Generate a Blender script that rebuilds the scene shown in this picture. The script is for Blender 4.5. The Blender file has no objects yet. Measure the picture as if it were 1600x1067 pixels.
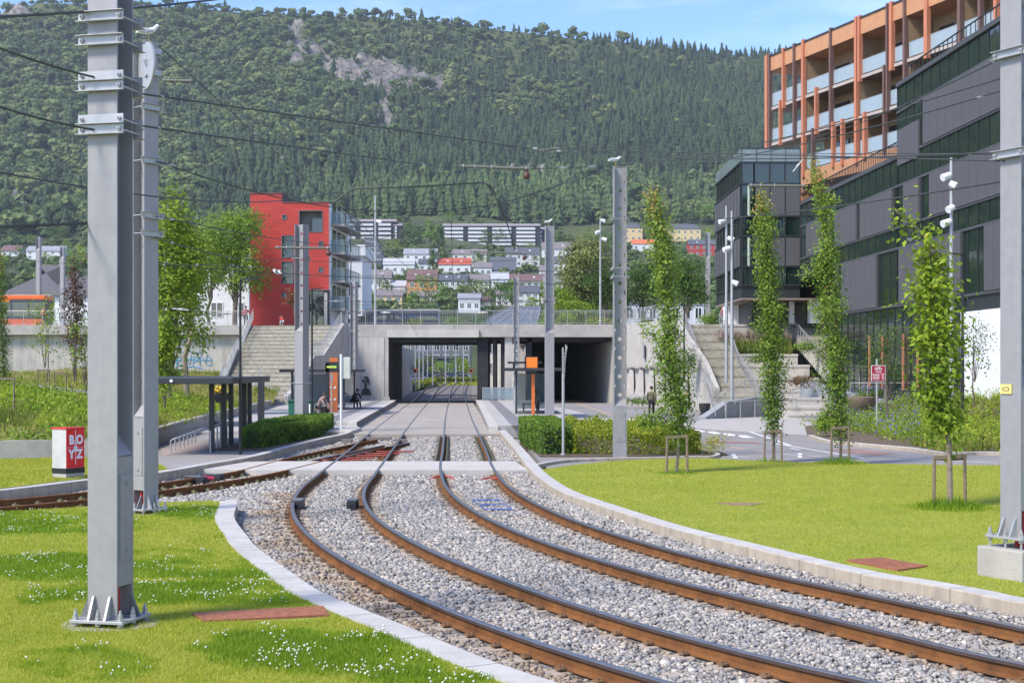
import bpy, bmesh, math, random
import numpy as np
from mathutils import Vector, Matrix, noise as mnoise
random.seed(7); RNG = np.random.default_rng(11)
R = math.radians; PI = math.pi
SC = bpy.context.scene; COL = SC.collection
# ---------------- camera, sky, sun, exposure ----------------
FPX, CH, HY, CX = 2222.0, 2.78, 578.0, 800.0      # focal length in px of the 1600 px photo, camera height, horizon row
cam_d = bpy.data.cameras.new('camera'); cam = bpy.data.objects.new('camera', cam_d); COL.objects.link(cam)
cam.location = (0, 0, CH); cam.rotation_euler = (R(90), 0, 0)
cam_d.sensor_width = 36; cam_d.lens = 36*FPX/1600; cam_d.shift_y = (HY-533.5)/1600
cam_d.clip_start = 0.1; cam_d.clip_end = 6000
SC.camera = cam
SUN_DIR = Vector((-0.66, -0.52, 0.92)).normalized()       # towards the sun
elev = math.asin(SUN_DIR.z); azim = math.atan2(SUN_DIR.x, SUN_DIR.y)
w = bpy.data.worlds.new('World'); SC.world = w; w.use_nodes = True
nt = w.node_tree; bg = nt.nodes['Background']
sky = nt.nodes.new('ShaderNodeTexSky'); sky.sky_type = 'NISHITA'; sky.sun_disc = False
sky.sun_elevation = elev; sky.sun_rotation = azim; sky.air_density = 1.0; sky.dust_density = 0.2; sky.ozone_density = 3.0
# thin high cloud drifting over the blue
tc = nt.nodes.new('ShaderNodeTexCoord'); mpw = nt.nodes.new('ShaderNodeMapping'); mpw.inputs['Scale'].default_value = (1.2, 1.2, 6)
cn = nt.nodes.new('ShaderNodeTexNoise'); cn.inputs['Scale'].default_value = 2.2; cn.inputs['Detail'].default_value = 9; cn.inputs['Roughness'].default_value = .62
cr_ = nt.nodes.new('ShaderNodeMapRange'); cr_.inputs[1].default_value = .44; cr_.inputs[2].default_value = .72; cr_.inputs[3].default_value = 0; cr_.inputs[4].default_value = .38
cm = nt.nodes.new('ShaderNodeMix'); cm.data_type = 'RGBA'; cm.inputs[7].default_value = (6.5, 6.9, 7.4, 1)
nt.links.new(tc.outputs['Generated'], mpw.inputs[0]); nt.links.new(mpw.outputs[0], cn.inputs['Vector']); nt.links.new(cn.outputs['Fac'], cr_.inputs[0])
nt.links.new(cr_.outputs[0], cm.inputs[0]); hs_ = nt.nodes.new('ShaderNodeHueSaturation'); hs_.inputs['Hue'].default_value = .515; hs_.inputs['Saturation'].default_value = 1.2; nt.links.new(sky.outputs[0], hs_.inputs['Color']); nt.links.new(hs_.outputs[0], cm.inputs[6]); nt.links.new(cm.outputs[2], bg.inputs[0]); bg.inputs[1].default_value = 0.148
sun_d = bpy.data.lights.new('sun', 'SUN'); sun_d.energy = 2.75; sun_d.angle = R(14); sun_d.color = (1.0, 0.93, 0.82)
sun = bpy.data.objects.new('sun', sun_d); COL.objects.link(sun)
sun.rotation_euler = (-SUN_DIR).to_track_quat('-Z', 'Y').to_euler()
SC.view_settings.view_transform = 'Standard'; SC.view_settings.look = 'None'
SC.view_settings.exposure = 0.97; SC.view_settings.gamma = 1.0
SC.render.engine = 'CYCLES'
SC.cycles.max_bounces = 6; SC.cycles.diffuse_bounces = 3; SC.cycles.glossy_bounces = 3
SC.cycles.transparent_max_bounces = 12; SC.cycles.transmission_bounces = 3; SC.cycles.volume_bounces = 0
# ---------------- measuring helpers ----------------
def G(x, y, z=0.0):                      # photo pixel -> point on the level plane z
    Y = (CH-z)*FPX/(y-HY); return Vector(((x-CX)/FPX*Y, Y, z))
def D(x, y, Y):                          # photo pixel -> point at depth Y
    return Vector(((x-CX)/FPX*Y, Y, CH-(y-HY)/FPX*Y))
def ZZ(y, Y): return CH-(y-HY)/FPX*Y
# ---------------- object helpers ----------------
def tag(o, label=None, cat=None, group=None, kind=None):
    if label: o['label'] = label
    if cat: o['category'] = cat
    if group: o['group'] = group
    if kind: o['kind'] = kind
    return o
def empty(name, loc, label, cat, group=None, rz=0):
    o = bpy.data.objects.new(name, None); COL.objects.link(o); o.empty_display_size = 0.2
    o.location = loc; o.rotation_euler = (0, 0, rz)
    return tag(o, label, cat, group)
def link(name, me, parent=None):
    o = bpy.data.objects.new(name, me); COL.objects.link(o)
    if parent: o.parent = parent
    return o
def children(o): return [c for c in COL.objects if c.parent == o]
def copy_tree(o, parent=None, kids=None):
    c = o.copy(); COL.objects.link(c); c.parent = parent
    for ch in KIDS(o): copy_tree(ch, c)
    return c
def KIDS(o): return list(o.children)
def setloc(o, loc, rz=0, s=1.0):
    o.location = loc; o.rotation_euler = (0, 0, rz); o.scale = (s, s, s); return o
class MB:
    """collects primitives into one mesh; coordinates local to `org` / rotated by `rz` about it."""
    def __init__(s, M=None): s.v = []; s.f = []; s.M = M; s.mi = []; s.cur = 0; s.sm = []
    def add(s, vs, fs, smooth=False):
        n = len(s.v)
        for p in vs:
            p = Vector(p)
            s.v.append(tuple(s.M @ p) if s.M is not None else tuple(p))
        for f in fs: s.f.append(tuple(i+n for i in f)); s.mi.append(s.cur); s.sm.append(smooth)
        return s
    def box(s, c, d, rz=0, M=None, taper=1.0):
        hx, hy, hz = d[0]/2, d[1]/2, d[2]/2
        vs = [Vector((sx*hx*(taper if sz > 0 else 1), sy*hy*(taper if sz > 0 else 1), sz*hz)) for sz in (-1, 1) for sy in (-1, 1) for sx in (-1, 1)]
        m = Matrix.Translation(Vector(c)) @ (M if M is not None else Matrix.Rotation(rz, 4, 'Z'))
        vs = [m @ v for v in vs]
        return s.add(vs, [(0, 2, 3, 1), (4, 5, 7, 6), (0, 1, 5, 4), (2, 6, 7, 3), (0, 4, 6, 2), (1, 3, 7, 5)])
    def bb(s, x0, x1, y0, y1, z0, z1):
        return s.box(((x0+x1)/2, (y0+y1)/2, (z0+z1)/2), (x1-x0, y1-y0, z1-z0))
    def bar(s, a, b, wd, ht=None, up=(0, 0, 1)):
        a = Vector(a); b = Vector(b); d = b-a; L = d.length
        if L < 1e-6: return s
        d.normalize(); up = Vector(up)
        if abs(d.dot(up)) > 0.99: up = Vector((0, 1, 0))
        side = d.cross(up).normalized(); u = side.cross(d).normalized(); ht = ht or wd
        vs = [p+side*sx*wd/2+u*sz*ht/2 for p in (a, b) for sz in (-1, 1) for sx in (-1, 1)]
        return s.add(vs, [(0, 1, 3, 2), (4, 6, 7, 5), (0, 4, 5, 1), (2, 3, 7, 6), (0, 2, 6, 4), (1, 5, 7, 3)])
    def tube(s, pts, r, n=8, caps=True):
        pts = [Vector(p) for p in pts]; rs = r if isinstance(r, (list, tuple)) else [r]*len(pts)
        base = len(s.v); vs = []; fs = []
        for i, p in enumerate(pts):
            d = (pts[min(i+1, len(pts)-1)]-pts[max(i-1, 0)])
            d = d.normalized() if d.length > 1e-9 else Vector((0, 0, 1))
            up = Vector((0, 0, 1)) if abs(d.z) < 0.9 else Vector((0, 1, 0))
            a = d.cross(up).normalized(); b = a.cross(d).normalized()
            for k in range(n):
                t = 2*PI*k/n; vs.append(p+(a*math.cos(t)+b*math.sin(t))*rs[i])
        for i in range(len(pts)-1):
            for k in range(n):
                k2 = (k+1) % n
                fs.append((i*n+k, i*n+k2, (i+1)*n+k2, (i+1)*n+k))
        s.add(vs, fs, smooth=n > 8)
        if caps:
            s.add([vs[k] for k in range(n)], [tuple(range(n))[::-1]])
            s.add([vs[-n+k] for k in range(n)], [tuple(range(n))])
        return s
    def prism(s, poly, z0, z1):          # vertical prism over a 2-D polygon (convex or not)
        from mathutils.geometry import tessellate_polygon
        P = [Vector((p[0], p[1], 0)) for p in poly]
        a = sum(P[i].x*P[(i+1) % len(P)].y-P[(i+1) % len(P)].x*P[i].y for i in range(len(P)))
        if a < 0: P = P[::-1]
        n = len(P); tri = tessellate_polygon([P])
        vs = [(p.x, p.y, z0) for p in P]+[(p.x, p.y, z1) for p in P]; fs = []
        for t in tri:
            a_, b_, c_ = [P[i] for i in t]
            if (b_-a_).cross(c_-a_).z < 0: t = (t[0], t[2], t[1])
            fs.append(tuple(i+n for i in t)); fs.append(tuple(t)[::-1])
        for i in range(n): fs.append((i, (i+1) % n, (i+1) % n+n, i+n))
        return s.add(vs, fs)
    def extr(s, poly, axis_o, ex, ez, ey, t):  # polygon in plane (ex, ez) from axis_o, thickness t along ey
        from mathutils.geometry import tessellate_polygon
        P = [Vector((p[0], p[1], 0)) for p in poly]
        n = len(P); tri = tessellate_polygon([P])
        o = Vector(axis_o); ex = Vector(ex); ez = Vector(ez); ey = Vector(ey)
        A = [o+ex*p.x+ez*p.y for p in P]; B = [q+ey*t for q in A]
        fs = []
        for t_ in tri: fs.append(tuple(t_)); fs.append(tuple(i+n for i in t_)[::-1])
        for i in range(n): fs.append((i, (i+1) % n, (i+1) % n+n, i+n))
        return s.add(A+B, fs)
    def sphere(s, c, r, n=8, m=6):
        r = (r, r, r) if not isinstance(r, (tuple, list)) else r; c = Vector(c)
        vs = []; fs = []
        for i in range(m+1):
            ph = PI*i/m
            for k in range(n):
                t = 2*PI*k/n; vs.append(c+Vector((r[0]*math.sin(ph)*math.cos(t), r[1]*math.sin(ph)*math.sin(t), r[2]*math.cos(ph))))
        for i in range(m):
            for k in range(n): k2 = (k+1) % n; fs.append((i*n+k, (i+1)*n+k, (i+1)*n+k2, i*n+k2))
        return s.add(vs, fs, smooth=True)
    def build(s, name, mats, parent=None, bevel=0, fix=True):
        me = bpy.data.meshes.new(name); me.from_pydata(s.v, [], s.f)
        mats = mats if isinstance(mats, (list, tuple)) else [mats]
        for m in mats: me.materials.append(m)
        me.polygons.foreach_set('material_index', s.mi); me.polygons.foreach_set('use_smooth', s.sm)
        if fix:
            bm = bmesh.new(); bm.from_mesh(me)
            bmesh.ops.recalc_face_normals(bm, faces=bm.faces); bm.to_mesh(me); bm.free()
        me.update()
        o = link(name, me, parent)
        if bevel:
            b = o.modifiers.new('bevel', 'BEVEL'); b.width = bevel; b.segments = 2; b.limit_method = 'ANGLE'
        return o
def mesh_np(name, V, F, mat, attrs=None, parent=None, smooth=False):
    V = np.asarray(V, np.float32); F = np.asarray(F, np.int32); k = F.shape[1]
    me = bpy.data.meshes.new(name); me.vertices.add(len(V)); me.vertices.foreach_set('co', V.ravel())
    me.loops.add(F.size); me.loops.foreach_set('vertex_index', F.ravel())
    me.polygons.add(len(F)); me.polygons.foreach_set('loop_start', np.arange(0, F.size, k, dtype=np.int32))
    me.polygons.foreach_set('loop_total', np.full(len(F), k, np.int32))
    if smooth: me.polygons.foreach_set('use_smooth', np.ones(len(F), bool))
    for a, val in (attrs or {}).items():
        at = me.attributes.new(a, 'FLOAT', 'POINT'); at.data.foreach_set('value', np.asarray(val, np.float32))
    me.materials.append(mat); me.update(calc_edges=True)
    return link(name, me, parent)
# ---------------- materials ----------------
def nodes_of(name):
    m = bpy.data.materials.new(name); m.use_nodes = True; n = m.node_tree
    b = n.nodes['Principled BSDF']; return m, n, b
def mat(name, col, rough=0.7, metal=0.0, var=0.12, scale=2.0, bump=0.0, bscale=40.0, col2=None, spec=0.5, stain=0.0, streak=0.0, detail=6):
    """principled surface with noise-varied colour, optional bump and dirt stains."""
    m, n, b = nodes_of(name); L = n.links.new
    geo = n.nodes.new('ShaderNodeNewGeometry')
    no = n.nodes.new('ShaderNodeTexNoise'); no.inputs['Scale'].default_value = scale; no.inputs['Detail'].default_value = detail; no.inputs['Roughness'].default_value = 0.65
    L(geo.outputs['Position'], no.inputs['Vector'])
    c = Vector(col); c2 = Vector(col2) if col2 else None
    rp = n.nodes.new('ShaderNodeValToRGB'); L(no.outputs['Fac'], rp.inputs[0])
    rp.color_ramp.elements[0].position = 0.3; rp.color_ramp.elements[1].position = 0.7
    lo = c2 if c2 else c*(1-var); hi = c if c2 else c*(1+var)
    rp.color_ramp.elements[0].color = (*[min(1, x) for x in lo], 1); rp.color_ramp.elements[1].color = (*[min(1, x) for x in hi], 1)
    out = rp.outputs[0]
    if stain or streak:
        mp = n.nodes.new('ShaderNodeMapping'); L(geo.outputs['Position'], mp.inputs[0])
        mp.inputs['Scale'].default_value = (3.0, 3.0, 0.25) if streak else (0.7, 0.7, 0.7)
        n2 = n.nodes.new('ShaderNodeTexNoise'); n2.inputs['Scale'].default_value = 1.3; n2.inputs['Detail'].default_value = 8; n2.inputs['Roughness'].default_value = 0.7
        L(mp.outputs[0], n2.inputs['Vector'])
        mr = n.nodes.new('ShaderNodeMapRange'); mr.inputs[1].default_value = 0.45; mr.inputs[2].default_value = 0.75
        mr.inputs[3].default_value = 1.0; mr.inputs[4].default_value = 1-(stain or streak); L(n2.outputs['Fac'], mr.inputs[0])
        mx = n.nodes.new('ShaderNodeMix'); mx.data_type = 'RGBA'; mx.blend_type = 'MULTIPLY'; mx.inputs[0].default_value = 1
        L(out, mx.inputs[6]); L(mr.outputs[0], mx.inputs[7]); out = mx.outputs[2]
    L(out, b.inputs['Base Color'])
    b.inputs['Roughness'].default_value = rough; b.inputs['Metallic'].default_value = metal
    b.inputs['Specular IOR Level'].default_value = spec
    if bump:
        nb = n.nodes.new('ShaderNodeTexNoise'); nb.inputs['Scale'].default_value = bscale; nb.inputs['Detail'].default_value = 4
        L(geo.outputs['Position'], nb.inputs['Vector'])
        bp = n.nodes.new('ShaderNodeBump'); bp.inputs['Strength'].default_value = bump; bp.inputs['Distance'].default_value = 0.02
        L(nb.outputs['Fac'], bp.inputs['Height']); L(bp.outputs[0], b.inputs['Normal'])
    return m
def leafmat(name, stops, attr='tint', trans=0.35, rough=0.55, noise=0.0):
    m, n, b = nodes_of(name); L = n.links.new
    at = n.nodes.new('ShaderNodeAttribute'); at.attribute_name = attr
    rp = n.nodes.new('ShaderNodeValToRGB'); cr = rp.color_ramp
    for i, (p, c) in enumerate(stops):
        e = cr.elements[i] if i < 2 else cr.elements.new(p)
        e.position = p; e.color = (*c, 1)
    L(at.outputs['Fac'], rp.inputs[0]); L(rp.outputs[0], b.inputs['Base Color']); b.inputs['Roughness'].default_value = rough
    b.inputs['Specular IOR Level'].default_value = 0.25
    if trans > 0:
        tr = n.nodes.new('ShaderNodeBsdfTranslucent'); L(rp.outputs[0], tr.inputs[0])
        mx = n.nodes.new('ShaderNodeMixShader'); mx.inputs[0].default_value = trans
        L(b.outputs[0], mx.inputs[1]); L(tr.outputs[0], mx.inputs[2]); L(mx.outputs[0], n.nodes['Material Output'].inputs[0])
    return m
def glassmat(name, col=(0.02, 0.03, 0.028), rough=0.03, spec=1.0, metal=0.0):
    m, n, b = nodes_of(name)
    b.inputs['Base Color'].default_value = (*col, 1); b.inputs['Roughness'].default_value = rough
    b.inputs['Specular IOR Level'].default_value = spec; b.inputs['Metallic'].default_value = metal
    nb = n.nodes.new('ShaderNodeTexNoise'); nb.inputs['Scale'].default_value = 0.35
    geo = n.nodes.new('ShaderNodeNewGeometry'); n.links.new(geo.outputs['Position'], nb.inputs['Vector'])
    bp = n.nodes.new('ShaderNodeBump'); bp.inputs['Strength'].default_value = 0.08; bp.inputs['Distance'].default_value = 0.3
    n.links.new(nb.outputs['Fac'], bp.inputs['Height']); n.links.new(bp.outputs[0], b.inputs['Normal'])
    return m
def clearglass(name, tint=(0.8, 0.88, 0.9), op=0.25):
    m, n, b = nodes_of(name)
    tr = n.nodes.new('ShaderNodeBsdfTransparent'); tr.inputs[0].default_value = (*tint, 1)
    b.inputs['Base Color'].default_value = (0.5, 0.6, 0.65, 1); b.inputs['Roughness'].default_value = 0.05
    mx = n.nodes.new('ShaderNodeMixShader'); mx.inputs[0].default_value = op
    n.links.new(tr.outputs[0], mx.inputs[1]); n.links.new(b.outputs[0], mx.inputs[2]); n.links.new(mx.outputs[0], n.nodes['Material Output'].inputs[0])
    return m
def emis(name, col, st):
    m, n, b = nodes_of(name); b.inputs['Base Color'].default_value = (*col, 1)
    b.inputs['Emission Color'].default_value = (*col, 1); b.inputs['Emission Strength'].default_value = st; return m
M = {}
M['conc'] = mat('concrete', (0.40, 0.37, 0.33), 0.85, var=0.10, scale=1.5, bump=0.3, bscale=30, stain=0.25)
M['conc_wall'] = mat('board_marked_concrete', (0.46, 0.43, 0.385), 0.88, var=0.1, scale=0.8, bump=0.2, bscale=14, streak=0.4)
M['conc_light'] = mat('pale_concrete', (0.50, 0.465, 0.41), 0.85, var=0.08, scale=2.5, bump=0.25, bscale=30, stain=0.2)
M['conc_track'] = mat('track_slab_concrete', (0.37, 0.325, 0.27), 0.8, var=0.15, scale=0.6, bump=0.2, bscale=30, stain=0.3)
M['kerb_side'] = mat('kerb_concrete', (0.52, 0.49, 0.44), 0.85, var=0.12, scale=4, bump=0.4, bscale=60, stain=0.2)
M['asphalt'] = mat('asphalt', (0.27, 0.25, 0.235), 0.9, var=0.12, scale=1.2, bump=0.4, bscale=90, stain=0.15)
M['asph_light'] = mat('worn_asphalt', (0.31, 0.28, 0.26), 0.9, var=0.1, scale=0.7, bump=0.4, bscale=90, stain=0.2)
M['paver'] = mat('pale_paving', (0.42, 0.395, 0.36), 0.85, var=0.08, scale=1.0, bump=0.2, bscale=50, stain=0.15)
M['dark_paver'] = mat('dark_paving_strip', (0.2, 0.19, 0.185), 0.85, var=0.1, scale=3)
M['rust_asph'] = mat('reddish_asphalt', (0.27, 0.17, 0.14), 0.9, var=0.15, scale=1)
M['soil'] = mat('soil', (0.12, 0.085, 0.055), 0.95, var=0.3, scale=3, bump=0.6, bscale=30)
M['steel'] = mat('galvanised_steel', (0.32, 0.31, 0.305), 0.55, 0.25, var=0.07, scale=7, bump=0.03, streak=.12)
M['steel_l'] = mat('bright_galvanised_steel', (0.42, 0.42, 0.41), 0.45, 0.4, var=0.1, scale=6)
M['steel_d'] = mat('grey_painted_web', (0.27, 0.275, 0.285), 0.5, 0.2, var=0.08, scale=3)
M['dark'] = mat('dark_painted_metal', (0.035, 0.036, 0.04), 0.5, 0.2, var=0.1)
M['black'] = mat('black_metal', (0.015, 0.015, 0.017), 0.45, 0.1, var=0.1)
M['wire'] = mat('overhead_wire', (0.06, 0.065, 0.06), 0.6, 0.3, var=0.1)
M['white'] = mat('white_paint', (0.78, 0.78, 0.76), 0.6, var=0.04, stain=0.08)
M['wline'] = mat('road_marking_white', (0.7, 0.69, 0.66), 0.8, var=0.15, scale=8)
M['yline'] = mat('road_marking_yellow', (0.6, 0.42, 0.2), 0.8, var=0.15, scale=8)
M['red'] = mat('red_paint', (0.62, 0.03, 0.02), 0.55, var=0.06)
M['redpipe'] = mat('red_plastic_pipe', (0.45, 0.02, 0.02), 0.5, var=0.06)
M['orange'] = mat('orange_paint', (0.62, 0.15, 0.03), 0.55, var=0.08)
M['rust'] = mat('rusty_rail_web', (0.26, 0.115, 0.04), 0.9, 0.0, var=0.25, scale=3, bump=0.4, bscale=60, col2=(0.14, 0.062, 0.028), streak=.3, spec=.12)
M['railside'] = mat('dark_rail_head_side', (.085, .06, .05), .6, .2, var=.2, scale=3, spec=.3)
M['railtop'] = mat('polished_rail_head', (0.34, 0.32, 0.31), 0.30, 0.85, var=0.2, scale=5)
M['raildark'] = mat('dark_rail_groove', (0.035, 0.03, 0.03), 0.6, 0.3, var=0.2)
M['rustplate'] = mat('rusty_steel_plate', (0.42, 0.15, 0.07), 0.9, var=0.3, scale=11, bump=0.5, bscale=80, col2=(0.20, 0.07, 0.035), stain=.3)
M['wood'] = mat('weathered_wood', (0.20, 0.15, 0.10), 0.9, var=0.3, scale=12)
M['bark'] = mat('tree_bark', (0.13, 0.10, 0.075), 0.95, var=0.3, scale=14, bump=0.8, bscale=40)
M['bark_l'] = mat('pale_tree_bark', (0.25, 0.20, 0.15), 0.95, var=0.25, scale=14, bump=0.6, bscale=40)
M['winglass'] = glassmat('window_glass', (0.03, 0.035, 0.04))
M['sleeper'] = mat('concrete_sleeper', (0.40, 0.33, 0.25), 0.9, var=0.15, scale=5, bump=0.3, stain=0.2)
# ---------------- curves of the tracks (x over y, in metres) ----------------
def smooth_curve(pts, nf=400, it=0):
    pts = sorted(pts, key=lambda p: p[1]); ys = np.array([p[1] for p in pts]); xs = np.array([p[0] for p in pts])
    # cubic Hermite with finite-difference slopes
    m = np.gradient(xs, ys)
    Y = np.concatenate([np.arange(ys[0], 60, 0.35), np.arange(60, ys[-1], 3.0)]); X = np.zeros_like(Y)
    for i, y in enumerate(Y):
        k = int(np.clip(np.searchsorted(ys, y)-1, 0, len(ys)-2)); h = ys[k+1]-ys[k]; t = (y-ys[k])/h
        X[i] = (2*t**3-3*t**2+1)*xs[k]+(t**3-2*t**2+t)*h*m[k]+(-2*t**3+3*t**2)*xs[k+1]+(t**3-t**2)*h*m[k+1]
    return [Vector((x, y, 0)) for x, y in zip(X, Y)]
def tz(Y):                                  # the line climbs a little beyond the underpass
    t = min(1, max(0, (Y-120)/90)); return 0.6*t*t*(3-2*t)
def resample(P, step):
    out = [P[0].copy()]; acc = 0
    for a, b in zip(P, P[1:]):
        L = (b-a).length
        while L > 0 and acc+L >= step:
            t = (step-acc)/L; a = a.lerp(b, t); out.append(a.copy()); L = (b-a).length; acc = 0
        acc += L
    return out
LC = smooth_curve([(11.2, 6.6), (7.4, 8.2), (4.75, 10), (2.38, 12.6), (1.28, 14.3), (0.12, 16.5), (-0.87, 18.8), (-1.84, 21.4), (-2.72, 24.3), (-3.42, 27.3), (-3.92, 30.4), (-4.23, 33.6), (-4.43, 38.1), (-4.95, 50), (-5.50, 62), (-6.07, 75.3), (-7.55, 112), (-9.35, 159), (-12.3, 265), (-13.2, 330)])
RC = smooth_curve([(17.0, 7.0), (12.0, 8.8), (8.7, 10.7), (6.35, 12.85), (5.46, 13.95), (4.68, 15.45), (3.92, 17.0), (2.78, 19.3), (1.76, 21.8), (0.45, 26.2), (-0.3, 30), (-0.82, 34), (-1.14, 38.1), (-1.68, 50), (-2.20, 62), (-2.80, 75.3), (-4.28, 112), (-6.15, 159), (-9.2, 265), (-10.1, 330)])
def offs(P, d):
    out = []
    for i, p in enumerate(P):
        t = (P[min(i+1, len(P)-1)]-P[max(i-1, 0)]).normalized(); out.append(p+Vector((t.y, -t.x, 0))*d)
    return out
LC = resample(LC, 0.4); RC = resample(RC, 0.4)
BE = [G(607, 697), G(531.6, 713), G(455.7, 732), G(400, 743.5), G(320, 756), G(248, 766), G(137, 779), G(0, 792), G(-160, 806), G(-400, 824)]
BA = [G(590, 686), G(562, 691), G(500, 704), G(438, 718), G(372, 735), G(310, 745), G(248, 754), G(137, 767.5), G(0, 780.5), G(-160, 794), G(-420, 813)]
def polyS(P, n=8):                          # Catmull-Rom through points
    out = []
    for i in range(len(P)-1):
        a, b, c, d = P[max(i-1, 0)], P[i], P[i+1], P[min(i+2, len(P)-1)]
        for k in range(n):
            t = k/n; out.append(0.5*((2*b)+(c-a)*t+(2*a-5*b+4*c-d)*t*t+(3*b-3*c+d-a)*t**3))
    return out+[P[-1].copy()]
BE = polyS(BE); BA = polyS(BA)
# kerb lines (gravel side), lawns, ballast
LKc = polyS([G(351, 780.5, .1)+Vector((-0.25, .1, 0)), G(362, 779.5, .1), G(371, 785, .1), G(366, 807, .1), G(385, 835, .1), G(405, 857, .1), G(472, 905, .1), G(509, 927, .1), G(619, 971, .1), G(837, 1055, .1), Vector((2.2, 10.0, .1)), Vector((4.6, 7.6, .1))])
RKc = polyS([G(742.5, 633, .1)+Vector((1.2, -18, 0)), G(775, 668, .1), G(800, 697, .1), G(827, 732, .1), G(850, 752, .1), G(882, 770, .1), G(960, 797, .1), G(1050, 825, .1), G(1200, 862, .1), G(1340, 895, .1), G(1432, 910, .1), G(1512, 924.5, .1), G(1600, 942, .1), Vector((7.4, 14.2, .1)), Vector((10.5, 11.6, .1)), Vector((17, 8.6, .1))][1:])
ZB = -0.19                                   # ballast level
def slab(name, poly, z0, z1, m, kind='structure', parent=None):
    b = MB(); b.prism(poly, z0, z1); o = b.build(name, m, parent)
    if kind: o['kind'] = kind
    return o
# ground sheet to the horizon (hill country starts at Y=330)
b = MB(); b.add([(-3000, -400, -0.3), (3000, -400, -0.3), (3000, 332, -0.3), (-3000, 332, -0.3)], [(0, 1, 2, 3)])
tag(b.build('ground', M['asph_light'], fix=False), kind='structure')
def kerb_strip(name, line, wd, z0, z1, side, m, bevel=0.012, nseg=26):
    a = line; c = offs(line, side*wd); b = MB()
    vs = []; 
    for p, q in zip(a, c): vs += [(p.x, p.y, z0), (p.x, p.y, z1), (q.x, q.y, z1), (q.x, q.y, z0)]
    fs = []
    for i in range(len(a)-1):
        o = i*4
        for k in range(4): fs.append((o+k, o+(k+1) % 4, o+4+(k+1) % 4, o+4+k))
    fs += [(0, 1, 2, 3), tuple(len(vs)-4+k for k in (3, 2, 1, 0))]
    b.add(vs, fs); b.mi = [1 if f[0] % 4 == 0 and k_ < (len(a)-1)*4 and k_ % 4 == 0 else 0 for k_, f in enumerate(b.f)]; o = b.build(name, [m, M['kerb_tan']]); o['kind'] = 'structure'
    jb = MB(); J = resample(a, 1.5)
    for i in range(1, len(J)-1):
        if J[i].y > 60: continue
        t_ = (J[i+1]-J[i-1]).normalized(); nrm = Vector((t_.y, -t_.x, 0))*side; p_ = J[i]; q_ = p_+nrm*wd
        jb.add([(p_.x-nrm.x*.002-t_.x*.004, p_.y-nrm.y*.002-t_.y*.004, -.25), (p_.x-nrm.x*.002+t_.x*.004, p_.y-nrm.y*.002+t_.y*.004, -.25), (p_.x-nrm.x*.002+t_.x*.004, p_.y-nrm.y*.002+t_.y*.004, z1+.002), (p_.x-nrm.x*.002-t_.x*.004, p_.y-nrm.y*.002-t_.y*.004, z1+.002), (q_.x+t_.x*.004, q_.y+t_.y*.004, z1+.002), (q_.x-t_.x*.004, q_.y-t_.y*.004, z1+.002)], [(0, 1, 2, 3), (3, 2, 4, 5)])
    jb.build(name+'_joints', M['soil'], fix=False)['kind'] = 'structure'
    bv = o.modifiers.new('bevel', 'BEVEL'); bv.width = bevel; bv.segments = 1; bv.limit_method = 'ANGLE'; bv.angle_limit = R(60)
    return o
# kerb concrete with joints every 2 m is cut in the material
def kerbmat():
    m = mat('kerb_blocks', (0.50, 0.475, 0.43), 0.85, var=0.1, scale=5, bump=0.4, bscale=60, stain=0.22); return m
M['kerb'] = kerbmat(); M['kerb_tan'] = mat('tan_stained_kerb', (0.42, 0.35, 0.265), 0.9, var=.12, scale=2.5, bump=.3, bscale=60, streak=.35)
kl = kerb_strip('kerb_left', LKc, 0.35, -0.3, 0.10, 1, M['kerb'])
kr = kerb_strip('kerb_right', RKc, 0.34, -0.3, 0.10, -1, M['kerb'])
lk_in = offs(LKc, 0.34); rk_in = offs(RKc, -0.33)
# lawns
def lawnmat(name, c1, c2):
    return mat(name, c1, 0.9, var=0, scale=0.9, col2=c2, bump=0.9, bscale=50)
M['lawn'] = lawnmat('lawn_ground', (0.33, 0.34, 0.035), (0.22, 0.28, 0.025))
left_lawn = [(p.x, p.y) for p in lk_in]+[(4.0, 5), (-20, 5), (-20, 24.3)]+[(p.x, p.y) for p in (G(-160, 814, .1), G(0, 799, .1), G(137, 789.5, .1), G(250, 783.5, .1), G(330, 780.5, .1))]
slab('lawn_left', left_lawn, -0.3, 0.08, M['lawn'])
rl_far = [G(855, 731, .1), G(905, 724, .1), G(960, 719, .1), G(1020, 716, .1), G(1100, 714.5, .1), G(1200, 720, .1), G(1325, 722.5, .1), G(1450, 724.5, .1), G(1570, 726, .1), G(1800, 732, .1)]
ik = min(range(len(rk_in)), key=lambda i: (rk_in[i]-G(852, 733, .1)).length)
right_lawn = [(p.x, p.y) for p in rk_in[ik:]]+[(32, 12), (32, 33)]+[(p.x, p.y) for p in reversed(rl_far)]
slab('lawn_right', right_lawn, -0.3, 0.08, M['lawn'])
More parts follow.
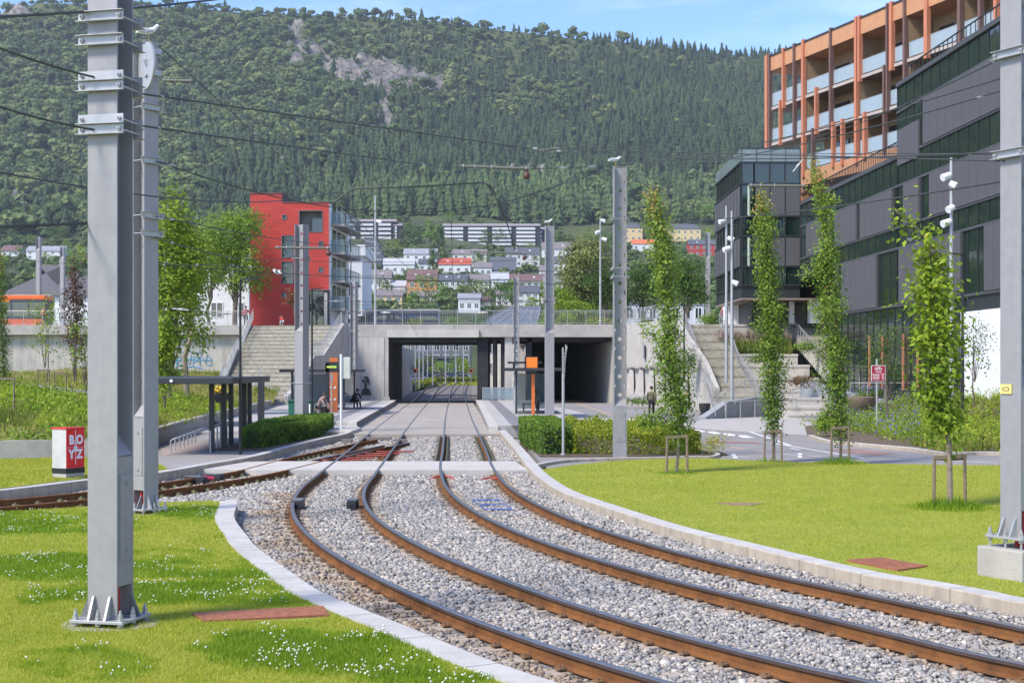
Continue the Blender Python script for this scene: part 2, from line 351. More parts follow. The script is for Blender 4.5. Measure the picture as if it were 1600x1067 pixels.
# ballast bed
bal = [(-24, 23.5), (-9.66, 27.2), (-7.2, 29), (-6.2, 29.2)]+[(p.x, p.y) for p in LKc[8:]]+[(20, 6), (20, 9)]+[(p.x, p.y) for p in reversed(RKc)]+[(-1.0, 62), (-7.4, 62.2), (-7.0, 56), (-8.5, 45), (-9.9, 38.6), (-13, 35.5), (-24, 31)]
def ballastmat():
    m, n, b = nodes_of('ballast_bed'); L = n.links.new
    geo = n.nodes.new('ShaderNodeNewGeometry'); vo = n.nodes.new('ShaderNodeTexVoronoi'); vo.inputs['Scale'].default_value = 16
    L(geo.outputs['Position'], vo.inputs['Vector'])
    rp = n.nodes.new('ShaderNodeValToRGB'); L(vo.outputs['Color'], rp.inputs[0])
    rp.color_ramp.elements[0].color = (0.07, 0.065, 0.06, 1); rp.color_ramp.elements[1].color = (0.28, 0.26, 0.235, 1)
    L(rp.outputs[0], b.inputs['Base Color']); b.inputs['Roughness'].default_value = 0.9
    bp = n.nodes.new('ShaderNodeBump'); bp.inputs['Strength'].default_value = 1; bp.inputs['Distance'].default_value = 0.04; bp.invert = True
    L(vo.outputs['Distance'], bp.inputs['Height']); L(bp.outputs[0], b.inputs['Normal']); return m
M['ballast'] = ballastmat()
slab('ballast_bed', bal, -0.3, ZB, M['ballast'])
# paved areas
slab('plaza_left', [(-9.9, 38.9), (-8.6, 45), (-7.35, 55), (-7.4, 62.3), (-8.9, 66), (-9, 130), (-60, 130), (-60, 42), (-17, 44), (-13, 37.0), (-11.5, 36.2)], -0.3, -0.004, M['asph_light'])
slab('path_right', [(0.5, 62), (0.6, 50), (0.85, 43), (1.0, 40.6)]+[(p.x, p.y+.02) for p in rl_far]+[(60, 38), (60, 119.8), (-1, 119.8), (-1.6, 100), (-0.35, 70)], -0.3, -0.004, M['asphalt'])
# concrete crossing (near) and the slab the rails run in between the platforms
slab('crossing_slab', [(G(293, 732).x, G(293, 732).y), (G(400, 733.6).x, 39.75), (0.45, 39.75), (0.1, 43.6), (-7.3, 43.6), (-9.7, 43.0), (-9.95, 41.0)], -0.3, -0.012, M['conc_light'])
slab('track_slab', [(-8.1, 62), (-0.15, 62), (-0.9, 69), (-1.6, 80), (-2.75, 108), (-3.3, 121), (-10.1, 121), (-9.1, 106), (-8.0, 80)], -0.3, -0.012, M['conc_track'])
slab('gravel_beyond', [(-11.5, 131.2), (-2.0, 131.2), (-2.0, 262), (-20, 262), (-14.5, 196)], -0.3, -0.10, mat('brown_gravel', (.20, .17, .14), .95, var=.3, scale=6, bump=.6))
slab('ballast_bed_beyond', [(-11, 121), (-3.2, 121), (-4.3, 150), (-8.5, 280), (-9, 325), (-15, 325), (-13.6, 250), (-11.6, 160)], -0.3, -0.06, M['ballast'])
# ---------------- rails ----------------
def rail_mesh(b, line, top=0.0, h=0.165, hill=True, ymin=None, ymax=None):
    prof = [(-.07, -h), (.07, -h), (.07, -h+.012), (.012, -h+.032), (.012, -.052), (.040, -.042), (.040, -.008), (.032, 0), (-.032, 0), (-.040, -.008), (-.040, -.042), (-.012, -.052), (-.012, -h+.032), (-.07, -h+.012)]
    mi = [1]*14; mi[7] = 0; mi[6] = 0; mi[8] = 0; mi[5] = 2; mi[9] = 2; mi[4] = 2; mi[10] = 2
    L = [p for p in line if (ymin is None or p.y > ymin) and (ymax is None or p.y < ymax)]
    n = len(prof); base = len(b.v)
    for i, p in enumerate(L):
        t = (L[min(i+1, len(L)-1)]-L[max(i-1, 0)]); t.z = 0; t.normalize(); s = Vector((t.y, -t.x, 0))
        z = top+(tz(p.y) if hill else 0)
        for (u, v) in prof: b.v.append((p.x+s.x*u, p.y+s.y*u, z+v))
    for i in range(len(L)-1):
        for k in range(n):
            k2 = (k+1) % n
            b.f.append((base+i*n+k, base+i*n+k2, base+(i+1)*n+k2, base+(i+1)*n+k)); b.mi.append(mi[k]); b.sm.append(False)
    for o in (base, base+(len(L)-1)*n): b.f.append(tuple(o+k for k in range(n))); b.mi.append(1); b.sm.append(False)
RM = [M['railtop'], M['rust'], M['railside']]
SLP = []
HG = 0.7525
def near(line, ymax=62.0): return [p for p in line if p.y < ymax]
sl_me = None
ALLR = []
def track(label, C, group='tram tracks'):
    t = empty('tram_track', (0, 0, 0), label, 'tram track', group)
    for s in (-1, 1):
        ln = offs(C, s*HG); ALLR.append(ln)
        b = MB(); rail_mesh(b, ln); b.build('rail', RM, t)
    global sl_me
    if sl_me is None:
        b = MB(); b.box((0, 0, -0.11), (2.5, 0.26, 0.2), taper=0.94); o = b.build('sleeper', M['sleeper'], t, bevel=.01); sl_me = o
        first = True
    else: first = False
    P = resample([p for p in C], 0.65); cb = MB(); cnt = 0
    for i in range(1, len(P)-1):
        p = P[i]
        if p.y > 61.5 or 39.9 < p.y < 43.5: continue
        d = (P[i+1]-P[i-1]).normalized(); rz = math.atan2(d.y, d.x)-PI/2
        if cnt < 96:
            o = sl_me if first and cnt == 0 else sl_me.copy()
            if not (first and cnt == 0): COL.objects.link(o); o.parent = t
            o.location = (p.x, p.y, -0.164); o.rotation_euler = (0, 0, rz); cnt += 1
        SLP.append((p.x, p.y, d.x, d.y))
        Mx = Matrix.Translation(Vector((p.x, p.y, -0.155))) @ Matrix.Rotation(rz, 4, 'Z')
        for s in (-1, 1):
            for q in (-1, 1):
                cx = s*HG+q*0.115
                cb.M = Mx; cb.box((cx, 0, 0.008), (0.09, 0.10, 0.02)); cb.tube([(cx-q*.01, -.03, .012), (cx-q*.045, 0, .034), (cx-q*.01, .03, .012)], 0.009, 5)
                cb.tube([(cx+q*.01, 0, .0), (cx+q*.01, 0, .042)], 0.012, 6)
    cb.build('rail_clips', M['clip'], t)['kind'] = 'stuff'
    return t
M['clip'] = mat('rusty_clip', (0.24, 0.125, 0.055), 0.9, var=0.3, scale=2, col2=(0.14, 0.085, 0.045))
T1 = track('left curving double-rail tram track running from the underpass towards the viewer', LC)
T2 = track('right curving double-rail tram track beside the kerb of the big right lawn', RC)
# branch track to the left with switch frog
t3 = empty('tram_track', (-8, 38, 0), 'rusty branch track that leaves the switch and bends off to the left edge', 'tram track', 'tram tracks')
for ln in (BA, BE):
    b = MB(); rail_mesh(b, [p for p in ln], top=-0.002, hill=False); o = b.build('rail', [M['rust'], M['rust'], M['rust']], t3); o.location = (8, -38, 0)
    ALLR.append(ln)
cb = MB()
Pm = resample(BE, 0.65); Pn = resample(BA, 0.65)
for i in range(2, len(Pm)-1):
    p = Pm[i]
    if 39.9 < p.y < 43.5 or p.y > 50: continue
    q = min(BA, key=lambda a: (a-p).length); c = (p+q)/2; d = (q-p).normalized(); rz = math.atan2(d.y, d.x)
    o = sl_me.copy(); COL.objects.link(o); o.parent = t3; o.location = (c.x+8, c.y-38, -0.17); o.rotation_euler = (0, 0, rz)
    for r in (p, q):
        for s in (-.115, .115):
            e = r+d*s; cb.box((e.x+8, e.y-38, -0.135), (0.12, .1, 0.05), rz=rz); cb.tube([(e.x+8, e.y-38, -.12), (e.x+8, e.y-38, -.08)], .02, 6)
cb.build('rail_clips', mat('green_grey_clip', (0.16, 0.17, 0.08), 0.8, var=0.3), t3)['kind'] = 'stuff'
# switch: guard rails, tie plates and machine covers between crossing and slab
sw = empty('track_switch', (-5.6, 48, 0), 'rusty switch with guard rails and red tie bars between the two concrete crossings', 'rail switch')
b = MB(); b.M = Matrix.Translation((5.6, -48, 0))
def rl(a, c, top=-0.03): 
    L = [a.lerp(c, k/6) for k in range(7)]; rail_mesh(b, L, top=top, h=.13, hill=False)
bs = []
b2 = MB(); b2.M = None
for k in range(9):
    y = 45.0+k*0.95; xl = LC[min(range(len(LC)), key=lambda i: abs(LC[i].y-y))].x
    b2.box((xl-.35+5.6, y-48, -0.12), (1.9, 0.16, 0.035))
b2.build('tie_plate', M['rust'], sw)
b3 = MB()
for (a, c) in ((G(490, 717), G(600, 694)), (G(520, 716), G(592, 700)), (G(560, 706), G(640, 690))):
    L = [a.lerp(c, k/6)-Vector((-5.6, 48, 0)) for k in range(7)]; rail_mesh(b3, L, top=-0.02, h=.13, hill=False)
b3.build('guard_rail', RM, sw)
b4 = MB()
for k in range(5):
    a = G(500+22*k, 715-3.2*k); b4.tube([a-Vector((-5.6, 48, .07)), a+Vector((1.3+5.6, -48+.02, -.07))], .03, 6)
b4.build('tie_bar', mat('red_oxide_bar', (0.30, 0.04, 0.03), .6, var=.2), sw)
b5 = MB(); c = G(588, 684.5, -.05); b5.box((c.x+5.6+.1, c.y-48, -.06), (1.05, .5, .12)); c = G(620, 686); b5.box((c.x+5.6+.2, c.y-48, -.06), (.4, .45, .13)); b5.box((c.x+5.6-2.0, c.y-48, -.06), (.4, .45, .13))
b5.build('machine_cover', mat('brown_grey_cover', (.2, .17, .15), .7), sw)
# check-rail pads in the right track between the slabs
for i, (cc, s) in enumerate(((RC, -HG-.17), (RC, -HG+.17), (RC, HG-.17), (RC, HG+.17))):
    ln = [p for p in offs(cc, s) if 43.8 < p.y < 61.8]; b = MB()
    b.tube([p+Vector((0, 0, -.1)) for p in ln], .05, 4)
    o = b.build('rubber_profile', mat('mossy_rubber', (.075, .08, .045), .9, var=.3, scale=8), T2)
# dark lubricator boxes
lub = None
for i, (x, y, lb) in enumerate(((466, 786, 'dark rail lubricator box inside the outermost left rail of the curve'), (551, 786, 'dark rail lubricator box beside the second rail of the curve'), (306, 749, 'dark rail lubricator box on the branch track, left one of two'), (333, 745, 'dark rail lubricator box on the branch track, right one of two'))):
    p = G(x, y, -.05)
    if lub is None:
        lub = empty('rail_lubricator', p, lb, 'track box', 'dark boxes fixed beside the rails')
        b = MB(); b.box((0, 0, -.06), (.2, .62, .2)); b.build('housing', M['dark'], lub, bevel=.012)
        b = MB(); b.box((0, .03, .052), (.22, .5, .02)); b.build('lid', mat('grey_lid', (.14, .14, .14), .6), lub, bevel=.006)
        b = MB(); b.tube([(0, -.31, -.07), (0, -.325, -.07)], .035, 10); b.build('cable_port', M['black'], lub)
        o = lub
    else: o = copy_tree(lub); o['label'] = lb
    o.location = (p.x, p.y, -.02)
    o.rotation_euler = (0, 0, 0 if i < 2 else R(62))
pr = G(319.5, 747, -.05); b = MB(); b.tube([(-.22, -.1, 0), (.22, .1, 0)], .055, 10); b.tube([(-.05, -.02, 0), (.05, .02, 0)], .08, 10)
o = b.build('connector', mat('pink_red_connector', (.5, .03, .08), .5)); o.location = (pr.x, pr.y, -.06); tag(o, 'small red connector between the two dark boxes on the branch track', 'connector')
# blue detector loop frame
p = G(780, 789, ZB+.05); b = MB()
for xa_, xb_, yy_ in ((738, 782, 782), (750, 790, 789), (758, 800, 796)): b.tube([G(xa_, yy_, ZB+.05)-p, G(xb_, yy_, ZB+.05)-p], .016, 6)
b.tube([G(738, 782, ZB+.05)-p, G(758, 796, ZB+.05)-p], .008, 5); b.tube([G(782, 782, ZB+.05)-p, G(800, 796, ZB+.05)-p], .008, 5)
o = b.build('detector_loop', mat('blue_plastic', (.05, .10, .38), .5)); o.location = (p.x, p.y, ZB+.06); tag(o, 'blue three-bar frame lying on the gravel inside the right track', 'detector frame')
# tan flat stone on the right strip of gravel
p = G(905, 787, -.1); b = MB(); b.prism([(-.13, -.12), (.05, -.16), (.15, -.02), (.1, .14), (-.08, .13)], 0, .05); o = b.build('flat_stone', mat('tan_stone', (.55, .42, .28), .8, var=.15)); o.location = (p.x, p.y, -.13); tag(o, 'flat tan stone lying on the gravel between the right rail and kerb', 'stone')
# red cable loops at the crossing edge
for x, y, lb in ((692, 744, 'red cable arch under the third rail at the crossing edge'), (766, 747, 'short red cable under the rightmost rail at the crossing edge')):
    p = G(x, y, -.1); b = MB(); b.tube([(-.32, -.15, -.06), (-.2, 0, 0), (0, .05, .02), (.2, 0, 0), (.32, -.15, -.06)], .022, 6)
    o = b.build('rail_cable', M['redpipe']); o.location = (p.x, p.y, -.11); tag(o, lb, 'cable', 'red cables under the rails')
# ---------------- ballast stones ----------------
def inpoly(X, Y, poly):
    c = np.zeros(len(X), bool); n = len(poly)
    for i in range(n):
        x0, y0 = poly[i]; x1, y1 = poly[(i+1) % n]
        k = ((y0 > Y) != (y1 > Y)) & (X < (x1-x0)*(Y-y0)/(y1-y0+1e-12)+x0); c ^= k
    return c
def dist_line(X, Y, line):
    d = np.full(len(X), 1e9)
    P = np.array([(p.x, p.y) for p in line])
    for i in range(len(P)-1):
        a = P[i]; e = P[i+1]-a; L2 = (e**2).sum()+1e-12
        t = np.clip(((X-a[0])*e[0]+(Y-a[1])*e[1])/L2, 0, 1)
        d = np.minimum(d, np.hypot(X-a[0]-t*e[0], Y-a[1]-t*e[1]))
    return d
def inframe(X, Y, z=0, m=40):
    px = CX+X/Y*FPX; py = HY+(CH-z)/Y*FPX
    return (px > -m) & (px < 1600+m) & (py < 1067+m)
def stones(X, Y, Z, size, rng, attrs, name, material, kind='stuff', flat=0.75):
    n = len(X); cube = np.array([(x, y, z) for z in (-1, 1) for y in (-1, 1) for x in (-1, 1)], float)
    q = np.array([(0, 2, 3, 1), (4, 5, 7, 6), (0, 1, 5, 4), (2, 6, 7, 3), (0, 4, 6, 2), (1, 3, 7, 5)])
    V = cube[None]*rng.uniform(.55, 1.0, (n, 8, 3)); V[:, 4:, :2] *= rng.uniform(.4, .9, (n, 1, 1))
    a = rng.normal(size=(n, 4)); a /= np.linalg.norm(a, axis=1)[:, None]; w_, x, y, z = a.T
    Rm = np.stack([1-2*(y*y+z*z), 2*(x*y-z*w_), 2*(x*z+y*w_), 2*(x*y+z*w_), 1-2*(x*x+z*z), 2*(y*z-x*w_), 2*(x*z-y*w_), 2*(y*z+x*w_), 1-2*(x*x+y*y)], 1).reshape(n, 3, 3)
    V = np.einsum('nij,nkj->nki', Rm, V)*size[:, None, None]*.5
    V[:, :, 2] *= flat; V += np.stack([X, Y, Z], 1)[:, None, :]
    F = (q[None]+np.arange(n)[:, None, None]*8).reshape(-1, 4)
    o = mesh_np(name, V.reshape(-1, 3), F, material, {k: np.repeat(v, 8) for k, v in attrs.items()}); o['kind'] = kind
    return o
def stonemat():
    m, n, b = nodes_of('ballast_stone'); L = n.links.new
    a1 = n.nodes.new('ShaderNodeAttribute'); a1.attribute_name = 'tint'; a2 = n.nodes.new('ShaderNodeAttribute'); a2.attribute_name = 'rust'
    rp = n.nodes.new('ShaderNodeValToRGB'); L(a1.outputs['Fac'], rp.inputs[0]); cr = rp.color_ramp
    cr.elements[0].color = (.17, .16, .15, 1); cr.elements[1].color = (.58, .55, .50, 1); e = cr.elements.new(.45); e.color = (.31, .305, .29, 1); e = cr.elements.new(.8); e.color = (.50, .445, .375, 1)
    r2 = n.nodes.new('ShaderNodeValToRGB'); L(a1.outputs['Fac'], r2.inputs[0]); r2.color_ramp.elements[0].color = (.13, .08, .045, 1); r2.color_ramp.elements[1].color = (.46, .34, .21, 1)
    mx = n.nodes.new('ShaderNodeMix'); mx.data_type = 'RGBA'; L(a2.outputs['Fac'], mx.inputs[0]); L(rp.outputs[0], mx.inputs[6]); L(r2.outputs[0], mx.inputs[7])
    L(mx.outputs[2], b.inputs['Base Color']); b.inputs['Roughness'].default_value = .85; b.inputs['Specular IOR Level'].default_value = .3
    return m
M['stone'] = stonemat()
def scatter_ballast():
    Xs = []; Ys = []; S = []
    for (y0, y1, dens, sz) in ((8, 17, 1150, .046), (17, 24, 900, .052), (24, 34, 560, .062), (34, 62, 300, .08)):
        n = int((y1-y0)*40*dens); X = RNG.uniform(-20, 20, n); Y = RNG.uniform(y0, y1, n)
        k = inframe(X, Y, -.2, 130) & inpoly(X, Y, bal); X = X[k]; Y = Y[k]
        Xs.append(X); Ys.append(Y); S.append(np.full(len(X), sz)*RNG.lognormal(0, .28, len(X)))
    X = np.concatenate(Xs); Y = np.concatenate(Ys); S = np.concatenate(S)
    dr = np.full(len(X), 1e9)
    for ln in ALLR: dr = np.minimum(dr, dist_line(X, Y, [p for p in ln if p.y < 64][::3]))
    # sleepers show through near the rails: fewer stones within 35 cm of a rail
    k = (dr > .085) & (RNG.random(len(X)) < np.clip((dr-.02)/.42, .30, 1)); X, Y, S, dr = X[k], Y[k], S[k], dr[k]
    cov = np.zeros(len(X), bool)
    for (sx, sy, tx, ty) in SLP:
        if sy > 30: continue
        u = (X-sx)*tx+(Y-sy)*ty; v_ = (X-sx)*ty-(Y-sy)*tx; cov |= (np.abs(u) < .12) & (np.abs(v_) < 1.22)
    k = ~(cov & (RNG.random(len(X)) < .62)); X, Y, S, dr = X[k], Y[k], S[k], dr[k]
    k = ~((Y > 39.7) & (Y < 43.65) & (X > -10)); X, Y, S, dr = X[k], Y[k], S[k], dr[k]
    dl = dist_line(X, Y, [p for p in offs(LC, -HG) if p.y < 45][::3]); side = np.array([1.0]*len(X))
    nz = np.array([mnoise.noise(Vector((x*1.3, y*1.3, 0))) for x, y in zip(X, Y)])
    rust = np.clip(np.clip(1.2-dr/.32+nz*.6, 0, 1)*.8, .04+.22*np.clip(nz+.1, 0, 1), 1)
    # outer side of the leftmost rail is stained more widely
    P = np.interp(Y, [p.y for p in LC], [p.x for p in LC]); out = X < P-HG
    rust = np.maximum(rust, np.where(out & (Y < 34), np.clip(1.25-dl/.75+nz*.9, 0, 1)*.8, 0))
    dk = dist_line(X, Y, [p for p in RKc if p.y < 60]); Z = ZB+RNG.uniform(-.02, .035, len(X))-np.where(dr < .3, .02, 0)+np.clip(.10*(1-dk/1.3), 0, .1)*(dr > .25)
    stones(X, Y, Z, S, RNG, {'tint': np.clip(RNG.beta(2.2, 2.2, len(X)), 0, 1), 'rust': rust}, 'ballast_stones', M['stone'])
scatter_ballast()
# ---------------- upper streets, underpass bridge ----------------
ZU = 6.55
slab('upper_ground_left', [(-90, 121.5), (-13.9, 121.5), (-13.6, 130.5), (-15.5, 136), (-17.5, 200), (-20, 330), (-300, 345), (-300, 121.5)], -0.3, ZU, M['asph_light'])
slab('upper_ground_right', [(8.6, 119.5), (13.8, 118.6), (60, 118.6), (120, 118), (120, 345), (8.0, 345), (7.2, 165)], -0.3, ZU, M['paver'])
def wall(name, pts, thick, label, cat, m, group=None, ledge=None):
    """wall along a polyline of (x, y, z_bottom, z_top)"""
    b = MB()
    for a, c in zip(pts, pts[1:]):
        d = Vector((c[0]-a[0], c[1]-a[1], 0)).normalized(); s = Vector((-d.y, d.x, 0))*thick
        v = [(a[0], a[1], a[2]), (c[0], c[1], c[2]), (c[0], c[1], c[3]), (a[0], a[1], a[3])]
        v2 = [(p[0]+s.x, p[1]+s.y, p[2]) for p in v]
        b.add(v+v2, [(0, 1, 2, 3), (7, 6, 5, 4), (0, 4, 5, 1), (3, 2, 6, 7), (0, 3, 7, 4), (1, 5, 6, 2)])
    o = b.build(name, m); return tag(o, label, cat, group)
M['dark_paint_shade'] = mat('black_painted_shaded_concrete', (.025, .025, .026), .9, var=.3, scale=2)  # black-painted wall and piers; underpass shade put into the colour, ceiling too
br = empty('bridge', (-1, 118, 0), 'long low concrete road bridge over the tram tracks and the road underpass', 'bridge')
def rel(o, par): o.location = -Vector(par.location); return o
BX0, BX1 = -14.0, 9.2
b = MB(); b.bb(BX0, BX1, 118.0, 131.0, 5.5, ZU); b.bb(8.0, 9.4, 131, 166, 5.5, ZU); b.bb(0.9, 8.1, 131.01, 166, 5.52, ZU-.05); rel(b.build('deck', M['conc'], br, bevel=.03), br)
b = MB(); b.bb(-10.35, -2.75, 117.80, 117.99, 5.48, 6.12); rel(b.build('fascia_beam', M['conc_light'], br), br)
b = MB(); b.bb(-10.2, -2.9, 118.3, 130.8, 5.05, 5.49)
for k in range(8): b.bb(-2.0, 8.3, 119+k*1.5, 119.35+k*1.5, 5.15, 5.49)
rel(b.build('ceiling_beams', M['dark_paint_shade'], br), br)
b = MB(); b.bb(-10.9, -10.25, 117.95, 131.0, -0.3, 5.5); b.bb(-10.95, -10.15, 117.9, 131.05, -0.3, 0.55); b.cur = 1; b.bb(-10.26, -10.12, 118.1, 131.04, -0.3, 5.5); rel(b.build('abutment', [M['conc_wall'], M['dark_paint_shade']], br), br)
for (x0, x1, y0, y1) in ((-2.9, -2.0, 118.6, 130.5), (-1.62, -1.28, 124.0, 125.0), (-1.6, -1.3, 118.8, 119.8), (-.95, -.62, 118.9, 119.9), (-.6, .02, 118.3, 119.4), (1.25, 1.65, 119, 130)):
    b = MB(); b.bb(x0, x1, y0, y1, -.3, 5.5); rel(b.build('pier', M['conc_wall'] if x0 in (-.6,) else M['dark_paint_shade'], br), br)
b = MB(); b.extr([(0, 0), (48, 0), (48, 5.8), (0, 5.8)], (8.4, 118, -.3), Vector((-3.6, 48, 0)).normalized(), (0, 0, 1), (1, 0, 0), .7); b.bb(0.6, 9, 165.9, 166.5, -.3, 5.6)
b.bb(1.3, 1.6, 130, 166, -.3, 5.5)
rel(b.build('tunnel_wall', M['conc_wall'], br), br)
# deck railing
def railing(name, label, pts, h, parent=None, bars=True, post=1.5, m='steel_l', group=None, mid=False, loc=None):
    """metal railing along 3-D polyline (base points): top rail, posts, thin bars"""
    t = empty(name, loc or pts[0], label, 'railing', group); o0 = Vector(t.location)
    pts = [Vector(p) for p in pts]
    b = MB(); up = Vector((0, 0, h))
    for a, c in zip(pts, pts[1:]): b.tube([a+up-o0, c+up-o0], .03, 6); 
    if mid or bars:
        for a, c in zip(pts, pts[1:]): b.bar(a+Vector((0, 0, .12))-o0, c+Vector((0, 0, .12))-o0, .03, .03); b.bar(a+Vector((0, 0, h-.14))-o0, c+Vector((0, 0, h-.14))-o0, .03, .03)
    b.build('rail', M[m], t)
    bb_ = MB(); pmes = None
    for si, (a, c) in enumerate(zip(pts, pts[1:])):
        L = (c-a).length; n = max(1, round(L/post))
        for k in range(n+1):
            p = a.lerp(c, k/n)-o0
            if not (si and k == 0):
                if pmes is None: pb = MB(); pb.bar((0, 0, 0), up, .05, .03); po = pb.build('post', M[m], t); pmes = po.data
                else: po = link('post', pmes, t)
                po.location = p
            if bars and k < n:
                q = a.lerp(c, (k+1)/n)-o0; nb = int((q-p).length/.13)
                for j in range(1, nb): r = p.lerp(q, j/nb); bb_.add([r+Vector((-.008, 0, .12)), r+Vector((.008, 0, .12)), r+Vector((.008, 0, h-.14)), r+Vector((-.008, 0, h-.14))], [(0, 1, 2, 3)])
    if bars and bb_.v: bb_.build('bars', M[m], t, fix=False)
    return t
railing('bridge_railing', 'long grey bar railing along the front edge of the bridge deck', [(-13.7, 118.25, ZU), (9.2, 118.25, ZU)], 1.15)
railing('bridge_railing', 'grey bar railing on the wing wall right of the bridge deck', [(9.3, 118.2, ZU), (11.9, 106, 6.5+.2)], 1.1)
# left portal wall and big stairs with parapets
TL, TR, BL, BR_ = Vector((-22.3, 121.6, ZU)), Vector((-13.9, 119.5, ZU)), Vector((-21.9, 105, 0)), Vector((-16.4, 103, 0))
st = empty('outdoor_staircase', (-19, 112, 0), 'wide weathered concrete staircase climbing to the red building', 'staircase')
b = MB(); NS = 40; 
for k in range(NS):
    t0, t1 = k/NS, (k+1)/NS
    # two landings
    z1 = ZU*(k+1)/NS
    a = BL.lerp(TL, t0); c = BR_.lerp(TR, t0); d = BR_.lerp(TR, min(1, t1+.02)); e = BL.lerp(TL, min(1, t1+.02))
    z0 = max(-.2, z1-1.2)
    vs = [(p.x, p.y, z) for z in (z0, z1) for p in (a, c, d, e)]
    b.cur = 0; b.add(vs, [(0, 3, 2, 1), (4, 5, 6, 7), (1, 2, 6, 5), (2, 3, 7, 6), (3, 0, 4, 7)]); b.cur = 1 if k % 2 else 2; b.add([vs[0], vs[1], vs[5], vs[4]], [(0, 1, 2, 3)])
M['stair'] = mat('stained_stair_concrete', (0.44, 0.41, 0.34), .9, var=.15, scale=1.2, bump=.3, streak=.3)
M['riser'] = mat('shade_toned_riser_concrete', (0.24, 0.22, 0.17), .9, var=.25, scale=2.2, streak=.3)  # riser shade put into the colour so the step lines show
M['riser2'] = mat('pale_shade_toned_riser_concrete', (0.36, 0.335, 0.27), .9, var=.25, scale=2.2, streak=.3)  # paler tone of the same riser shade, also put into the colour
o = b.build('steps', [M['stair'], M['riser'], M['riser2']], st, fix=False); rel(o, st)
wall('retaining_wall', [(BR_.x+.0, BR_.y-1.2, -.3, .9), (BR_.x+.45, 106.3, -.3, 2.0), (-15.6, 110.0, -.3, 3.9), (-15.2, 112.5, -.3, 3.95), (-14.2, 117.7, -.3, ZU+.1), (-13.75, 118.6, -.3, ZU+.1)], -.35, 'grey board-marked wall stepping up along the right side of the left staircase', 'retaining wall', M['conc_wall'])
wall('retaining_wall', [(-14.0, 118.1, -.3, 5.5), (-10.6, 117.9, -.3, 5.5)], .5, 'grey portal wall with the black plant picture left of the tram underpass', 'retaining wall', M['conc_wall'])
def stepwall(pts, label): return wall('stair_parapet', pts, .3, label, 'parapet', M['conc'])
stepwall([(-21.9, 104.6, -.2, .8), (-22.0, 107.5, -.2, 2.2), (-22.05, 109.5, -.2, 2.3), (-22.15, 114, .5, 4.4), (-22.2, 116, .5, 4.5), (-22.3, 121.4, 1, 7.1)], 'sloping concrete parapet on the left side of the left staircase')
railing('stair_railing', 'stepped metal handrail climbing the left side of the left staircase', [(-21.75, 105, .8), (-21.85, 107.5, 2.2), (-21.9, 109.5, 2.3), (-22.0, 114, 4.4), (-22.05, 116, 4.5), (-22.1, 121.4, 7.0)], .95, bars=True)
railing('stair_railing', 'stepped metal handrail climbing the right side of the left staircase', [(-16.2, 103.5, .7), (-15.9, 106.3, 2.0), (-15.4, 110.0, 3.9), (-15.1, 112.5, 3.95), (-14.1, 117.7, ZU+.1), (-13.8, 118.3, ZU+.1)], .95, bars=True)
railing('stair_railing', 'thin centre handrail in the lower flight of the left staircase', [(-19.3, 105.5, .3), (-19.3, 109.5, 2.2)], .9, bars=False)
# low side steps right of staircase foot
t = empty('side_steps', (-16.6, 100.5, 0), 'short flight of pale side steps by the green bin', 'steps')
b = MB()
for k in range(5): b.bb(-1.6, 1.4-k*.55, .4+k*.35, 2.6, -.02, .17*(k+1))
b.build('treads', M['conc_light'], t)
b = MB(); b.tube([(-1.9, .3, 2.0), (1.3, .3, .9)], .03, 6); b.tube([(-1.9, .3, 0), (-1.9, .3, 2.0)], .03, 6); b.tube([(0.6, .3, 0), (.6, .3, 1.1)], .03, 6); b.build('handrail', M['steel_l'], t)
# graffiti wall left with upper slab
gw = wall('retaining_wall', [(-62, 121.2, -.3, 5.7), (-22.4, 121.2, -.3, 5.7)], .3, 'pale concrete retaining wall with blue graffiti left of the staircase', 'retaining wall', M['conc_wall'])
b = MB(); b.bb(-62, -22.5, 120.6, 121.5, 5.75, ZU+.04); b.build('balcony_slab', M['conc'], gw, bevel=.03)
b = MB()
random.seed(3)
def strokes(b, ox, oz, y, sc, seq, r=.045):
    for pl in seq:
        b.tube([(ox+u*sc, y, oz+v*sc) for u, v in pl], r, 4)
strokes(b, -28.6, 3.1, 121.19, 1.0, [[(0, 0), (.1, .9), (.5, .8), (.2, .5), (.6, .2), (0, 0)], [(.7, 0), (.8, 1), (1.1, .1), (1.3, .9)], [(1.4, .1), (1.5, .8), (1.9, .8), (1.8, .4), (1.4, .4)], [(2.0, 0), (2.1, 1.1), (2.5, .2), (2.6, 1.0)], [(-.2, .4), (.8, .6), (2.9, .5)], [(2.6, .1), (3.0, .1), (3.0, .6), (2.7, .9)], [(.2, -.3), (1.3, .0), (2.2, -.2)], [(.4, 1.2), (1.0, 1.3), (1.6, 1.1), (2.3, 1.3)]])
b.build('graffiti', mat('blue_spray_paint', (.10, .32, .50), .8, var=.2), gw)
railing('terrace_railing', 'grey railing on the terrace edge above the blue graffiti', [(-62, 120.9, ZU+.04), (-22.6, 120.9, ZU+.04)], 1.2, post=1.6)
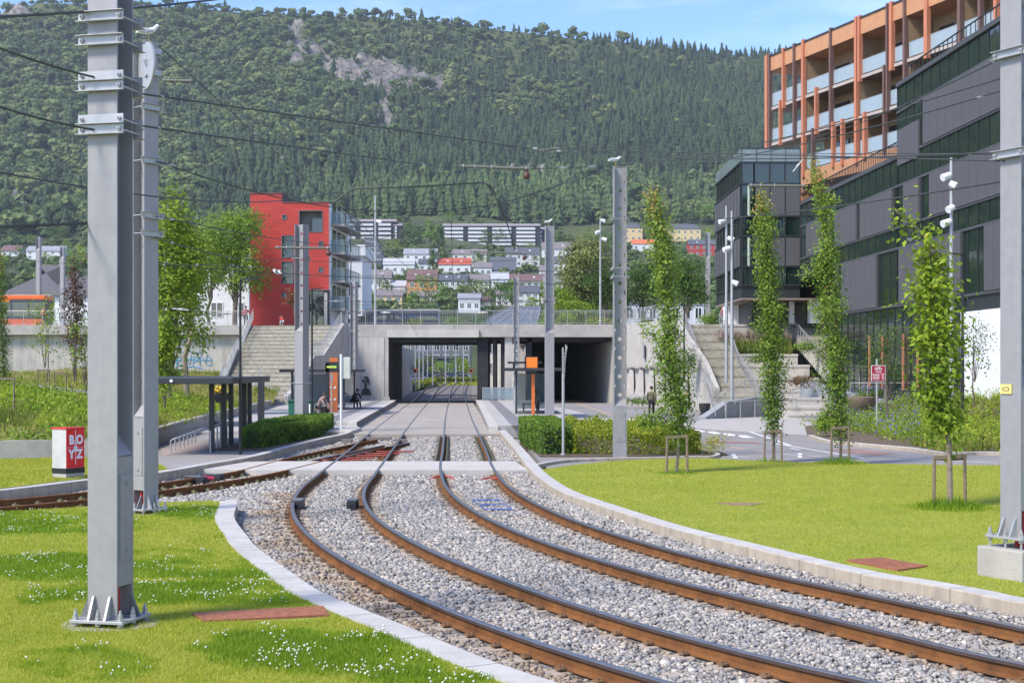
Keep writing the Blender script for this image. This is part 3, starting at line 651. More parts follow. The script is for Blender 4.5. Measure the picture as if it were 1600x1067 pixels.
# black plant picture on portal wall
pp = MB(); pc = D(572, 603, 117.85)
pp.prism([(-.42, 0), (.42, 0), (.42, .01), (-.42, .01)], 0, .2)
for s, (px, pz, rx, rz) in enumerate(((0, .35, .36, .2), (-.05, .75, .10, .35), (-.2, 1.15, .14, .12), (.14, 1.2, .16, .18), (.0, 1.45, .2, .1), (.2, .95, .08, .06))):
    pp.tube([(px, 0, pz), (px, -.012, pz)], 1, 12)
    n = 26
    for v in range(len(pp.v)-n*2 if False else len(pp.v)-48, len(pp.v)):
        x, y, z = pp.v[v]; pp.v[v] = (px+(x-px)*rx, y, pz+(z-pz)*rz)
o = pp.build('wall_picture', M['black']); o.location = (pc.x, 117.84, ZZ(617, 117.8)); tag(o, 'small black stencil of a plant in a pot on the portal wall', 'stencil')
# wing wall right + buttresses
ww = wall('retaining_wall', [(8.5, 117.9, -.3, ZU), (9.2, 117.9, -.3, ZU), (12.0, 104.5, -.3, 6.5), (13.3, 98.5, -.3, 3.4), (13.6, 95, -.3, 1.6)], .28, 'big pale concrete wing wall right of the road underpass', 'retaining wall', M['conc_wall'])
b = MB()
for k in range(6):
    y = 115-k*2.6; x = 9.2+(117.9-y)*.209
    b.add([(x-.02, y, -.2), (x-1.0+k*.05, y-.5, -.2), (x-.25, y, 3.0), (x-.02, y-.5, 3.0), (x-.02, y-1.1, -.2)], [(0, 1, 2), (1, 4, 3, 2), (0, 4, 1)])
b.build('buttress_ribs', M['conc'], ww)
b = MB(); b.bar((9.0, 117.5, 3.05), (12.0, 103, 3.05), .25, .12); b.build('ledge', M['conc'], ww)
b = MB(); b.box((10.35, 111.6, 4.2), (.12, .5, 1.1), rz=R(-12)); b.build('wall_niche', M['steel_d'], ww)
# wing wall beyond the underpass (left of the far track)
wall('retaining_wall', [(-10.4, 131.1, 0, 5.2), (-11.2, 150, 0, 4.0), (-13.6, 196, 0, .5)], .4, 'sloping concrete wall beside the track beyond the underpass', 'retaining wall', M['conc'])
# ---------------- platforms ----------------
def platform(name, outer, inner, z, label):
    t = empty(name, (outer[0][0], outer[0][1], 0), label, 'platform'); o0 = Vector(t.location)
    b = MB(); b.prism([(p[0]-o0.x, p[1]-o0.y) for p in inner], -.25, z-.004); b.build('paving', M['paver'], t)
    # edge kerb
    b = MB(); s = 1 if inner[-1][0] > outer[0][0] else -1
    ed = [(p[0], p[1]) for p in outer]
    po = ed+[(p[0]+s*.45, p[1]) for p in reversed(ed)]
    b.prism([(x-o0.x, y-o0.y) for x, y in po], -.25, z); b.build('edge_stones', M['conc_light'], t, bevel=.02)
    b = MB(); po = [(p[0]+s*1.05, p[1]) for p in ed]+[(p[0]+s*1.75, p[1]) for p in reversed(ed)]
    b.prism([(x-o0.x, y-o0.y) for x, y in po], z-.003, z+.006); b.build('warning_strip', M['dark_paver'], t)
    b = MB()
    for k in range(14):
        y = outer[0][1]+k*4; 
        b.bb(outer[0][0]+(s*1.8)-o0.x-(0 if s > 0 else 5), outer[0][0]+(s*1.8)-o0.x+(5 if s > 0 else 0), y-o0.y, y-o0.y+.05, z-.002, z+.003)
    b.build('joints', M['dark_paver'], t)
    return t
Lo = [(-7.42, 68.0), (-7.95, 80), (-8.6, 96), (-9.2, 110), (-9.6, 117.7)]
platform('tram_platform', Lo, Lo+[(-18.5, 103), (-21, 102), (-21, 78), (-14, 68.5)], .30, 'left tram platform with pale edge stones under the shelter with the orange panel')
Ro = [(-1.05, 63.2), (-1.5, 76), (-2.0, 90), (-2.35, 100), (-3.0, 117.8)]
platform('tram_platform', Ro, Ro+[(1.6, 118.2), (2.6, 100), (3.0, 70), (2.0, 64)], .30, 'right tram platform with pale edge stones under the shelter with the orange cube')
b = MB(); b.prism([(-7.42, 68), (-6.95, 65.5), (-7.0, 62), (-7.55, 62), (-7.9, 66), (-8.2, 68)], -.25, .12); tag(b.build('ramp_kerb', M['conc_light'], bevel=.02), kind='structure')
b = MB(); b.prism([(-8.2, 67.9), (-7.9, 66), (-7.6, 62.1), (-13.8, 61.5), (-14.0, 68.0)], -.25, .10); tag(b.build('pavement_left', M['paver']), kind='structure')
# kerb left: from the platform ramp to the left edge of the picture
kp = polyS([Vector((-7.0, 62.2, 0)), G(539, 678, .1), G(500, 686, .1), G(450, 698.5, .1), G(400, 712, .1), G(330, 724, .1), G(248, 738, .1), G(137, 749.5, .1), G(0, 766, .1), G(-200, 786, .1)], 6)
kerb_strip('kerb_branch', kp, .28, -.3, .10, 1, M['kerb'])
# lawn strip between that kerb and the low wall, far left
lw = [G(-120, 716, .05), G(0, 716, .05), G(137, 711, .05), G(215, 700, .05), G(262, 738, .05)]
slab('lawn_far_left', [(p.x, p.y) for p in (G(-260, 780, .05), G(-120, 716, .05), G(0, 717, .05), G(137, 712, .05), G(205, 706, .05), G(230, 715, .05), G(262, 734, .05), G(250, 735.5, .05), G(137, 747, .05), G(0, 763.5, .05))], -.3, .06, M['lawn'])
slab('gravel_edge_left', [(p.x, p.y) for p in (G(-300, 718, 0), G(-120, 714, 0), G(0, 714, 0), G(137, 708, 0), G(215, 697, 0), G(205, 706, .0), G(137, 711.5, .0), G(0, 716.5, .0), G(-120, 716.5, 0), G(-260, 740, 0))], -.3, .03, M['conc'])
wl = [(p.x, p.y, -.3, p.z) for p in (G(-260, 690, .62), G(-120, 689.5, .62), G(0, 689, .62), G(137, 687, .62), G(215, 678, .62), G(248, 668, .62), G(300, 654, .66), G(345, 643, .7), G(400, 631, .75), G(425, 625, .75))]
# (those rows are for the wall top)
wall('low_wall', wl, .35, 'long low curved concrete wall holding the left planted bank', 'low wall', M['conc'])
# planted bank
WLV = [Vector((p[0], p[1], 0)) for p in wl]
def WLV2(w): return [(p[0], p[1]) for p in w]
def bank_h(x, y):
    d = float(dist_line(np.array([x]), np.array([y]), WLV)[0])
    t = min(1, max(0, d/34)); s = t*(2-t)
    return .5+2.2*s+.12*mnoise.noise(Vector((x*.3, y*.3, 1)))
bx = [(p[0], p[1]) for p in wl]
def bank_front(x):
    xs = sorted(bx); return float(np.interp(x, [p[0] for p in xs], [p[1] for p in xs]))
from mathutils.geometry import delaunay_2d_cdt
def cdt_sheet(poly, hfun, step):
    n = len(poly); pts = [Vector((p[0], p[1])) for p in poly]
    xs_ = [p[0] for p in poly]; ys_ = [p[1] for p in poly]
    gx_, gy_ = np.meshgrid(np.arange(min(xs_), max(xs_), step), np.arange(min(ys_), max(ys_), step)); gx_ = gx_.ravel()+np.random.default_rng(2).uniform(-.2, .2, gx_.size)*step; gy_ = gy_.ravel()
    k = inpoly(gx_, gy_, poly) & (dist_line(gx_, gy_, [Vector((p[0], p[1], 0)) for p in list(poly)+[poly[0]]]) > step*.4)
    pts += [Vector((x, y)) for x, y in zip(gx_[k], gy_[k])]
    v, e_, f, *_ = delaunay_2d_cdt(pts, [], [list(range(n))], 1, 1e-4)
    b = MB(); b.v = [(p.x, p.y, hfun(p.x, p.y)) for p in v]; b.f = [tuple(q) for q in f]; b.mi = [0]*len(f); b.sm = [True]*len(f); return b
bank_poly = [(p[0], p[1]+.15) for p in WLV2(wl)]+[(-16.9, 103.5), (-21.9, 104.5), (-22.3, 121.25), (-62, 121.25), (-62, 46)]
b = cdt_sheet(bank_poly, bank_h, 1.2)
M['bank'] = mat('dry_grass_bank', (.26, .235, .055), .95, col2=(.13, .17, .03), scale=.8, bump=1, bscale=18)
tag(b.build('ground_bank', M['bank'], fix=False), kind='structure')
# bank path
bp = MB(); P = [(-48, 74), (-38, 78), (-33, 80), (-27, 78.5), (-22, 74)]
vs = []
for x, y in P: vs += [(x, y, bank_h(x, y)+.1), (x, y+4.5, bank_h(x, y+4.5)+.1)]
bp.add(vs, [(2*i, 2*i+2, 2*i+3, 2*i+1) for i in range(len(P)-1)]); tag(bp.build('path_on_bank', M['asph_light'], fix=False), kind='structure')
# ---------------- right side: terraces, stairs, ramps ----------------
tr = empty('seating_terraces', (18, 105, 0), 'pale concrete seating terraces between the two right-hand staircases', 'terraces')
TT = [(116.8, 6.5, 17.2, 23.0), (110.5, 4.0, 15.9, 22.2), (107.5, 3.15, 15.5, 22.5), (103.5, 2.2, 15.4, 22.3), (99.0, 1.4, 15.3, 21.6), (94.5, .75, 15.2, 20.5)]
for k, (yf, z, x0, x1) in enumerate(TT):
    b = MB(); b.bb(x0, x1, yf, 118.5 if k == 0 else TT[k-1][0]-.003, -.25, z)
    # proud coping
    b.bb(x0-.03, x1+.03, yf-.05, yf+.5, z-.16, z+.03)
    rel(b.build('terrace_step', M['conc_light'], tr), tr)
t2 = empty('seating_blocks', (18.5, 86, 0), 'low pale concrete sitting steps in front of the blue-grey ramp wall', 'steps')
for k, (x0, x1, y0, z) in enumerate(((16.3, 19.8, 87.5, 1.05), (15.5, 19.2, 83.5, .62), (15.6, 18.2, 80.2, .3))):
    b = MB(); b.bb(x0-18.5, x1-18.5, y0-86, y0+4-86, -.2, z); b.bb(x0-18.52, x1-18.48, y0-86.04, y0+.5-86, z-.12, z+.02); b.build('sitting_step', M['conc_light'], t2)
def flight(name, label, x0a, x1a, x0b, x1b, ya, yb, za, zb, n, m='stair'):
    t = empty(name, ((x0a+x1a)/2, (ya+yb)/2, za), label, 'staircase'); b = MB()
    for k in range(n):
        f0, f1 = k/n, (k+1)/n; z1 = za+(zb-za)*f1; y0 = ya+(yb-ya)*f0; y1 = ya+(yb-ya)*f1+.15
        xa, xb = x0a+(x0b-x0a)*f0, x1a+(x1b-x1a)*f0; xc, xd = x0a+(x0b-x0a)*f1, x1a+(x1b-x1a)*f1
        vs = [(x, y, z) for z in (z1-.9, z1) for x, y in ((xa, y0), (xb, y0), (xd, y1), (xc, y1))]
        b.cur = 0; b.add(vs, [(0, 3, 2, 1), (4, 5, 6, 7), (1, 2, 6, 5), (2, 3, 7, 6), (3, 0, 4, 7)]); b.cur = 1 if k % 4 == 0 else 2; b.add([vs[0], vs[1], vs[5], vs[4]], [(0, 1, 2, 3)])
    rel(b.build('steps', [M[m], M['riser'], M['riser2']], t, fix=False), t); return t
flight('outdoor_staircase', 'narrow concrete staircase with handrails just right of the wing wall', 12.9, 16.0, 14.5, 17.2, 90.5, 118.7, .2, ZU, 38)
flight('outdoor_staircase', 'upper concrete staircase beside the black building below the green figure', 22.3, 25.2, 22.9, 25.4, 97, 118.7, 1.8, ZU, 30)
for lb, pts in (('stepped handrail on the left side of the narrow right staircase', [(12.7, 90, .3), (13.1, 97, 1.9), (13.2, 99, 2.0), (13.9, 108, 4.3), (14.4, 118.5, ZU)]),
                ('stepped handrail on the right side of the narrow right staircase', [(16.1, 92, .6), (16.5, 104, 3.2), (17.0, 110, 4.6), (17.3, 118.5, ZU)]),
                ('handrail beside the upper staircase under the green figure', [(22.4, 99, 2.2), (22.9, 118, ZU)])):
    railing('stair_railing', lb, pts, .95, bars=False, mid=True, post=1.2)
# ramp walls
M['granite'] = mat('blue_grey_granite', (.29, .30, .31), .8, var=.15, scale=2.5, bump=.2, stain=.3)
t = wall('ramp_wall', [(11.0, 80.5, -.2, .12), (12.6, 82.5, -.2, .95), (14.5, 84.5, -.2, 1.15), (16.2, 86, -.2, 1.1)], .5, 'blue-grey granite ramp wall at the foot of the narrow right staircase', 'ramp wall', M['granite'])
t = wall('ramp_wall', [(18.6, 92.0, -.2, 2.2), (20.6, 88, -.2, 1.4), (22.0, 85, -.2, 1.0)], .5, 'sloping blue-grey ramp wall behind the leaning column tree', 'ramp wall', M['granite'])
t = wall('ramp_wall', [(19.9, 85.2, -.2, .95), (24.5, 84.0, -.2, .95), (28.5, 82.5, -.2, .95)], .6, 'grey granite edge running behind the flower bed on the right', 'ramp wall', M['granite'])
for lb, pts in (('rising handrail over the blue-grey ramp at the foot of the narrow staircase', [(11.6, 81.2, .1), (13.6, 83.2, 1.15), (16.1, 84.6, 1.2)]),
                ('handrail over the pale sitting steps', [(16.4, 83.2, .6), (19.8, 87, 1.5), (21.5, 88, 1.5)]),
                ('row of upright rail posts before the grey ramp', [(20.5, 86.2, 1.0), (24.5, 85.4, 1.0)]),
                ('low handrail with uprights on the paved ramp landing', [(12.0, 79.8, 0), (16.6, 83.0, .1)])):
    railing('ramp_railing', lb, pts, 1.0, bars=False, post=1.1)
slab('paving_right', [(7.4, 72), (11, 80.3), (16.2, 85.5), (16, 79), (15.5, 70), (16.5, 62), (13, 60.5), (9.5, 66)], -.003, .012, M['paver'])
slab('pavement_edge_right', [(3.0, 78), (3.4, 66), (5.6, 64), (5.2, 78), (3.9, 100), (2.5, 117), (1.6, 117)], -.003, .06, M['paver'])
# right flower bed
fb = [(p.x, p.y) for p in (G(1262, 680, .1), G(1290, 688, .1), G(1340, 693, .1), G(1420, 700, .1), G(1460, 706, .1), G(1500, 707, .1), G(1565, 707, .1), G(1800, 716, .1))]
kb = [Vector((x, y, 0)) for x, y in fb]; kb = polyS(kb, 5)
kerb_strip('kerb_bed', kb[::-1], .22, -.3, .12, 1, M['kerb'])
def fbed_h(x, y):
    yf = float(np.interp(x, [p[0] for p in fb], [p[1] for p in fb]))
    d = float(dist_line(np.array([x]), np.array([y]), BEDL)[0]); t = min(1, d/9); return .1+.4*t+1.9*max(0, min(1, (x-20)/7))*min(1, max(0, (y-yf)/22))*(1 if y > 0 else 1)
BEDL = [Vector((p.x, p.y, 0)) for p in kb if p.x < 40]+[Vector((40, 60, 0)), Vector((60, 84, 0)), Vector((19.9, 84.6, 0)), Vector((17.5, 74, 0)), Vector((14.0, 68, 0)), Vector((kb[0].x, kb[0].y, 0))]
bedpoly = [(p.x, p.y+.12) for p in kb if p.x < 40]+[(40, 84), (19.9, 84.6), (17.5, 74), (14.0, 68)]
b = cdt_sheet(bedpoly, fbed_h, .9)
tag(b.build('ground_flower_bed', M['soil'], fix=False), kind='structure')
# ---------------- road markings ----------------
def sheet(b, pts, z=.004): 
    n = len(pts); b.add([(p.x, p.y, z) for p in pts], [tuple(range(n))])
def line_px(b, a, c, wd, z=.004):
    a = Vector((*G(*a)[:2], z)); c = Vector((*G(*c)[:2], z)); d = (c-a).normalized(); s = Vector((-d.y, d.x, 0))*wd/2
    b.add([a-s, c-s, c+s, a+s], [(0, 1, 2, 3)])
b = MB()
for k in range(6): line_px(b, (915+k*13, 652.5+k*.3), (924+k*13, 654.5+k*.3), .5)
for k in range(5): line_px(b, (1060+k*24, 668+k*3), (1075+k*24, 672+k*3), .45)
for a, c in (((1205, 692), (1350, 716)), ((1350, 716), (1560, 723)), ((1220, 709), (1260, 712)), ((1245, 711), (1285, 713)), ((1250, 708), (1250, 715)), ((1140, 712), (1170, 714)), ((1145, 709), (1150, 716)), ((1095, 648), (1235, 696)), ((1235, 700), (1250, 703))): line_px(b, a, c, .14)
tag(b.build('road_markings', M['wline'], fix=False), kind='structure')
b = MB()
for a, c in (((900, 630), (955, 648)), ((955, 648), (1010, 664)), ((1020, 668), (1040, 674)), ((1060, 680), (1090, 687)), ((1100, 690), (1130, 696)), ((1140, 698), (1165, 702)), ((1180, 704), (1200, 707))): line_px(b, a, c, .13)
tag(b.build('road_markings_yellow', M['yline'], fix=False), kind='structure')
b = MB(); sheet(b, [G(1290, 703), G(1330, 701), G(1400, 708), G(1370, 712)]); sheet(b, [G(1100, 688), G(1180, 690), G(1190, 693), G(1110, 692)], .005)
tag(b.build('road_red_patch', M['rust_asph'], fix=False), kind='structure')
b = MB(); sheet(b, [G(250, 700), G(330, 690), G(350, 697), G(255, 712)]); tag(b.build('road_worn_patch', mat('pinkish_worn_asphalt', (.36, .29, .27), .9), fix=False), kind='structure')
# rusty cover plates in the lawns and bare patches
for lb, q, z in (('rusty red steel cover plate in the left foreground lawn', ((300, 958), (505, 947), (515, 961), (318, 970)), .095), ('rusty red steel cover plate in the right lawn near the kerb', ((1322, 875), (1375, 871), (1450, 884), (1402, 891)), .095)):
    b = MB(); P = [G(x, y, z) for x, y in q]; c = sum(P, Vector())/4; b.prism([(p.x-c.x, p.y-c.y) for p in P], -.03, .01); o = b.build('cover_plate', M['rustplate']); o.location = (c.x, c.y, z); tag(o, lb, 'cover plate')
for lb, x, y, r in (('brown bare earth patch in the right lawn', 1156, 787.5, .45),):
    p = G(x, y, .08); b = MB(); b.prism([(r*(1+.25*math.sin(3*a))*math.cos(a), r*.7*math.sin(a)) for a in [k*2*PI/20 for k in range(20)]], 0, .012); o = b.build('earth_patch', mat('dry_earth', (.26, .18, .09), .95, var=.4, scale=14, bump=.8)); o.location = p; o['kind'] = 'structure'
# ---------------- hill country behind the town ----------------
YK = np.array([326, 345, 380, 400, 450, 500, 600, 700, 800, 860, 900, 1000, 1150, 1300, 1420, 1500, 1600, 2100])
ZK = np.array([-.35, 1.5, 10, 16, 22.2, 28.7, 40.9, 55, 69.4, 77.9, 89, 116.6, 170, 238.6, 302, 361, 372, 330])
RX = (np.array([-400, -60, 0, 60, 130, 200, 253, 300, 400, 500, 577, 686, 800, 900, 1000, 1100, 1200, 1400, 1700, 2200])-800)*.675
RZ = np.array([(578-y)/2222*1500+2.78 for y in (60, 40, 22, 4, 6, 10, 12, 16, 27, 22, 22, 33, 50, 61, 72, 83, 90, 100, 120, 150)])
def terr(X, Y):
    X = np.asarray(X, float); Y = np.asarray(Y, float)
    z = np.interp(Y, YK, ZK); r = np.interp(X, RX, RZ)
    k = np.clip((Y-900)/600, 0, 1.0); z = np.where(Y > 900, 89+(z-89)*((r-89)/(361-89)), z)
    amp = np.clip((Y-360)/600, 0, 1)
    nz = np.sin(X*.013+Y*.004)*5+np.sin(X*.031-Y*.011+1.3)*3+np.sin(X*.07+Y*.05)*1.2+np.sin(X*.021+2*np.sin(Y*.009))*4
    return z+nz*amp*np.clip((1560-Y)/200, .15, 1)
def hit(px, py, y0=335, y1=1590):        # where the sight line through a photo pixel meets the hill
    Ys = np.arange(y0, y1, 2.0); X = (px-CX)/FPX*Ys; zr = CH-(py-HY)/FPX*Ys; d = terr(X, Ys)-zr
    i = np.argmax(d > 0)
    if d[i] <= 0: i = len(Ys)-1
    return Vector((X[i], Ys[i], float(terr(X[i], Ys[i]))))
nx, ny = 330, 250
gx = np.linspace(-900, 950, nx); gy = np.concatenate([np.linspace(326, 1000, 90), np.linspace(1004, 1600, 140), np.linspace(1620, 2100, 20)]); ny = len(gy)
GX, GY = np.meshgrid(gx, gy); GZ = terr(GX, GY)
PXg = CX+GX/GY*FPX; PYg = HY+(CH-GZ)/GY*FPX
def blob(px, py, items):
    m = np.zeros(px.shape)
    for (x, y, rx, ry) in items: m = np.maximum(m, np.clip(1.6-((px-x)/rx)**2-((py-y)/ry)**2, 0, 1))
    return m
ROCK = [(460, 48, 13, 12), (468, 72, 18, 9), (490, 82, 16, 11), (505, 72, 10, 7), (528, 108, 23, 14), (548, 120, 20, 17), (575, 118, 24, 19), (605, 118, 26, 20), (635, 123, 23, 18), (662, 128, 17, 13), (684, 134, 12, 9), (465, 100, 12, 6), (515, 96, 14, 7),
        (607, 150, 8, 10), (603, 170, 10, 13), (598, 184, 13, 8), (608, 188, 9, 12), (585, 205, 13, 8), (600, 208, 7, 7), (22, 330, 42, 13), (0, 328, 20, 12), (55, 326, 22, 7), (845, 275, 60, 7), (70, 195, 8, 6), (960, 300, 30, 6), (30, 25, 18, 8)]
rock = blob(PXg, PYg, ROCK)
rn = np.array([mnoise.noise(Vector((x*.03, y*.03, z*.06))) for x, y, z in zip(GX.ravel(), GY.ravel(), GZ.ravel())]).reshape(GX.shape)
rock = np.clip(rock*1.35+rn*1.3*(rock > 0), 0, 1)
ridg = np.array([abs(mnoise.noise(Vector((x*.09, y*.05, z*.14)))) for x, y, z in zip(GX.ravel(), GY.ravel(), GZ.ravel())]).reshape(GX.shape)
GZ = GZ+rock*(ridg*26-5)
V = np.stack([GX, GY, GZ], -1).reshape(-1, 3); idx = np.arange(nx*ny).reshape(ny, nx)
F = np.stack([idx[:-1, :-1], idx[:-1, 1:], idx[1:, 1:], idx[1:, :-1]], -1).reshape(-1, 4)
def hillmat():
    m, n, b = nodes_of('hillside'); L = n.links.new
    geo = n.nodes.new('ShaderNodeNewGeometry'); at = n.nodes.new('ShaderNodeAttribute'); at.attribute_name = 'rock'
    n1 = n.nodes.new('ShaderNodeTexNoise'); n1.inputs['Scale'].default_value = .035; n1.inputs['Detail'].default_value = 8; n1.inputs['Roughness'].default_value = .7; L(geo.outputs['Position'], n1.inputs['Vector'])
    r1 = n.nodes.new('ShaderNodeValToRGB'); L(n1.outputs['Fac'], r1.inputs[0]); c = r1.color_ramp
    c.elements[0].position = .35; c.elements[0].color = (.035, .06, .018, 1); c.elements[1].position = .7; c.elements[1].color = (.13, .15, .045, 1)
    n2 = n.nodes.new('ShaderNodeTexNoise'); n2.inputs['Scale'].default_value = .22; n2.inputs['Detail'].default_value = 10; n2.inputs['Roughness'].default_value = .75; L(geo.outputs['Position'], n2.inputs['Vector'])
    r2 = n.nodes.new('ShaderNodeValToRGB'); L(n2.outputs['Fac'], r2.inputs[0]); c = r2.color_ramp
    c.elements[0].position = .36; c.elements[0].color = (.05, .045, .04, 1); c.elements[1].position = .62; c.elements[1].color = (.38, .32, .26, 1); e = c.elements.new(.5); e.color = (.19, .175, .16, 1)
    mx = n.nodes.new('ShaderNodeMix'); mx.data_type = 'RGBA'; L(at.outputs['Fac'], mx.inputs[0]); L(r1.outputs[0], mx.inputs[6]); L(r2.outputs[0], mx.inputs[7])
    L(mx.outputs[2], b.inputs['Base Color']); b.inputs['Roughness'].default_value = .95
    bp = n.nodes.new('ShaderNodeBump'); bp.inputs['Strength'].default_value = .9; bp.inputs['Distance'].default_value = 3; L(n2.outputs['Fac'], bp.inputs['Height']); L(bp.outputs[0], b.inputs['Normal'])
    return m
tag(mesh_np('hill', V, F, hillmat(), {'rock': rock.ravel()}, smooth=True), kind='structure')
# ---------------- tree prototypes for the forest (arrays) ----------------
def conifer_arr(rng, tiers=5, sides=7):
    V = []; F = []
    for k in range(tiers):
        f = k/tiers; zb = .06+.80*f; zt = min(1.0, zb+.34*(1-.35*f)); r = .23*(1-f)**.85+.025
        b0 = len(V); V.append((rng.normal(0, .01), rng.normal(0, .01), zt))
        for s in range(sides*2):
            a = PI*s/sides+k*.4; rr = r*(1.0 if s % 2 == 0 else .55)*rng.uniform(.7, 1.2); V.append((rr*math.cos(a), rr*math.sin(a), zb-(.05 if s % 2 == 0 else -.05)*rng.uniform(.4, 1.2)))
        for s in range(sides*2): F.append((b0, b0+1+s, b0+1+(s+1) % (sides*2)))
    return np.array(V), np.array(F)
def broad_arr(rng, n=46, leaf=.17):
    V = []; F = []
    lob = [(rng.uniform(-.16, .16), rng.uniform(-.16, .16), rng.uniform(.45, .8), rng.uniform(.15, .27)) for _ in range(6)]
    for i in range(n):
        lx, ly, lz, lr = lob[i % 6]; d = rng.normal(size=3); d /= np.linalg.norm(d); d[2] = abs(d[2])*.9 if rng.random() < .75 else d[2]
        c = np.array([lx, ly, lz])+d*lr; t = np.cross(d, rng.normal(size=3)); t /= np.linalg.norm(t)+1e-9; u = np.cross(d, t)
        t = t+d*rng.normal(0, .35); u = u+d*rng.normal(0, .35); s = leaf*rng.uniform(.6, 1.1); b0 = len(V)
        V += [c-t*s*.5-u*s*.3, c+t*s*.5-u*s*.3, c+u*s*.6]; F.append((b0, b0+1, b0+2))
        V += [c-t*s*.35+u*s*.4+d*.02, c+t*s*.1-u*s*.5+d*.02, c+t*s*.5+u*s*.3]; F.append((b0+3, b0+4, b0+5))
    return np.array(V), np.array(F)
def scatter(protos, which, P, H, Wd, tint, name, material, kind='stuff'):
    Vs = []; Fs = []; Ts = []; base = 0
    for k, (pv, pf) in enumerate(protos):
        sel = np.where(which == k)[0]
        if len(sel) == 0: continue
        a = RNG.uniform(0, 2*PI, len(sel)); ca, sa = np.cos(a)[:, None], np.sin(a)[:, None]
        x = (pv[None, :, 0]*ca-pv[None, :, 1]*sa)*Wd[sel][:, None]; y = (pv[None, :, 0]*sa+pv[None, :, 1]*ca)*Wd[sel][:, None]; z = pv[None, :, 2]*H[sel][:, None]
        v = np.stack([x+P[sel, 0][:, None], y+P[sel, 1][:, None], z+P[sel, 2][:, None]], -1)
        f = pf[None]+(np.arange(len(sel))*len(pv))[:, None, None]+base
        Vs.append(v.reshape(-1, 3)); Fs.append(f.reshape(-1, 3)); base += v.shape[0]*v.shape[1]
        Ts.append(np.clip(tint[sel][:, None]+RNG.normal(0, .05, (len(sel), len(pv))), 0, 1).ravel())
    o = mesh_np(name, np.concatenate(Vs), np.concatenate(Fs), material, {'tint': np.concatenate(Ts)}); o['kind'] = kind; return o
rg = np.random.default_rng(5)
PROT = [conifer_arr(rg) for _ in range(4)]+[broad_arr(rg, 110, .22) for _ in range(5)]
# forest positions over the slope
n = 80000; X = RNG.uniform(-640, 720, n); Y = RNG.uniform(560, 1512, n)
px = CX+X/Y*FPX; Zt = terr(X, Y); py = HY+(CH-Zt)/Y*FPX
k = (px > -60) & (px < 1320); X, Y, px, py, Zt = X[k], Y[k], px[k], py[k], Zt[k]
rk = blob(px, py, ROCK)
ns = np.array([mnoise.noise(Vector((x*.012, y*.01, 3))) for x, y in zip(X, Y)])
ns2 = np.array([mnoise.noise(Vector((x*.03, y*.03, 9))) for x, y in zip(X, Y)])
# share of spruce: high in the lower forest and to the right, low on the upper left
frac = np.clip(.10+(py-120)/180+(px-500)/520+ns*1.3, .04, .95)
frac = np.where((py > 285) & (px > 330) & (px < 900), .93, np.where(py > 285, .35, frac))
keep = (rk < .3) | (RNG.random(len(X)) < .06) & (RNG.random(len(X)) < np.where(py > 200, .95, np.clip(.92+ns2*.9+(px-500)/1500, .35, .97)))
# clearings with grass: lower left shoulder and near the crag
keep &= (Y < 1468) | (RNG.random(len(X)) < .8)
keep &= ~(((px > 515) & (px < 870) & (Y < 938)) | ((px > 150) & (px < 515) & (Y < 800)) | ((px >= 870) & (py > 352)) | ((px <= 150) & (py > 372)) | ((py > 297) & (py < 306) & (RNG.random(len(X)) < .4)))
X, Y, px, py, Zt, frac, ns, ns2 = [a[keep] for a in (X, Y, px, py, Zt, frac, ns, ns2)]
# thin by spacing on a grid
cell = {}; sel = []
for i in RNG.permutation(len(X)):
    c = (int(X[i]/6.0), int(Y[i]/7.0))
    if c in cell: continue
    cell[c] = 1; sel.append(i)
sel = np.array(sel); X, Y, px, py, Zt, frac, ns, ns2 = [a[sel] for a in (X, Y, px, py, Zt, frac, ns, ns2)]
con = RNG.random(len(X)) < frac
which = np.where(con, RNG.integers(0, 4, len(X)), 4+RNG.integers(0, 5, len(X)))
up = np.clip((Y-900)/600, 0, 1)
H = np.where(Y > 1468, RNG.uniform(.5, 1.2, len(X)), 1)*np.where(con, RNG.uniform(12, 27, len(X))*(1-.42*up), np.clip(RNG.lognormal(2.3, .33, len(X)), 4, 19)*(1-.35*up))
W = np.where(con, H*RNG.uniform(.9, 1.45, len(X)), H*RNG.uniform(1.1, 1.7, len(X)))
tint = np.where(con, .05+.24*RNG.random(len(X))+ns*.15, .52+.36*RNG.random(len(X))+ns2*.4)
tint = np.where(con & (py > 290) & (px > 480), tint+.16+.1*RNG.random(len(X)), tint)
M['forest'] = leafmat('forest_foliage', [(0, (.03, .056, .027)), (.25, (.066, .105, .042)), (.5, (.115, .175, .062)), (.78, (.185, .25, .085)), (1, (.28, .32, .12))], trans=.28, rough=.8)
scatter(PROT, which, np.stack([X, Y, Zt-.6], 1), H, W, tint, 'forest', M['forest'])
print('forest trees', len(X))

HROWS = None
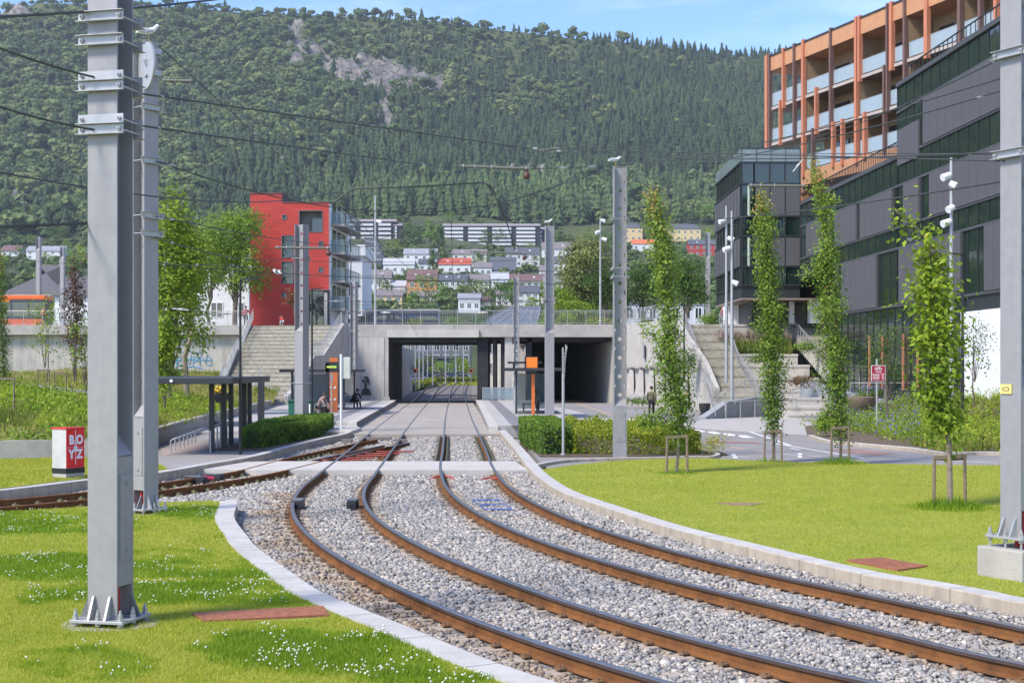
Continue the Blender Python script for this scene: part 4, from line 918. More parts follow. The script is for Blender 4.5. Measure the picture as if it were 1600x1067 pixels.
# ---------------- houses on the hillside ----------------
def colmat(name, c, **k):
    key = 'c_'+name
    if key not in M: M[key] = mat(name, c, **k)
    return M[key]
def house(px0, px1, yroof, yeave, ybase, wallc, roofc, label, storeys=2, nwin=4, roof='gable', cat='house', group='houses on the hillside', at=None, chim=1, dep=None, name='house', tilt=0.0, base=True, skyl=0):
    p = at if at is not None else hit((px0+px1)/2, ybase); Y = p.y
    x0 = (px0-CX)/FPX*Y; x1 = (px1-CX)/FPX*Y; wd = (x1-x0); zb = ZZ(ybase, Y); ze = ZZ(yeave, Y); zr = ZZ(yroof, Y); dep = dep or 9
    t = empty(name, ((x0+x1)/2, Y, zb), label, cat, group); h = ze-zb; hr = zr-ze
    t.rotation_euler = (0, 0, tilt)
    b = MB(); b.bb(-wd/2, wd/2, 0, dep, -6, h)
    if roof == 'gable': b.add([(-wd/2, 0, h), (-wd/2, dep, h), (-wd/2, dep/2, h+hr), (wd/2, 0, h), (wd/2, dep, h), (wd/2, dep/2, h+hr)], [(0, 2, 1), (3, 4, 5), (0, 3, 5, 2), (1, 2, 5, 4)])
    b.build('wall', colmat(*wallc), t)
    o = .35; b = MB()
    if roof == 'gable':
        th = .22
        for (ya, yb) in ((-o, dep/2), (dep+o, dep/2)):
            za = h-hr*o/(dep/2)+.03
            b.add([(-wd/2-o, ya, za), (wd/2+o, ya, za), (wd/2+o, yb, h+hr+.03), (-wd/2-o, yb, h+hr+.03), (-wd/2-o, ya, za+th), (wd/2+o, ya, za+th), (wd/2+o, yb, h+hr+.03+th), (-wd/2-o, yb, h+hr+.03+th)], [(0, 3, 2, 1), (4, 5, 6, 7), (0, 1, 5, 4), (2, 3, 7, 6), (0, 4, 7, 3), (1, 2, 6, 5)])
    elif roof == 'hip':
        b.add([(-wd/2-o, -o, h), (wd/2+o, -o, h), (wd/2+o, dep+o, h), (-wd/2-o, dep+o, h), (-wd/2+dep*.4, dep/2, h+hr), (wd/2-dep*.4, dep/2, h+hr)], [(0, 1, 5, 4), (1, 2, 5), (2, 3, 4, 5), (3, 0, 4), (0, 3, 2, 1)])
    elif roof == 'front':       # gable end towards the viewer
        th = .2
        for (xa, xb) in ((-wd/2-o, 0), (wd/2+o, 0)):
            b.add([(xa, -o, h-.2), (xb, -o, h+hr), (xb, dep, h+hr), (xa, dep, h-.2), (xa, -o, h-.2+th), (xb, -o, h+hr+th), (xb, dep, h+hr+th), (xa, dep, h-.2+th)], [(0, 3, 2, 1), (4, 5, 6, 7), (0, 1, 5, 4), (2, 3, 7, 6), (0, 4, 7, 3)])
    else: b.bb(-wd/2-o, wd/2+o, -o, dep+o, h+.003, h+max(.3, hr))
    ro = b.build('roof', colmat(*roofc), t)
    if roof == 'front':
        b = MB(); b.add([(-wd/2, .01, h), (wd/2, .01, h), (0, .01, h+hr)], [(0, 1, 2)]); b.build('gable', colmat(*wallc), t)
    if chim:
        b = MB(); b.bb(-.3, .3, dep/2-.3, dep/2+.3, h+hr-.6, h+hr+.7); c = b.build('chimney', colmat('chimney_grey', (.28, .27, .26)), ro); c.location = (wd*.2*random.choice((-1, 1)), 0, 0)
    for s in range(skyl):
        b = MB(); f = .45; ys = dep/2*f; zs = h+hr*f+.33
        b.box((-wd/2+(s+.7)*wd/(skyl+.4), ys, zs), (.8, 1.0, .08), M=Matrix.Rotation(math.atan2(hr, dep/2), 4, 'X')); b.build('skylight', colmat('skylight_pale', (.6, .62, .65), rough=.2), ro)
    # windows in frames
    wme = None
    for s in range(storeys):
        zc = h*(s+.52)/storeys
        for k in range(nwin):
            xc = -wd/2+wd*(k+.5)/nwin
            if wme is None:
                ww_, wh = min(1.3, wd/nwin*.5), min(1.35, h/storeys*.5)
                b = MB(); b.bb(-ww_/2-.1, ww_/2+.1, -.05, .02, -wh/2-.1, wh/2+.1); b.cur = 1; b.bb(-ww_/2, ww_/2, -.07, -.02, -wh/2, wh/2); b.cur = 0; b.bb(-.04, .04, -.085, -.04, -wh/2, wh/2)
                wo = b.build('window', [M['white'], M['winglass']], t); wme = wo.data
            else: wo = link('window', wme, t)
            wo.location = (xc, 0, zc)
    return t
W_ = ('white_timber', (.68, .68, .66)); CR = ('cream_render', (.64, .60, .50)); YL = ('yellow_render', (.66, .50, .26)); OR = ('orange_render', (.58, .26, .12)); RD = ('red_timber', (.40, .05, .04))
GR = ('grey_roof', (.28, .28, .30)); DK = ('dark_slate_roof', (.09, .095, .11)); RR = ('red_tile_roof', (.42, .09, .05)); BR = ('brown_grey_roof', (.20, .17, .165)); OG = ('orange_tile_roof', (.60, .15, .06)); DR = ('dark_red_brown_roof', (.16, .09, .085)); DG = ('dark_grey_timber', (.09, .10, .12)); LG = ('light_grey_roof', (.42, .42, .43))
HL = [ # px0, px1, ridge, eave, base, wall, roof, label, storeys, nwin, kind
 (631, 682, 388, 397, 419, W_, GR, 'white house with flat-lit grey roof standing highest left of the red-roofed white house', 2, 4, 'gable'),
 (599, 647, 403, 413, 430, W_, LG, 'white house with light grey roof, just below and left of the tallest white one', 1, 4, 'gable'),
 (685, 735, 403, 413, 430, W_, RR, 'white house with bright red tiled roof in the middle of the hillside', 1, 4, 'gable'),
 (706, 760, 389, 397, 417, CR, BR, 'cream house with brown-grey roof behind the red-roofed white house', 2, 4, 'gable'),
 (766, 806, 401, 421, 426, DG, DG, 'dark grey barn-like house front with a big slate roof', 1, 2, 'gable'),
 (791, 843, 386, 397, 417, W_, DK, 'white house with dark slate roof right above the dark grey barn-like house', 2, 4, 'gable'),
 (847, 893, 378, 389, 401, W_, BR, 'white house with grey-brown roof just left of the big willow', 1, 4, 'gable'),
 (863, 888, 400, 411, 427, W_, DK, 'small white house with black roof low beside the big willow', 1, 3, 'gable'),
 (561, 610, 421, 434, 462, W_, BR, 'white three-storey house with brown roof right of the red building', 2, 4, 'gable'),
 (636, 682, 421, 438, 466, OR, DR, 'orange house with dark red roof between the garden trees', 2, 3, 'gable'),
 (684, 730, 428, 438, 460, W_, DK, 'long white terrace half with black roof below the red-roofed house', 2, 5, 'gable'),
 (731, 764, 428, 438, 460, CR, BR, 'cream terrace half with brown roof joined to the black-roofed one', 2, 4, 'gable'),
 (768, 794, 425, 436, 452, W_, LG, 'small white house with pale roof left of the dark red roofed terrace', 1, 2, 'gable'),
 (792, 852, 428, 439, 449, CR, DR, 'cream terrace with dark red-brown roof below the dark slate roofs', 1, 6, 'gable'),
 (809, 842, 446, 457, 484, W_, DK, 'white three-storey house with black roof nearest behind the bridge', 3, 3, 'gable'),
 (588, 628, 452, 462, 484, YL, BR, 'yellow house half hidden by trees behind the white street lamp', 2, 3, 'gable'),
 (716, 750, 458, 466, 490, W_, GR, 'low white house among the trees directly above the bridge railing', 1, 3, 'gable'),
 (975, 1004, 347, 356, 378, YL, DK, 'yellow apartment house partly behind the tall holed mast', 2, 3, 'hip'),
 (988, 1023, 374, 381, 393, W_, OG, 'white house with bright orange roof below the yellow houses', 1, 3, 'gable'),
 (1046, 1095, 349, 358, 377, YL, DK, 'yellow apartment house with dark hipped roof right of the column tree', 2, 5, 'hip'),
 (1076, 1124, 374, 382, 402, RD, DK, 'red timber house with white windows below the right yellow house', 2, 5, 'gable'),
 (41, 100, 384, 392, 405, W_, GR, 'long white house on the far left hillside under the quarry rock', 2, 5, 'gable'),
 (2, 30, 383, 392, 401, W_, DR, 'white house with red-brown roof at the left picture edge below the quarry', 1, 3, 'gable'),
 (612, 633, 438, 447, 463, W_, LG, 'tiny white house with pale roof left of the orange house', 1, 2, 'gable'),
 (775, 806, 453, 461, 478, W_, BR, 'white house with brown roof left of the nearest three-storey white house', 2, 3, 'gable'),
 (850, 879, 432, 441, 457, W_, GR, 'white house with grey roof at the left edge of the willow', 2, 3, 'gable'),
 (846, 868, 452, 460, 474, CR, BR, 'small cream house low beside the deck mast', 2, 2, 'gable'),
 (552, 573, 404, 413, 424, CR, GR, 'small cream house directly right of the red building balconies', 1, 2, 'gable'),
 (843, 866, 414, 423, 436, W_, BR, 'white house with brown roof above the willow side houses', 1, 3, 'gable'),
 (738, 766, 462, 470, 485, CR, DR, 'cream house with dark red roof among trees above the bridge railing', 2, 3, 'gable'),
 (654, 676, 404, 412, 424, W_, DK, 'small white house with dark roof just left of the red-roofed house', 1, 2, 'gable'),
 (740, 768, 410, 418, 432, W_, BR, 'white house with brown roof just right of the red-roofed house', 1, 3, 'gable'),
 (650, 683, 455, 463, 478, W_, BR, 'white house with brown roof below the orange house', 2, 3, 'gable'),
 (108, 137, 388, 396, 404, RD, DK, 'small red house with dark roof next to the big left mast', 1, 3, 'gable'),
]
for (a, b_, c, d, e, wc, rc, lb, st_, nw, kd) in HL:
    house(a, b_, c, d, e, wc, rc, lb, st_, nw, kd, skyl=2 if (kd == 'gable' and (b_-a) > 40) else 0)
# apartment slabs on the slope
def slabblock(px0, px1, yr, yb, label, floors=5, step=None, bays=4):
    p = hit((px0+px1)/2, yb); Y = p.y; x0 = (px0-CX)/FPX*Y; x1 = (px1-CX)/FPX*Y; wd = x1-x0; zb = ZZ(yb, Y); H_ = ZZ(yr, Y)-zb
    t = empty('apartment_block', ((x0+x1)/2, Y, zb), label, 'apartment block', 'long apartment blocks on the slope')
    b = MB(); b.bb(-wd/2, wd/2, 0, 12, -8, H_-1.2); b.build('wall', colmat('dark_brown_cladding', (.10, .09, .085)), t)
    b = MB(); b.add([(-wd/2-.6, -1.4, H_-1.2), (wd/2+.6, -1.4, H_-1.2), (wd/2+.6, 12.5, H_-1.2), (-wd/2-.6, 12.5, H_-1.2), (-wd/2-.6, 5, H_+.9), (wd/2+.6, 5, H_+.9)], [(0, 1, 5, 4), (1, 2, 5), (2, 3, 4, 5), (3, 0, 4), (0, 3, 2, 1)]); b.build('roof', colmat('eternit_grey_roof', (.27, .235, .225)), t)
    fh = (H_-1.2)/floors
    for f in range(floors):
        for k in range(bays):
            xa = -wd/2+wd*k/bays+.5; xb = -wd/2+wd*(k+1)/bays-2.6; b = MB()
            b.bb(xa, xb, -1.5, -.05, f*fh+.1, f*fh+.25); b.bb(xa, xb, -1.56, -1.46, f*fh+.1, f*fh+1.45)
            b.build('balcony', colmat('white_balcony_panel', (.64, .64, .65)), t)
            n = max(2, min(4, int((xb-xa)/3)))
            for q in range(n):
                b = MB(); xq = xa+(xb-xa)*(q+.5)/n; b.bb(xq-.7, xq+.7, -.06, .02, f*fh+.4, f*fh+fh*.8); b.build('window', M['winglass'], t)
    for k in range(bays):
        b = MB(); xb = -wd/2+wd*(k+1)/bays-2.2; b.bb(xb, xb+1.7, -.5, -.02, 0, H_-1.2); b.build('stair_tower', colmat('black_brown_cladding', (.045, .04, .04)), t)
slabblock(535, 618, 343.5, 374, 'shorter long balcony block left under the spruce belt', 4, bays=3)
slabblock(693, 843, 350.5, 384, 'longest balcony block in the middle under the spruce belt', 5, bays=4)
slabblock(842, 853, 356, 384, 'short stepped end of the longest balcony block', 4, bays=1)
slabblock(616, 627, 350, 374, 'short stepped right end of the left balcony block', 4, bays=1)
# grey terraced block
p = hit(575, 419); t = empty('apartment_block', p, 'dark grey terraced block stepping down right of the red building', 'apartment block'); s = p.y/FPX
for k in range(5):
    b = MB(); w0 = (598-549)*s; z = k*(10*s); b.bb(-w0/2+k*1.2, w0/2-1.2*abs(k-1), k*1.8, 14, z-(4 if k == 0 else 0), z+10*s-.02); b.build('storey', colmat('slate_grey_cladding', (.11, .115, .125)), t)
    b = MB(); b.bb(-w0/2+k*1.2+1, w0/2-1.2*abs(k-1)-1, k*1.8-.12, k*1.8-.02, z+.6, z+1.6); b.build('balcony_front', colmat('mid_grey_panel', (.25, .26, .28)), t)
    b = MB(); b.bb(-w0/2+k*1.2+1.5, w0/2-1.2*abs(k-1)-1.5, k*1.8-.05, k*1.8-.01, z+1.9, z+10*s-.7); b.build('window_row', M['winglass'], t)
# ---------------- red building left of the bridge ----------------
RY = 128.0
rb = empty('apartment_building', (-23.5, RY, ZU), 'bright red apartment building with dark recessed windows and side balconies', 'apartment building')
x0, x1, x2 = (391-CX)/FPX*RY, (440-CX)/FPX*RY, (514-CX)/FPX*RY
xs = x0+23.5; xm = x1+23.5; xe = x2+23.5; hA = ZZ(303, RY)-ZU; hB = ZZ(317, RY)-ZU
def redmat():
    m = mat('red_brick_facade', (.60, .035, .02), .7, var=.05, scale=.6); n = m.node_tree
    br = n.nodes.new('ShaderNodeTexBrick'); geo = n.nodes.new('ShaderNodeNewGeometry'); sx = n.nodes.new('ShaderNodeSeparateXYZ'); cx_ = n.nodes.new('ShaderNodeCombineXYZ')
    n.links.new(geo.outputs['Position'], sx.inputs[0]); n.links.new(sx.outputs[0], cx_.inputs[0]); n.links.new(sx.outputs[2], cx_.inputs[1]); n.links.new(cx_.outputs[0], br.inputs['Vector'])
    br.inputs['Color1'].default_value = (.50, .046, .030, 1); br.inputs['Color2'].default_value = (.42, .038, .026, 1); br.inputs['Mortar'].default_value = (.33, .03, .022, 1); br.inputs['Scale'].default_value = 1.0
    br.inputs['Brick Width'].default_value = 1.2; br.inputs['Row Height'].default_value = .3; br.inputs['Mortar Size'].default_value = .012
    n.links.new(br.outputs[0], n.nodes['Principled BSDF'].inputs['Base Color']); return m
M['redfac'] = redmat()
# openings in px: x0,x1,y0,y1
OPN = [(468, 503, 330, 362), (441, 458, 369, 402), (441, 458, 410, 443), (442, 447, 337, 342), (499, 504, 378, 384), (499, 504, 419, 425), (441, 447, 458, 464), (482, 514, 454, 510)]
def L2(px, py): return ((px-CX)/FPX*RY+23.5, ZZ(py, RY)-ZU)
# wall as a grid of boxes around the openings
xsn = sorted({xs, xm, xe} | {L2(a, 0)[0] for o in OPN for a in o[:2]}); zsn = sorted({0.0, hA, hB} | {L2(0, a)[1] for o in OPN for a in o[2:]})
b = MB()
for i in range(len(xsn)-1):
    for j in range(len(zsn)-1):
        xc = (xsn[i]+xsn[i+1])/2; zc = (zsn[j]+zsn[j+1])/2
        if xc > xe or zc > (hA if xc < xm else hB) or zc < 0: continue
        if any(L2(o[0], 0)[0] < xc < L2(o[1], 0)[0] and L2(0, o[3])[1] < zc < L2(0, o[2])[1] for o in OPN): continue
        b.add([(xsn[i], 0, zsn[j]), (xsn[i+1], 0, zsn[j]), (xsn[i+1], 0, zsn[j+1]), (xsn[i], 0, zsn[j+1])], [(0, 1, 2, 3)])
b.build('front_wall', M['redfac'], rb, fix=False)
b = MB(); b.bb(xs, xm, .9, 10, 0, hA); b.bb(xm+.003, xe-.05, .9, 9.4, 0, hB-.003); b.build('core', colmat('grey_olive_render', (.17, .175, .15)), rb)
b = MB(); b.bb(xs-.02, xs+.12, .003, 10, 0, hA-.002); b.bb(xs, xm+.1, -.05, 10, hA-.02, hA+.12); b.bb(xm+.1, xe+.1, -.05, 9.5, hB-.02, hB+.1); b.bb(xs, xm, .003, .9, hA-.3, hA-.021); b.bb(xm, xm+.1, 0.003, 10, hB, hA-.021); b.build('parapet', colmat('dark_roof_edge', (.12, .05, .05)), rb)
b = MB(); b.bb(xs+.6, xs+2.2, 5, 7, hA, hA+.45); b.build('roof_hatch', M['dark'], rb)
for k, o in enumerate(OPN):
    (a, za), (c, zc) = L2(o[0], o[3]), L2(o[1], o[2]); b = MB()
    for (u0, u1, v0, v1) in ((a-.07, a, za-.07, zc+.07), (c, c+.07, za-.07, zc+.07), (a, c, za-.07, za), (a, c, zc, zc+.07)): b.bb(u0, u1, -.04, .5, v0, v1)
    fr = b.build('window_frame', colmat('frame_grey', (.14, .13, .14)), rb)
    b = MB()
    if k in (0,): b.bb(a+1.1, c, .4, .44, za, zc-.6)
    elif k == 7: b.bb(a, a+1.3, .4, .44, za, zc)
    else: b.bb(a, c, .25, .29, za, zc)
    b.build('pane', M['winglass'], fr)
b = MB(); a = L2(506, 0)[0]; b.bb(a, a+.3, .1, .4, 0, L2(0, 456)[1]); b.build('pillar', M['conc_light'], rb)
# side with balconies: runs back towards the right
sd = Vector((.0756, 1, 0)).normalized(); sn = Vector((sd.y, -sd.x, 0))
SW = Vector((xe, 0, 0))
b = MB(); b.add([SW+Vector((0, .02, 0)), SW+sd*9.5, SW+sd*9.5+Vector((0, 0, hB)), SW+Vector((0, .02, hB))], [(0, 1, 2, 3)]); b.build('side_wall', M['white'], rb, fix=False)
for f in range(4):
    z = 1.8+f*2.55
    for k in range(1):
        a = SW+sd*(.9+k*8.5); b = MB(); Mx = Matrix.Translation(a) @ Matrix.Rotation(math.atan2(-sd.x, sd.y), 4, 'Z')
        b.M = Mx; b.bb(0, 1.25, 0, 8.0, z-.2, z); sl = b.build('balcony', colmat('balcony_slab_grey', (.3, .28, .25)), rb)
        b = MB(Mx); b.bb(1.2, 1.23, 0, 8.0, z, z+1.05); b.bb(0, 1.2, 0, .03, z, z+1.05); b.build('glass_guard', clearglass('balcony_glass_%d%d' % (f, k), (.82, .87, .87), .16), sl)
        b = MB(Mx); b.bb(0, 1.2, -.02, .05, z+1.05, z+1.1); b.bb(1.17, 1.25, 0, 8.0, z+1.05, z+1.1)
        for q in range(6): b.bb(1.18, 1.23, q*1.42, q*1.42+.04, z, z+1.05)
        b.bb(1.1, 1.2, 3.5, 3.6, z-2.3, z-.2); b.build('rail', M['steel'], sl)
        b = MB(Mx)
        for q in range(3): b.bb(.02, .06, .6+q*2.3, 2.2+q*2.3, z+.02, z+2.1)
        b.build('balcony_door', M['winglass'], rb)
# white gable roof shapes behind it
house(534, 566, 383, 400, 508, W_, W_, 'white sloping end wall rising behind the balconies of the red building', 1, 1, 'flat', 'building', None, at=Vector((0, 147.5, 0)), chim=0, dep=10, name='apartment_building')
# white clad building behind the left trees
house(255, 389, 398, 405, 512, W_, GR, 'big white clad building behind the tall maples on the left terrace', 2, 4, 'flat', 'building', None, at=Vector((0, 140, 0)), chim=0, dep=14, name='building')
# old villa at far left with black tiled roof
house(8, 98, 408, 458, 500, CR, ('black_tile_roof', (.11, .10, .10)), 'old cream villa with large black tiled roof behind the orange bus', 2, 4, 'hip', 'villa', None, at=Vector((0, 190, 0)), dep=14, name='villa', skyl=0)
house(86, 137, 432, 462, 508, W_, ('black_tile_roof', (.11, .10, .10)), 'white annex with dark roof right of the old cream villa', 2, 2, 'gable', 'house', None, at=Vector((0, 176, 0)), dep=9, name='house')
# blue glass roof and cars behind the bridge railing
t = empty('garage', D(610, 500, 150), 'low dark blue flat-roofed garage behind the bridge railing', 'garage')
b = MB(); b.bb(-4.2, 5, 0, 5, -1.3, 1.0); b.build('wall', colmat('dark_blue_panel', (.03, .06, .13)), t); b = MB(); b.bb(-4.4, 5.2, -.3, 5.3, 1.0, 1.15); b.build('roof', M['steel_l'], t)
t = empty('greenhouse', D(787, 507, 150), 'grey glass pitched roof rising behind the right half of the bridge', 'glass roof')
b = MB(); b.add([(-3.2, 0, -.3), (3.4, 0, -.3), (4.0, 5, 2.1), (.6, 5, 2.1)], [(0, 1, 2, 3)]); b.build('pane', glassmat('slanted_glass', (.12, .14, .16), .1), t, fix=False)
b = MB()
for k in range(7): f = k/6; b.bar((-3.2+6.6*f, 0, -.28), (.6+3.4*f, 5, 2.13), .07, .07)
b.bar((-3.2, 0, -.28), (3.4, 0, -.28), .07); b.bar((.6, 5, 2.13), (4, 5, 2.13), .07); b.bar((-1.3, 2.5, .93), (3.7, 2.5, .93), .07); b.build('frame', M['steel'], t)
# beyond the underpass: grey office, far plaza
house(600, 735, 500, 505, 582, ('grey_office_cladding', (.13, .14, .15)), DK, 'dark grey office block seen through the underpass', 5, 9, 'flat', 'office building', None, at=Vector((0, 318, 0)), chim=0, dep=10, name='office_building')
house(676, 726, 556, 560, 590, ('navy_cladding', (.03, .05, .10)), DK, 'low navy blue pavilion behind the far trees in the underpass', 1, 3, 'flat', 'pavilion', None, at=Vector((0, 300, 0)), chim=0, dep=6, name='pavilion')
house(757, 900, 520, 528, 592, CR, DR, 'cream house wall glimpsed between the bridge piers', 2, 6, 'flat', 'house', None, at=Vector((0, 176, 0)), chim=0, dep=6, name='house')
# low buildings behind round trees right of bridge
house(975, 1100, 466, 472, 508, ('pale_render', (.5, .5, .5)), BR, 'pale low building behind the round clipped trees', 1, 7, 'flat', 'building', None, at=Vector((0, 190, 0)), chim=0, dep=6, name='building')
# ---------------- black office building and timber hotel on the right ----------------
M['panel'] = mat('dark_purple_grey_panel', (.085, .081, .084), .65, var=.04, scale=.8)
M['curt'] = glassmat('dark_green_glass', (.010, .022, .016), .04, spec=1.0)
M['mull'] = mat('black_mullion', (.02, .024, .022), .5, var=.05)
M['timber'] = mat('orange_timber_cladding', (.50, .25, .125), .75, var=.12, scale=3, streak=.15)
M['fin_o'] = mat('orange_corten_fin', (.50, .185, .10), .7, var=.08)
M['fin_d'] = mat('dark_brown_fin', (.15, .085, .07), .7, var=.08)
M['timber_d'] = mat('brown_timber_boards', (.30, .205, .12), .8, var=.2, scale=5)
ob = empty('office_building', (22, 90, 0), 'black office building with grey panel bands and dark green glass strips', 'office building')
OO = Vector(ob.location)
fd = Vector((-.03825, 1, 0)).normalized(); fn = Vector((-fd.y, fd.x, 0))      # outward (towards -x)
F0 = Vector((23+.03825*(86-50), 50, 0))
def fY(px): return (23+.03825*86)/((px-CX)/FPX+.03825)             # depth where the facade shows at photo column px
def fs(px): return (fY(px)-50)/fd.y
def fpt(s, z, o=0): return F0+fd*s+fn*o+Vector((0, 0, z))-OO
def fbox(b, s0, s1, z0, z1, o0, o1, z0b=None, z1b=None):
    z0b = z0 if z0b is None else z0b; z1b = z1 if z1b is None else z1b
    v = [fpt(s0, z0, o0), fpt(s1, z0b, o0), fpt(s1, z0b, o1), fpt(s0, z0, o1), fpt(s0, z1, o0), fpt(s1, z1b, o0), fpt(s1, z1b, o1), fpt(s0, z1, o1)]
    b.add(v, [(0, 3, 2, 1), (4, 5, 6, 7), (0, 1, 5, 4), (1, 2, 6, 5), (2, 3, 7, 6), (3, 0, 4, 7)])
S_end = fs(1252); S403 = fs(1403)
# solid cores
SX = fs(1298)
b = MB(); fbox(b, 0, S403, 6.4, 19.75, -30, -.02); fbox(b, S403+.002, SX, 6.4, 15.5, -30, -.02); fbox(b, SX+.002, S_end, 9.9, 15.5, -30, -.02); fbox(b, 0, SX, -.3, 6.398, -30, -.02); b.build('core', M['mull'], ob)
b = MB(); fbox(b, SX+.004, S_end+14, -.3, 9.88, -30, -3.3); b.build('lobby_wall', M['conc_light'], ob)
b = MB(); fbox(b, S_end+6, S_end+6.4, 6.5, 9.9, -.9, -.5); b.build('column', M['white'], ob)
for (s0, s1, z0, z1) in ((0, S403, 6.6, 19.7), (S403, SX, 6.6, 15.45), (SX, S_end, 9.95, 15.45), (fs(1508), SX, 1.6, 6.5)):
    b = MB(); b.add([fpt(s0, z0, .0), fpt(s1, z0, .0), fpt(s1, z1, .0), fpt(s0, z1, .0)], [(0, 1, 2, 3)]); b.build('curtain_glass', M['curt'], ob, fix=False)
b = MB()
for s0, s1, z0, z1 in ((0, S403, 6.6, 19.7), (S403, SX, 6.6, 15.45), (SX, S_end, 9.95, 15.45), (fs(1508), SX, 1.6, 6.5)):
    n = int((s1-s0)/1.45)
    for k in range(n+1): s = s0+(s1-s0)*k/n; fbox(b, s-.035, s+.035, z0, z1, .0, .05)
b.build('mullions', M['mull'], ob)
b = MB()
for z in (18.1, 15.4, 13.72, 11.25, 10.02, 6.62): fbox(b, 0, S403 if z > 15.5 else (SX if z < 7 else S_end), z-.07, z+.07, 0, .09)
fbox(b, 0, S403, 19.6, 19.85, -.2, .14); fbox(b, S403, S_end, 15.35, 15.6, -.2, .14); b.build('cornice', colmat('cornice_dark', (.06, .065, .065)), ob)
def panel(xa, xb, z0, z1, step=1.25):
    s0, s1 = fs(xb), fs(xa); n = max(1, round((s1-s0)/step)); b = MB()
    for k in range(n): a = s0+(s1-s0)*k/n+.015; c = s0+(s1-s0)*(k+1)/n-.015; fbox(b, a, c, z0, z1, .02, .13)
    b.build('panel', M['panel'], ob)
PN = [(1445, 1650, 15.45, 18.05), (1405, 1438, 14.9, 17.0), (1306, 1340, 11.3, 13.65), (1346, 1396, 11.3, 13.65), (1414, 1438, 11.3, 13.65), (1455, 1700, 11.3, 13.65), (1262, 1300, 11.3, 13.65), (1299, 1311, 6.7, 9.95), (1317, 1372, 6.7, 9.95), (1407, 1446, 6.7, 9.95), (1447, 1504, 6.7, 9.95), (1541, 1800, 6.7, 9.95)]
for q in PN: panel(*q)
for x in (1343, 1399, 1441, 1506, 1374):
    b = MB(); fbox(b, fs(x)-.12, fs(x)+.12, 11.2 if x in (1343, 1399, 1441) else 6.7, 13.7 if x in (1343, 1399, 1441) else 10, .0, .10)
    b.build('slot_frame', M['mull'], ob)
# white plinth wall by the right mast
b = MB(); fbox(b, 0, fs(1507), .5, 5.76, -.015, .2); b.build('plinth', M['white'], ob)
# orange posts behind the ground floor glass -> slim columns in front
for x in (1361, 1381, 1414, 1437, 1475):
    b = MB(); s = fs(x); fbox(b, s-.07, s+.07, 1.6, 4.9, .06, .16); b.build('column', M['fin_o'], ob)
# block at the end, facing the tracks
Yb = 112.0; xa, xb = (1159-CX)/FPX*Yb, (1250-CX)/FPX*Yb
def fr(b, x0, x1, z0, z1, y0, y1): b.bb(x0-OO.x, x1-OO.x, y0-OO.y, y1-OO.y, z0, z1)
b = MB(); fr(b, xa, xb, 8.4, 19.1, Yb+.05, Yb+14); fr(b, xa+1.2, xb-1.6, 6.5, 8.4, Yb+2.5, Yb+14); fr(b, xb+.002, xb+10, 9.9, 15, Yb-2.9, Yb+14); fr(b, xb+.002, xb+10, 6.5, 9.898, Yb+11, Yb+14); b.build('end_block', M['mull'], ob)
for (z0, z1, g) in ((17.5, 19.1, 1), (14.9, 17.3, 0), (13.35, 14.85, 1), (10.95, 13.2, 0), (9.5, 10.9, 1)):
    n = 4
    if g:
        b = MB(); b.add([(xa-OO.x, Yb-OO.y, z0), (xb-OO.x, Yb-OO.y, z0), (xb-OO.x, Yb-OO.y, z1), (xa-OO.x, Yb-OO.y, z1)], [(0, 1, 2, 3)])
        b.add([(xa-OO.x-.04, Yb-OO.y, z0), (xa-OO.x-.04, Yb+14-OO.y, z0), (xa-OO.x-.04, Yb+14-OO.y, z1), (xa-OO.x-.04, Yb-OO.y, z1)], [(0, 1, 2, 3)]); b.build('curtain_glass', M['curt'], ob, fix=False)
    else:
        b = MB(); w = (xb-xa)
        fr(b, xa+w*.22, xb-.02, z0, z1, Yb-.1, Yb+.04); b.build('panel', M['panel'], ob)
        b = MB()
        for k in range(9): fr(b, xa-.12, xa+.04-.05, z0, z1, Yb+.2+k*1.55, Yb+.2+k*1.55+1.5)
        b.build('panel', M['panel'], ob)
        b = MB(); fr(b, xa, xa+w*.2, z0, z1, Yb-.03, Yb+.03); b.build('curtain_glass', M['curt'], ob)
        b = MB(); b.tube([(xa+w*.12-OO.x, Yb-.06-OO.y, z0), (xa+w*.12-OO.x, Yb-.06-OO.y, z1)], .11, 8); b.build('round_column', mat('pale_green_column', (.35, .42, .34), .6), ob)
b = MB()
for k in range(6): x = xa+(xb-xa)*(0, .21, .21, .48, .74, 1)[k]; fr(b, x-.04, x+.04, 9.4, 19.1, Yb-.13, Yb-.002)
for z in (19.1, 17.4, 14.87, 13.3, 10.93, 9.45): fr(b, xa-.1, xb, z-.06, z+.06, Yb-.14, Yb-.003); fr(b, xa-.17, xa-.045, z-.06, z+.06, Yb-.1, Yb+14)
for k in range(9): fr(b, xa-.14, xa-.045, 9.4, 19.1, Yb+.1+k*1.55, Yb+.18+k*1.55)
b.build('mullions', M['mull'], ob)
b = MB(); fr(b, xa-.1, xb+2, 8.3, 8.42, Yb-.2, Yb+14); b.build('soffit', colmat('soffit_brown', (.25, .2, .16)), ob)
b = MB(); fr(b, xa, xb+3, 6.5, 8.4, Yb+9, Yb+10); b.build('lobby_wall', M['white'], ob)
b = MB(); fr(b, xb+1.0, xb+2.2, 6.5, 8.4, Yb+1, Yb+2); b.build('entrance_pier', M['white'], ob)
b = MB(); fr(b, xa-.03, xb, 19.1, 20.2, Yb-.02, Yb+.0); fr(b, xa-.03, xa, 19.1, 20.2, Yb, Yb+14); b.build('roof_guard', clearglass('guard_glass', (.5, .58, .52), .35), ob)
b = MB(); fr(b, xa-.05, xb, 20.18, 20.24, Yb-.05, Yb+.02)
for k in range(5): x = xa+(xb-xa)*k/4; fr(b, x-.02, x+.02, 19.1, 20.2, Yb-.05, Yb)
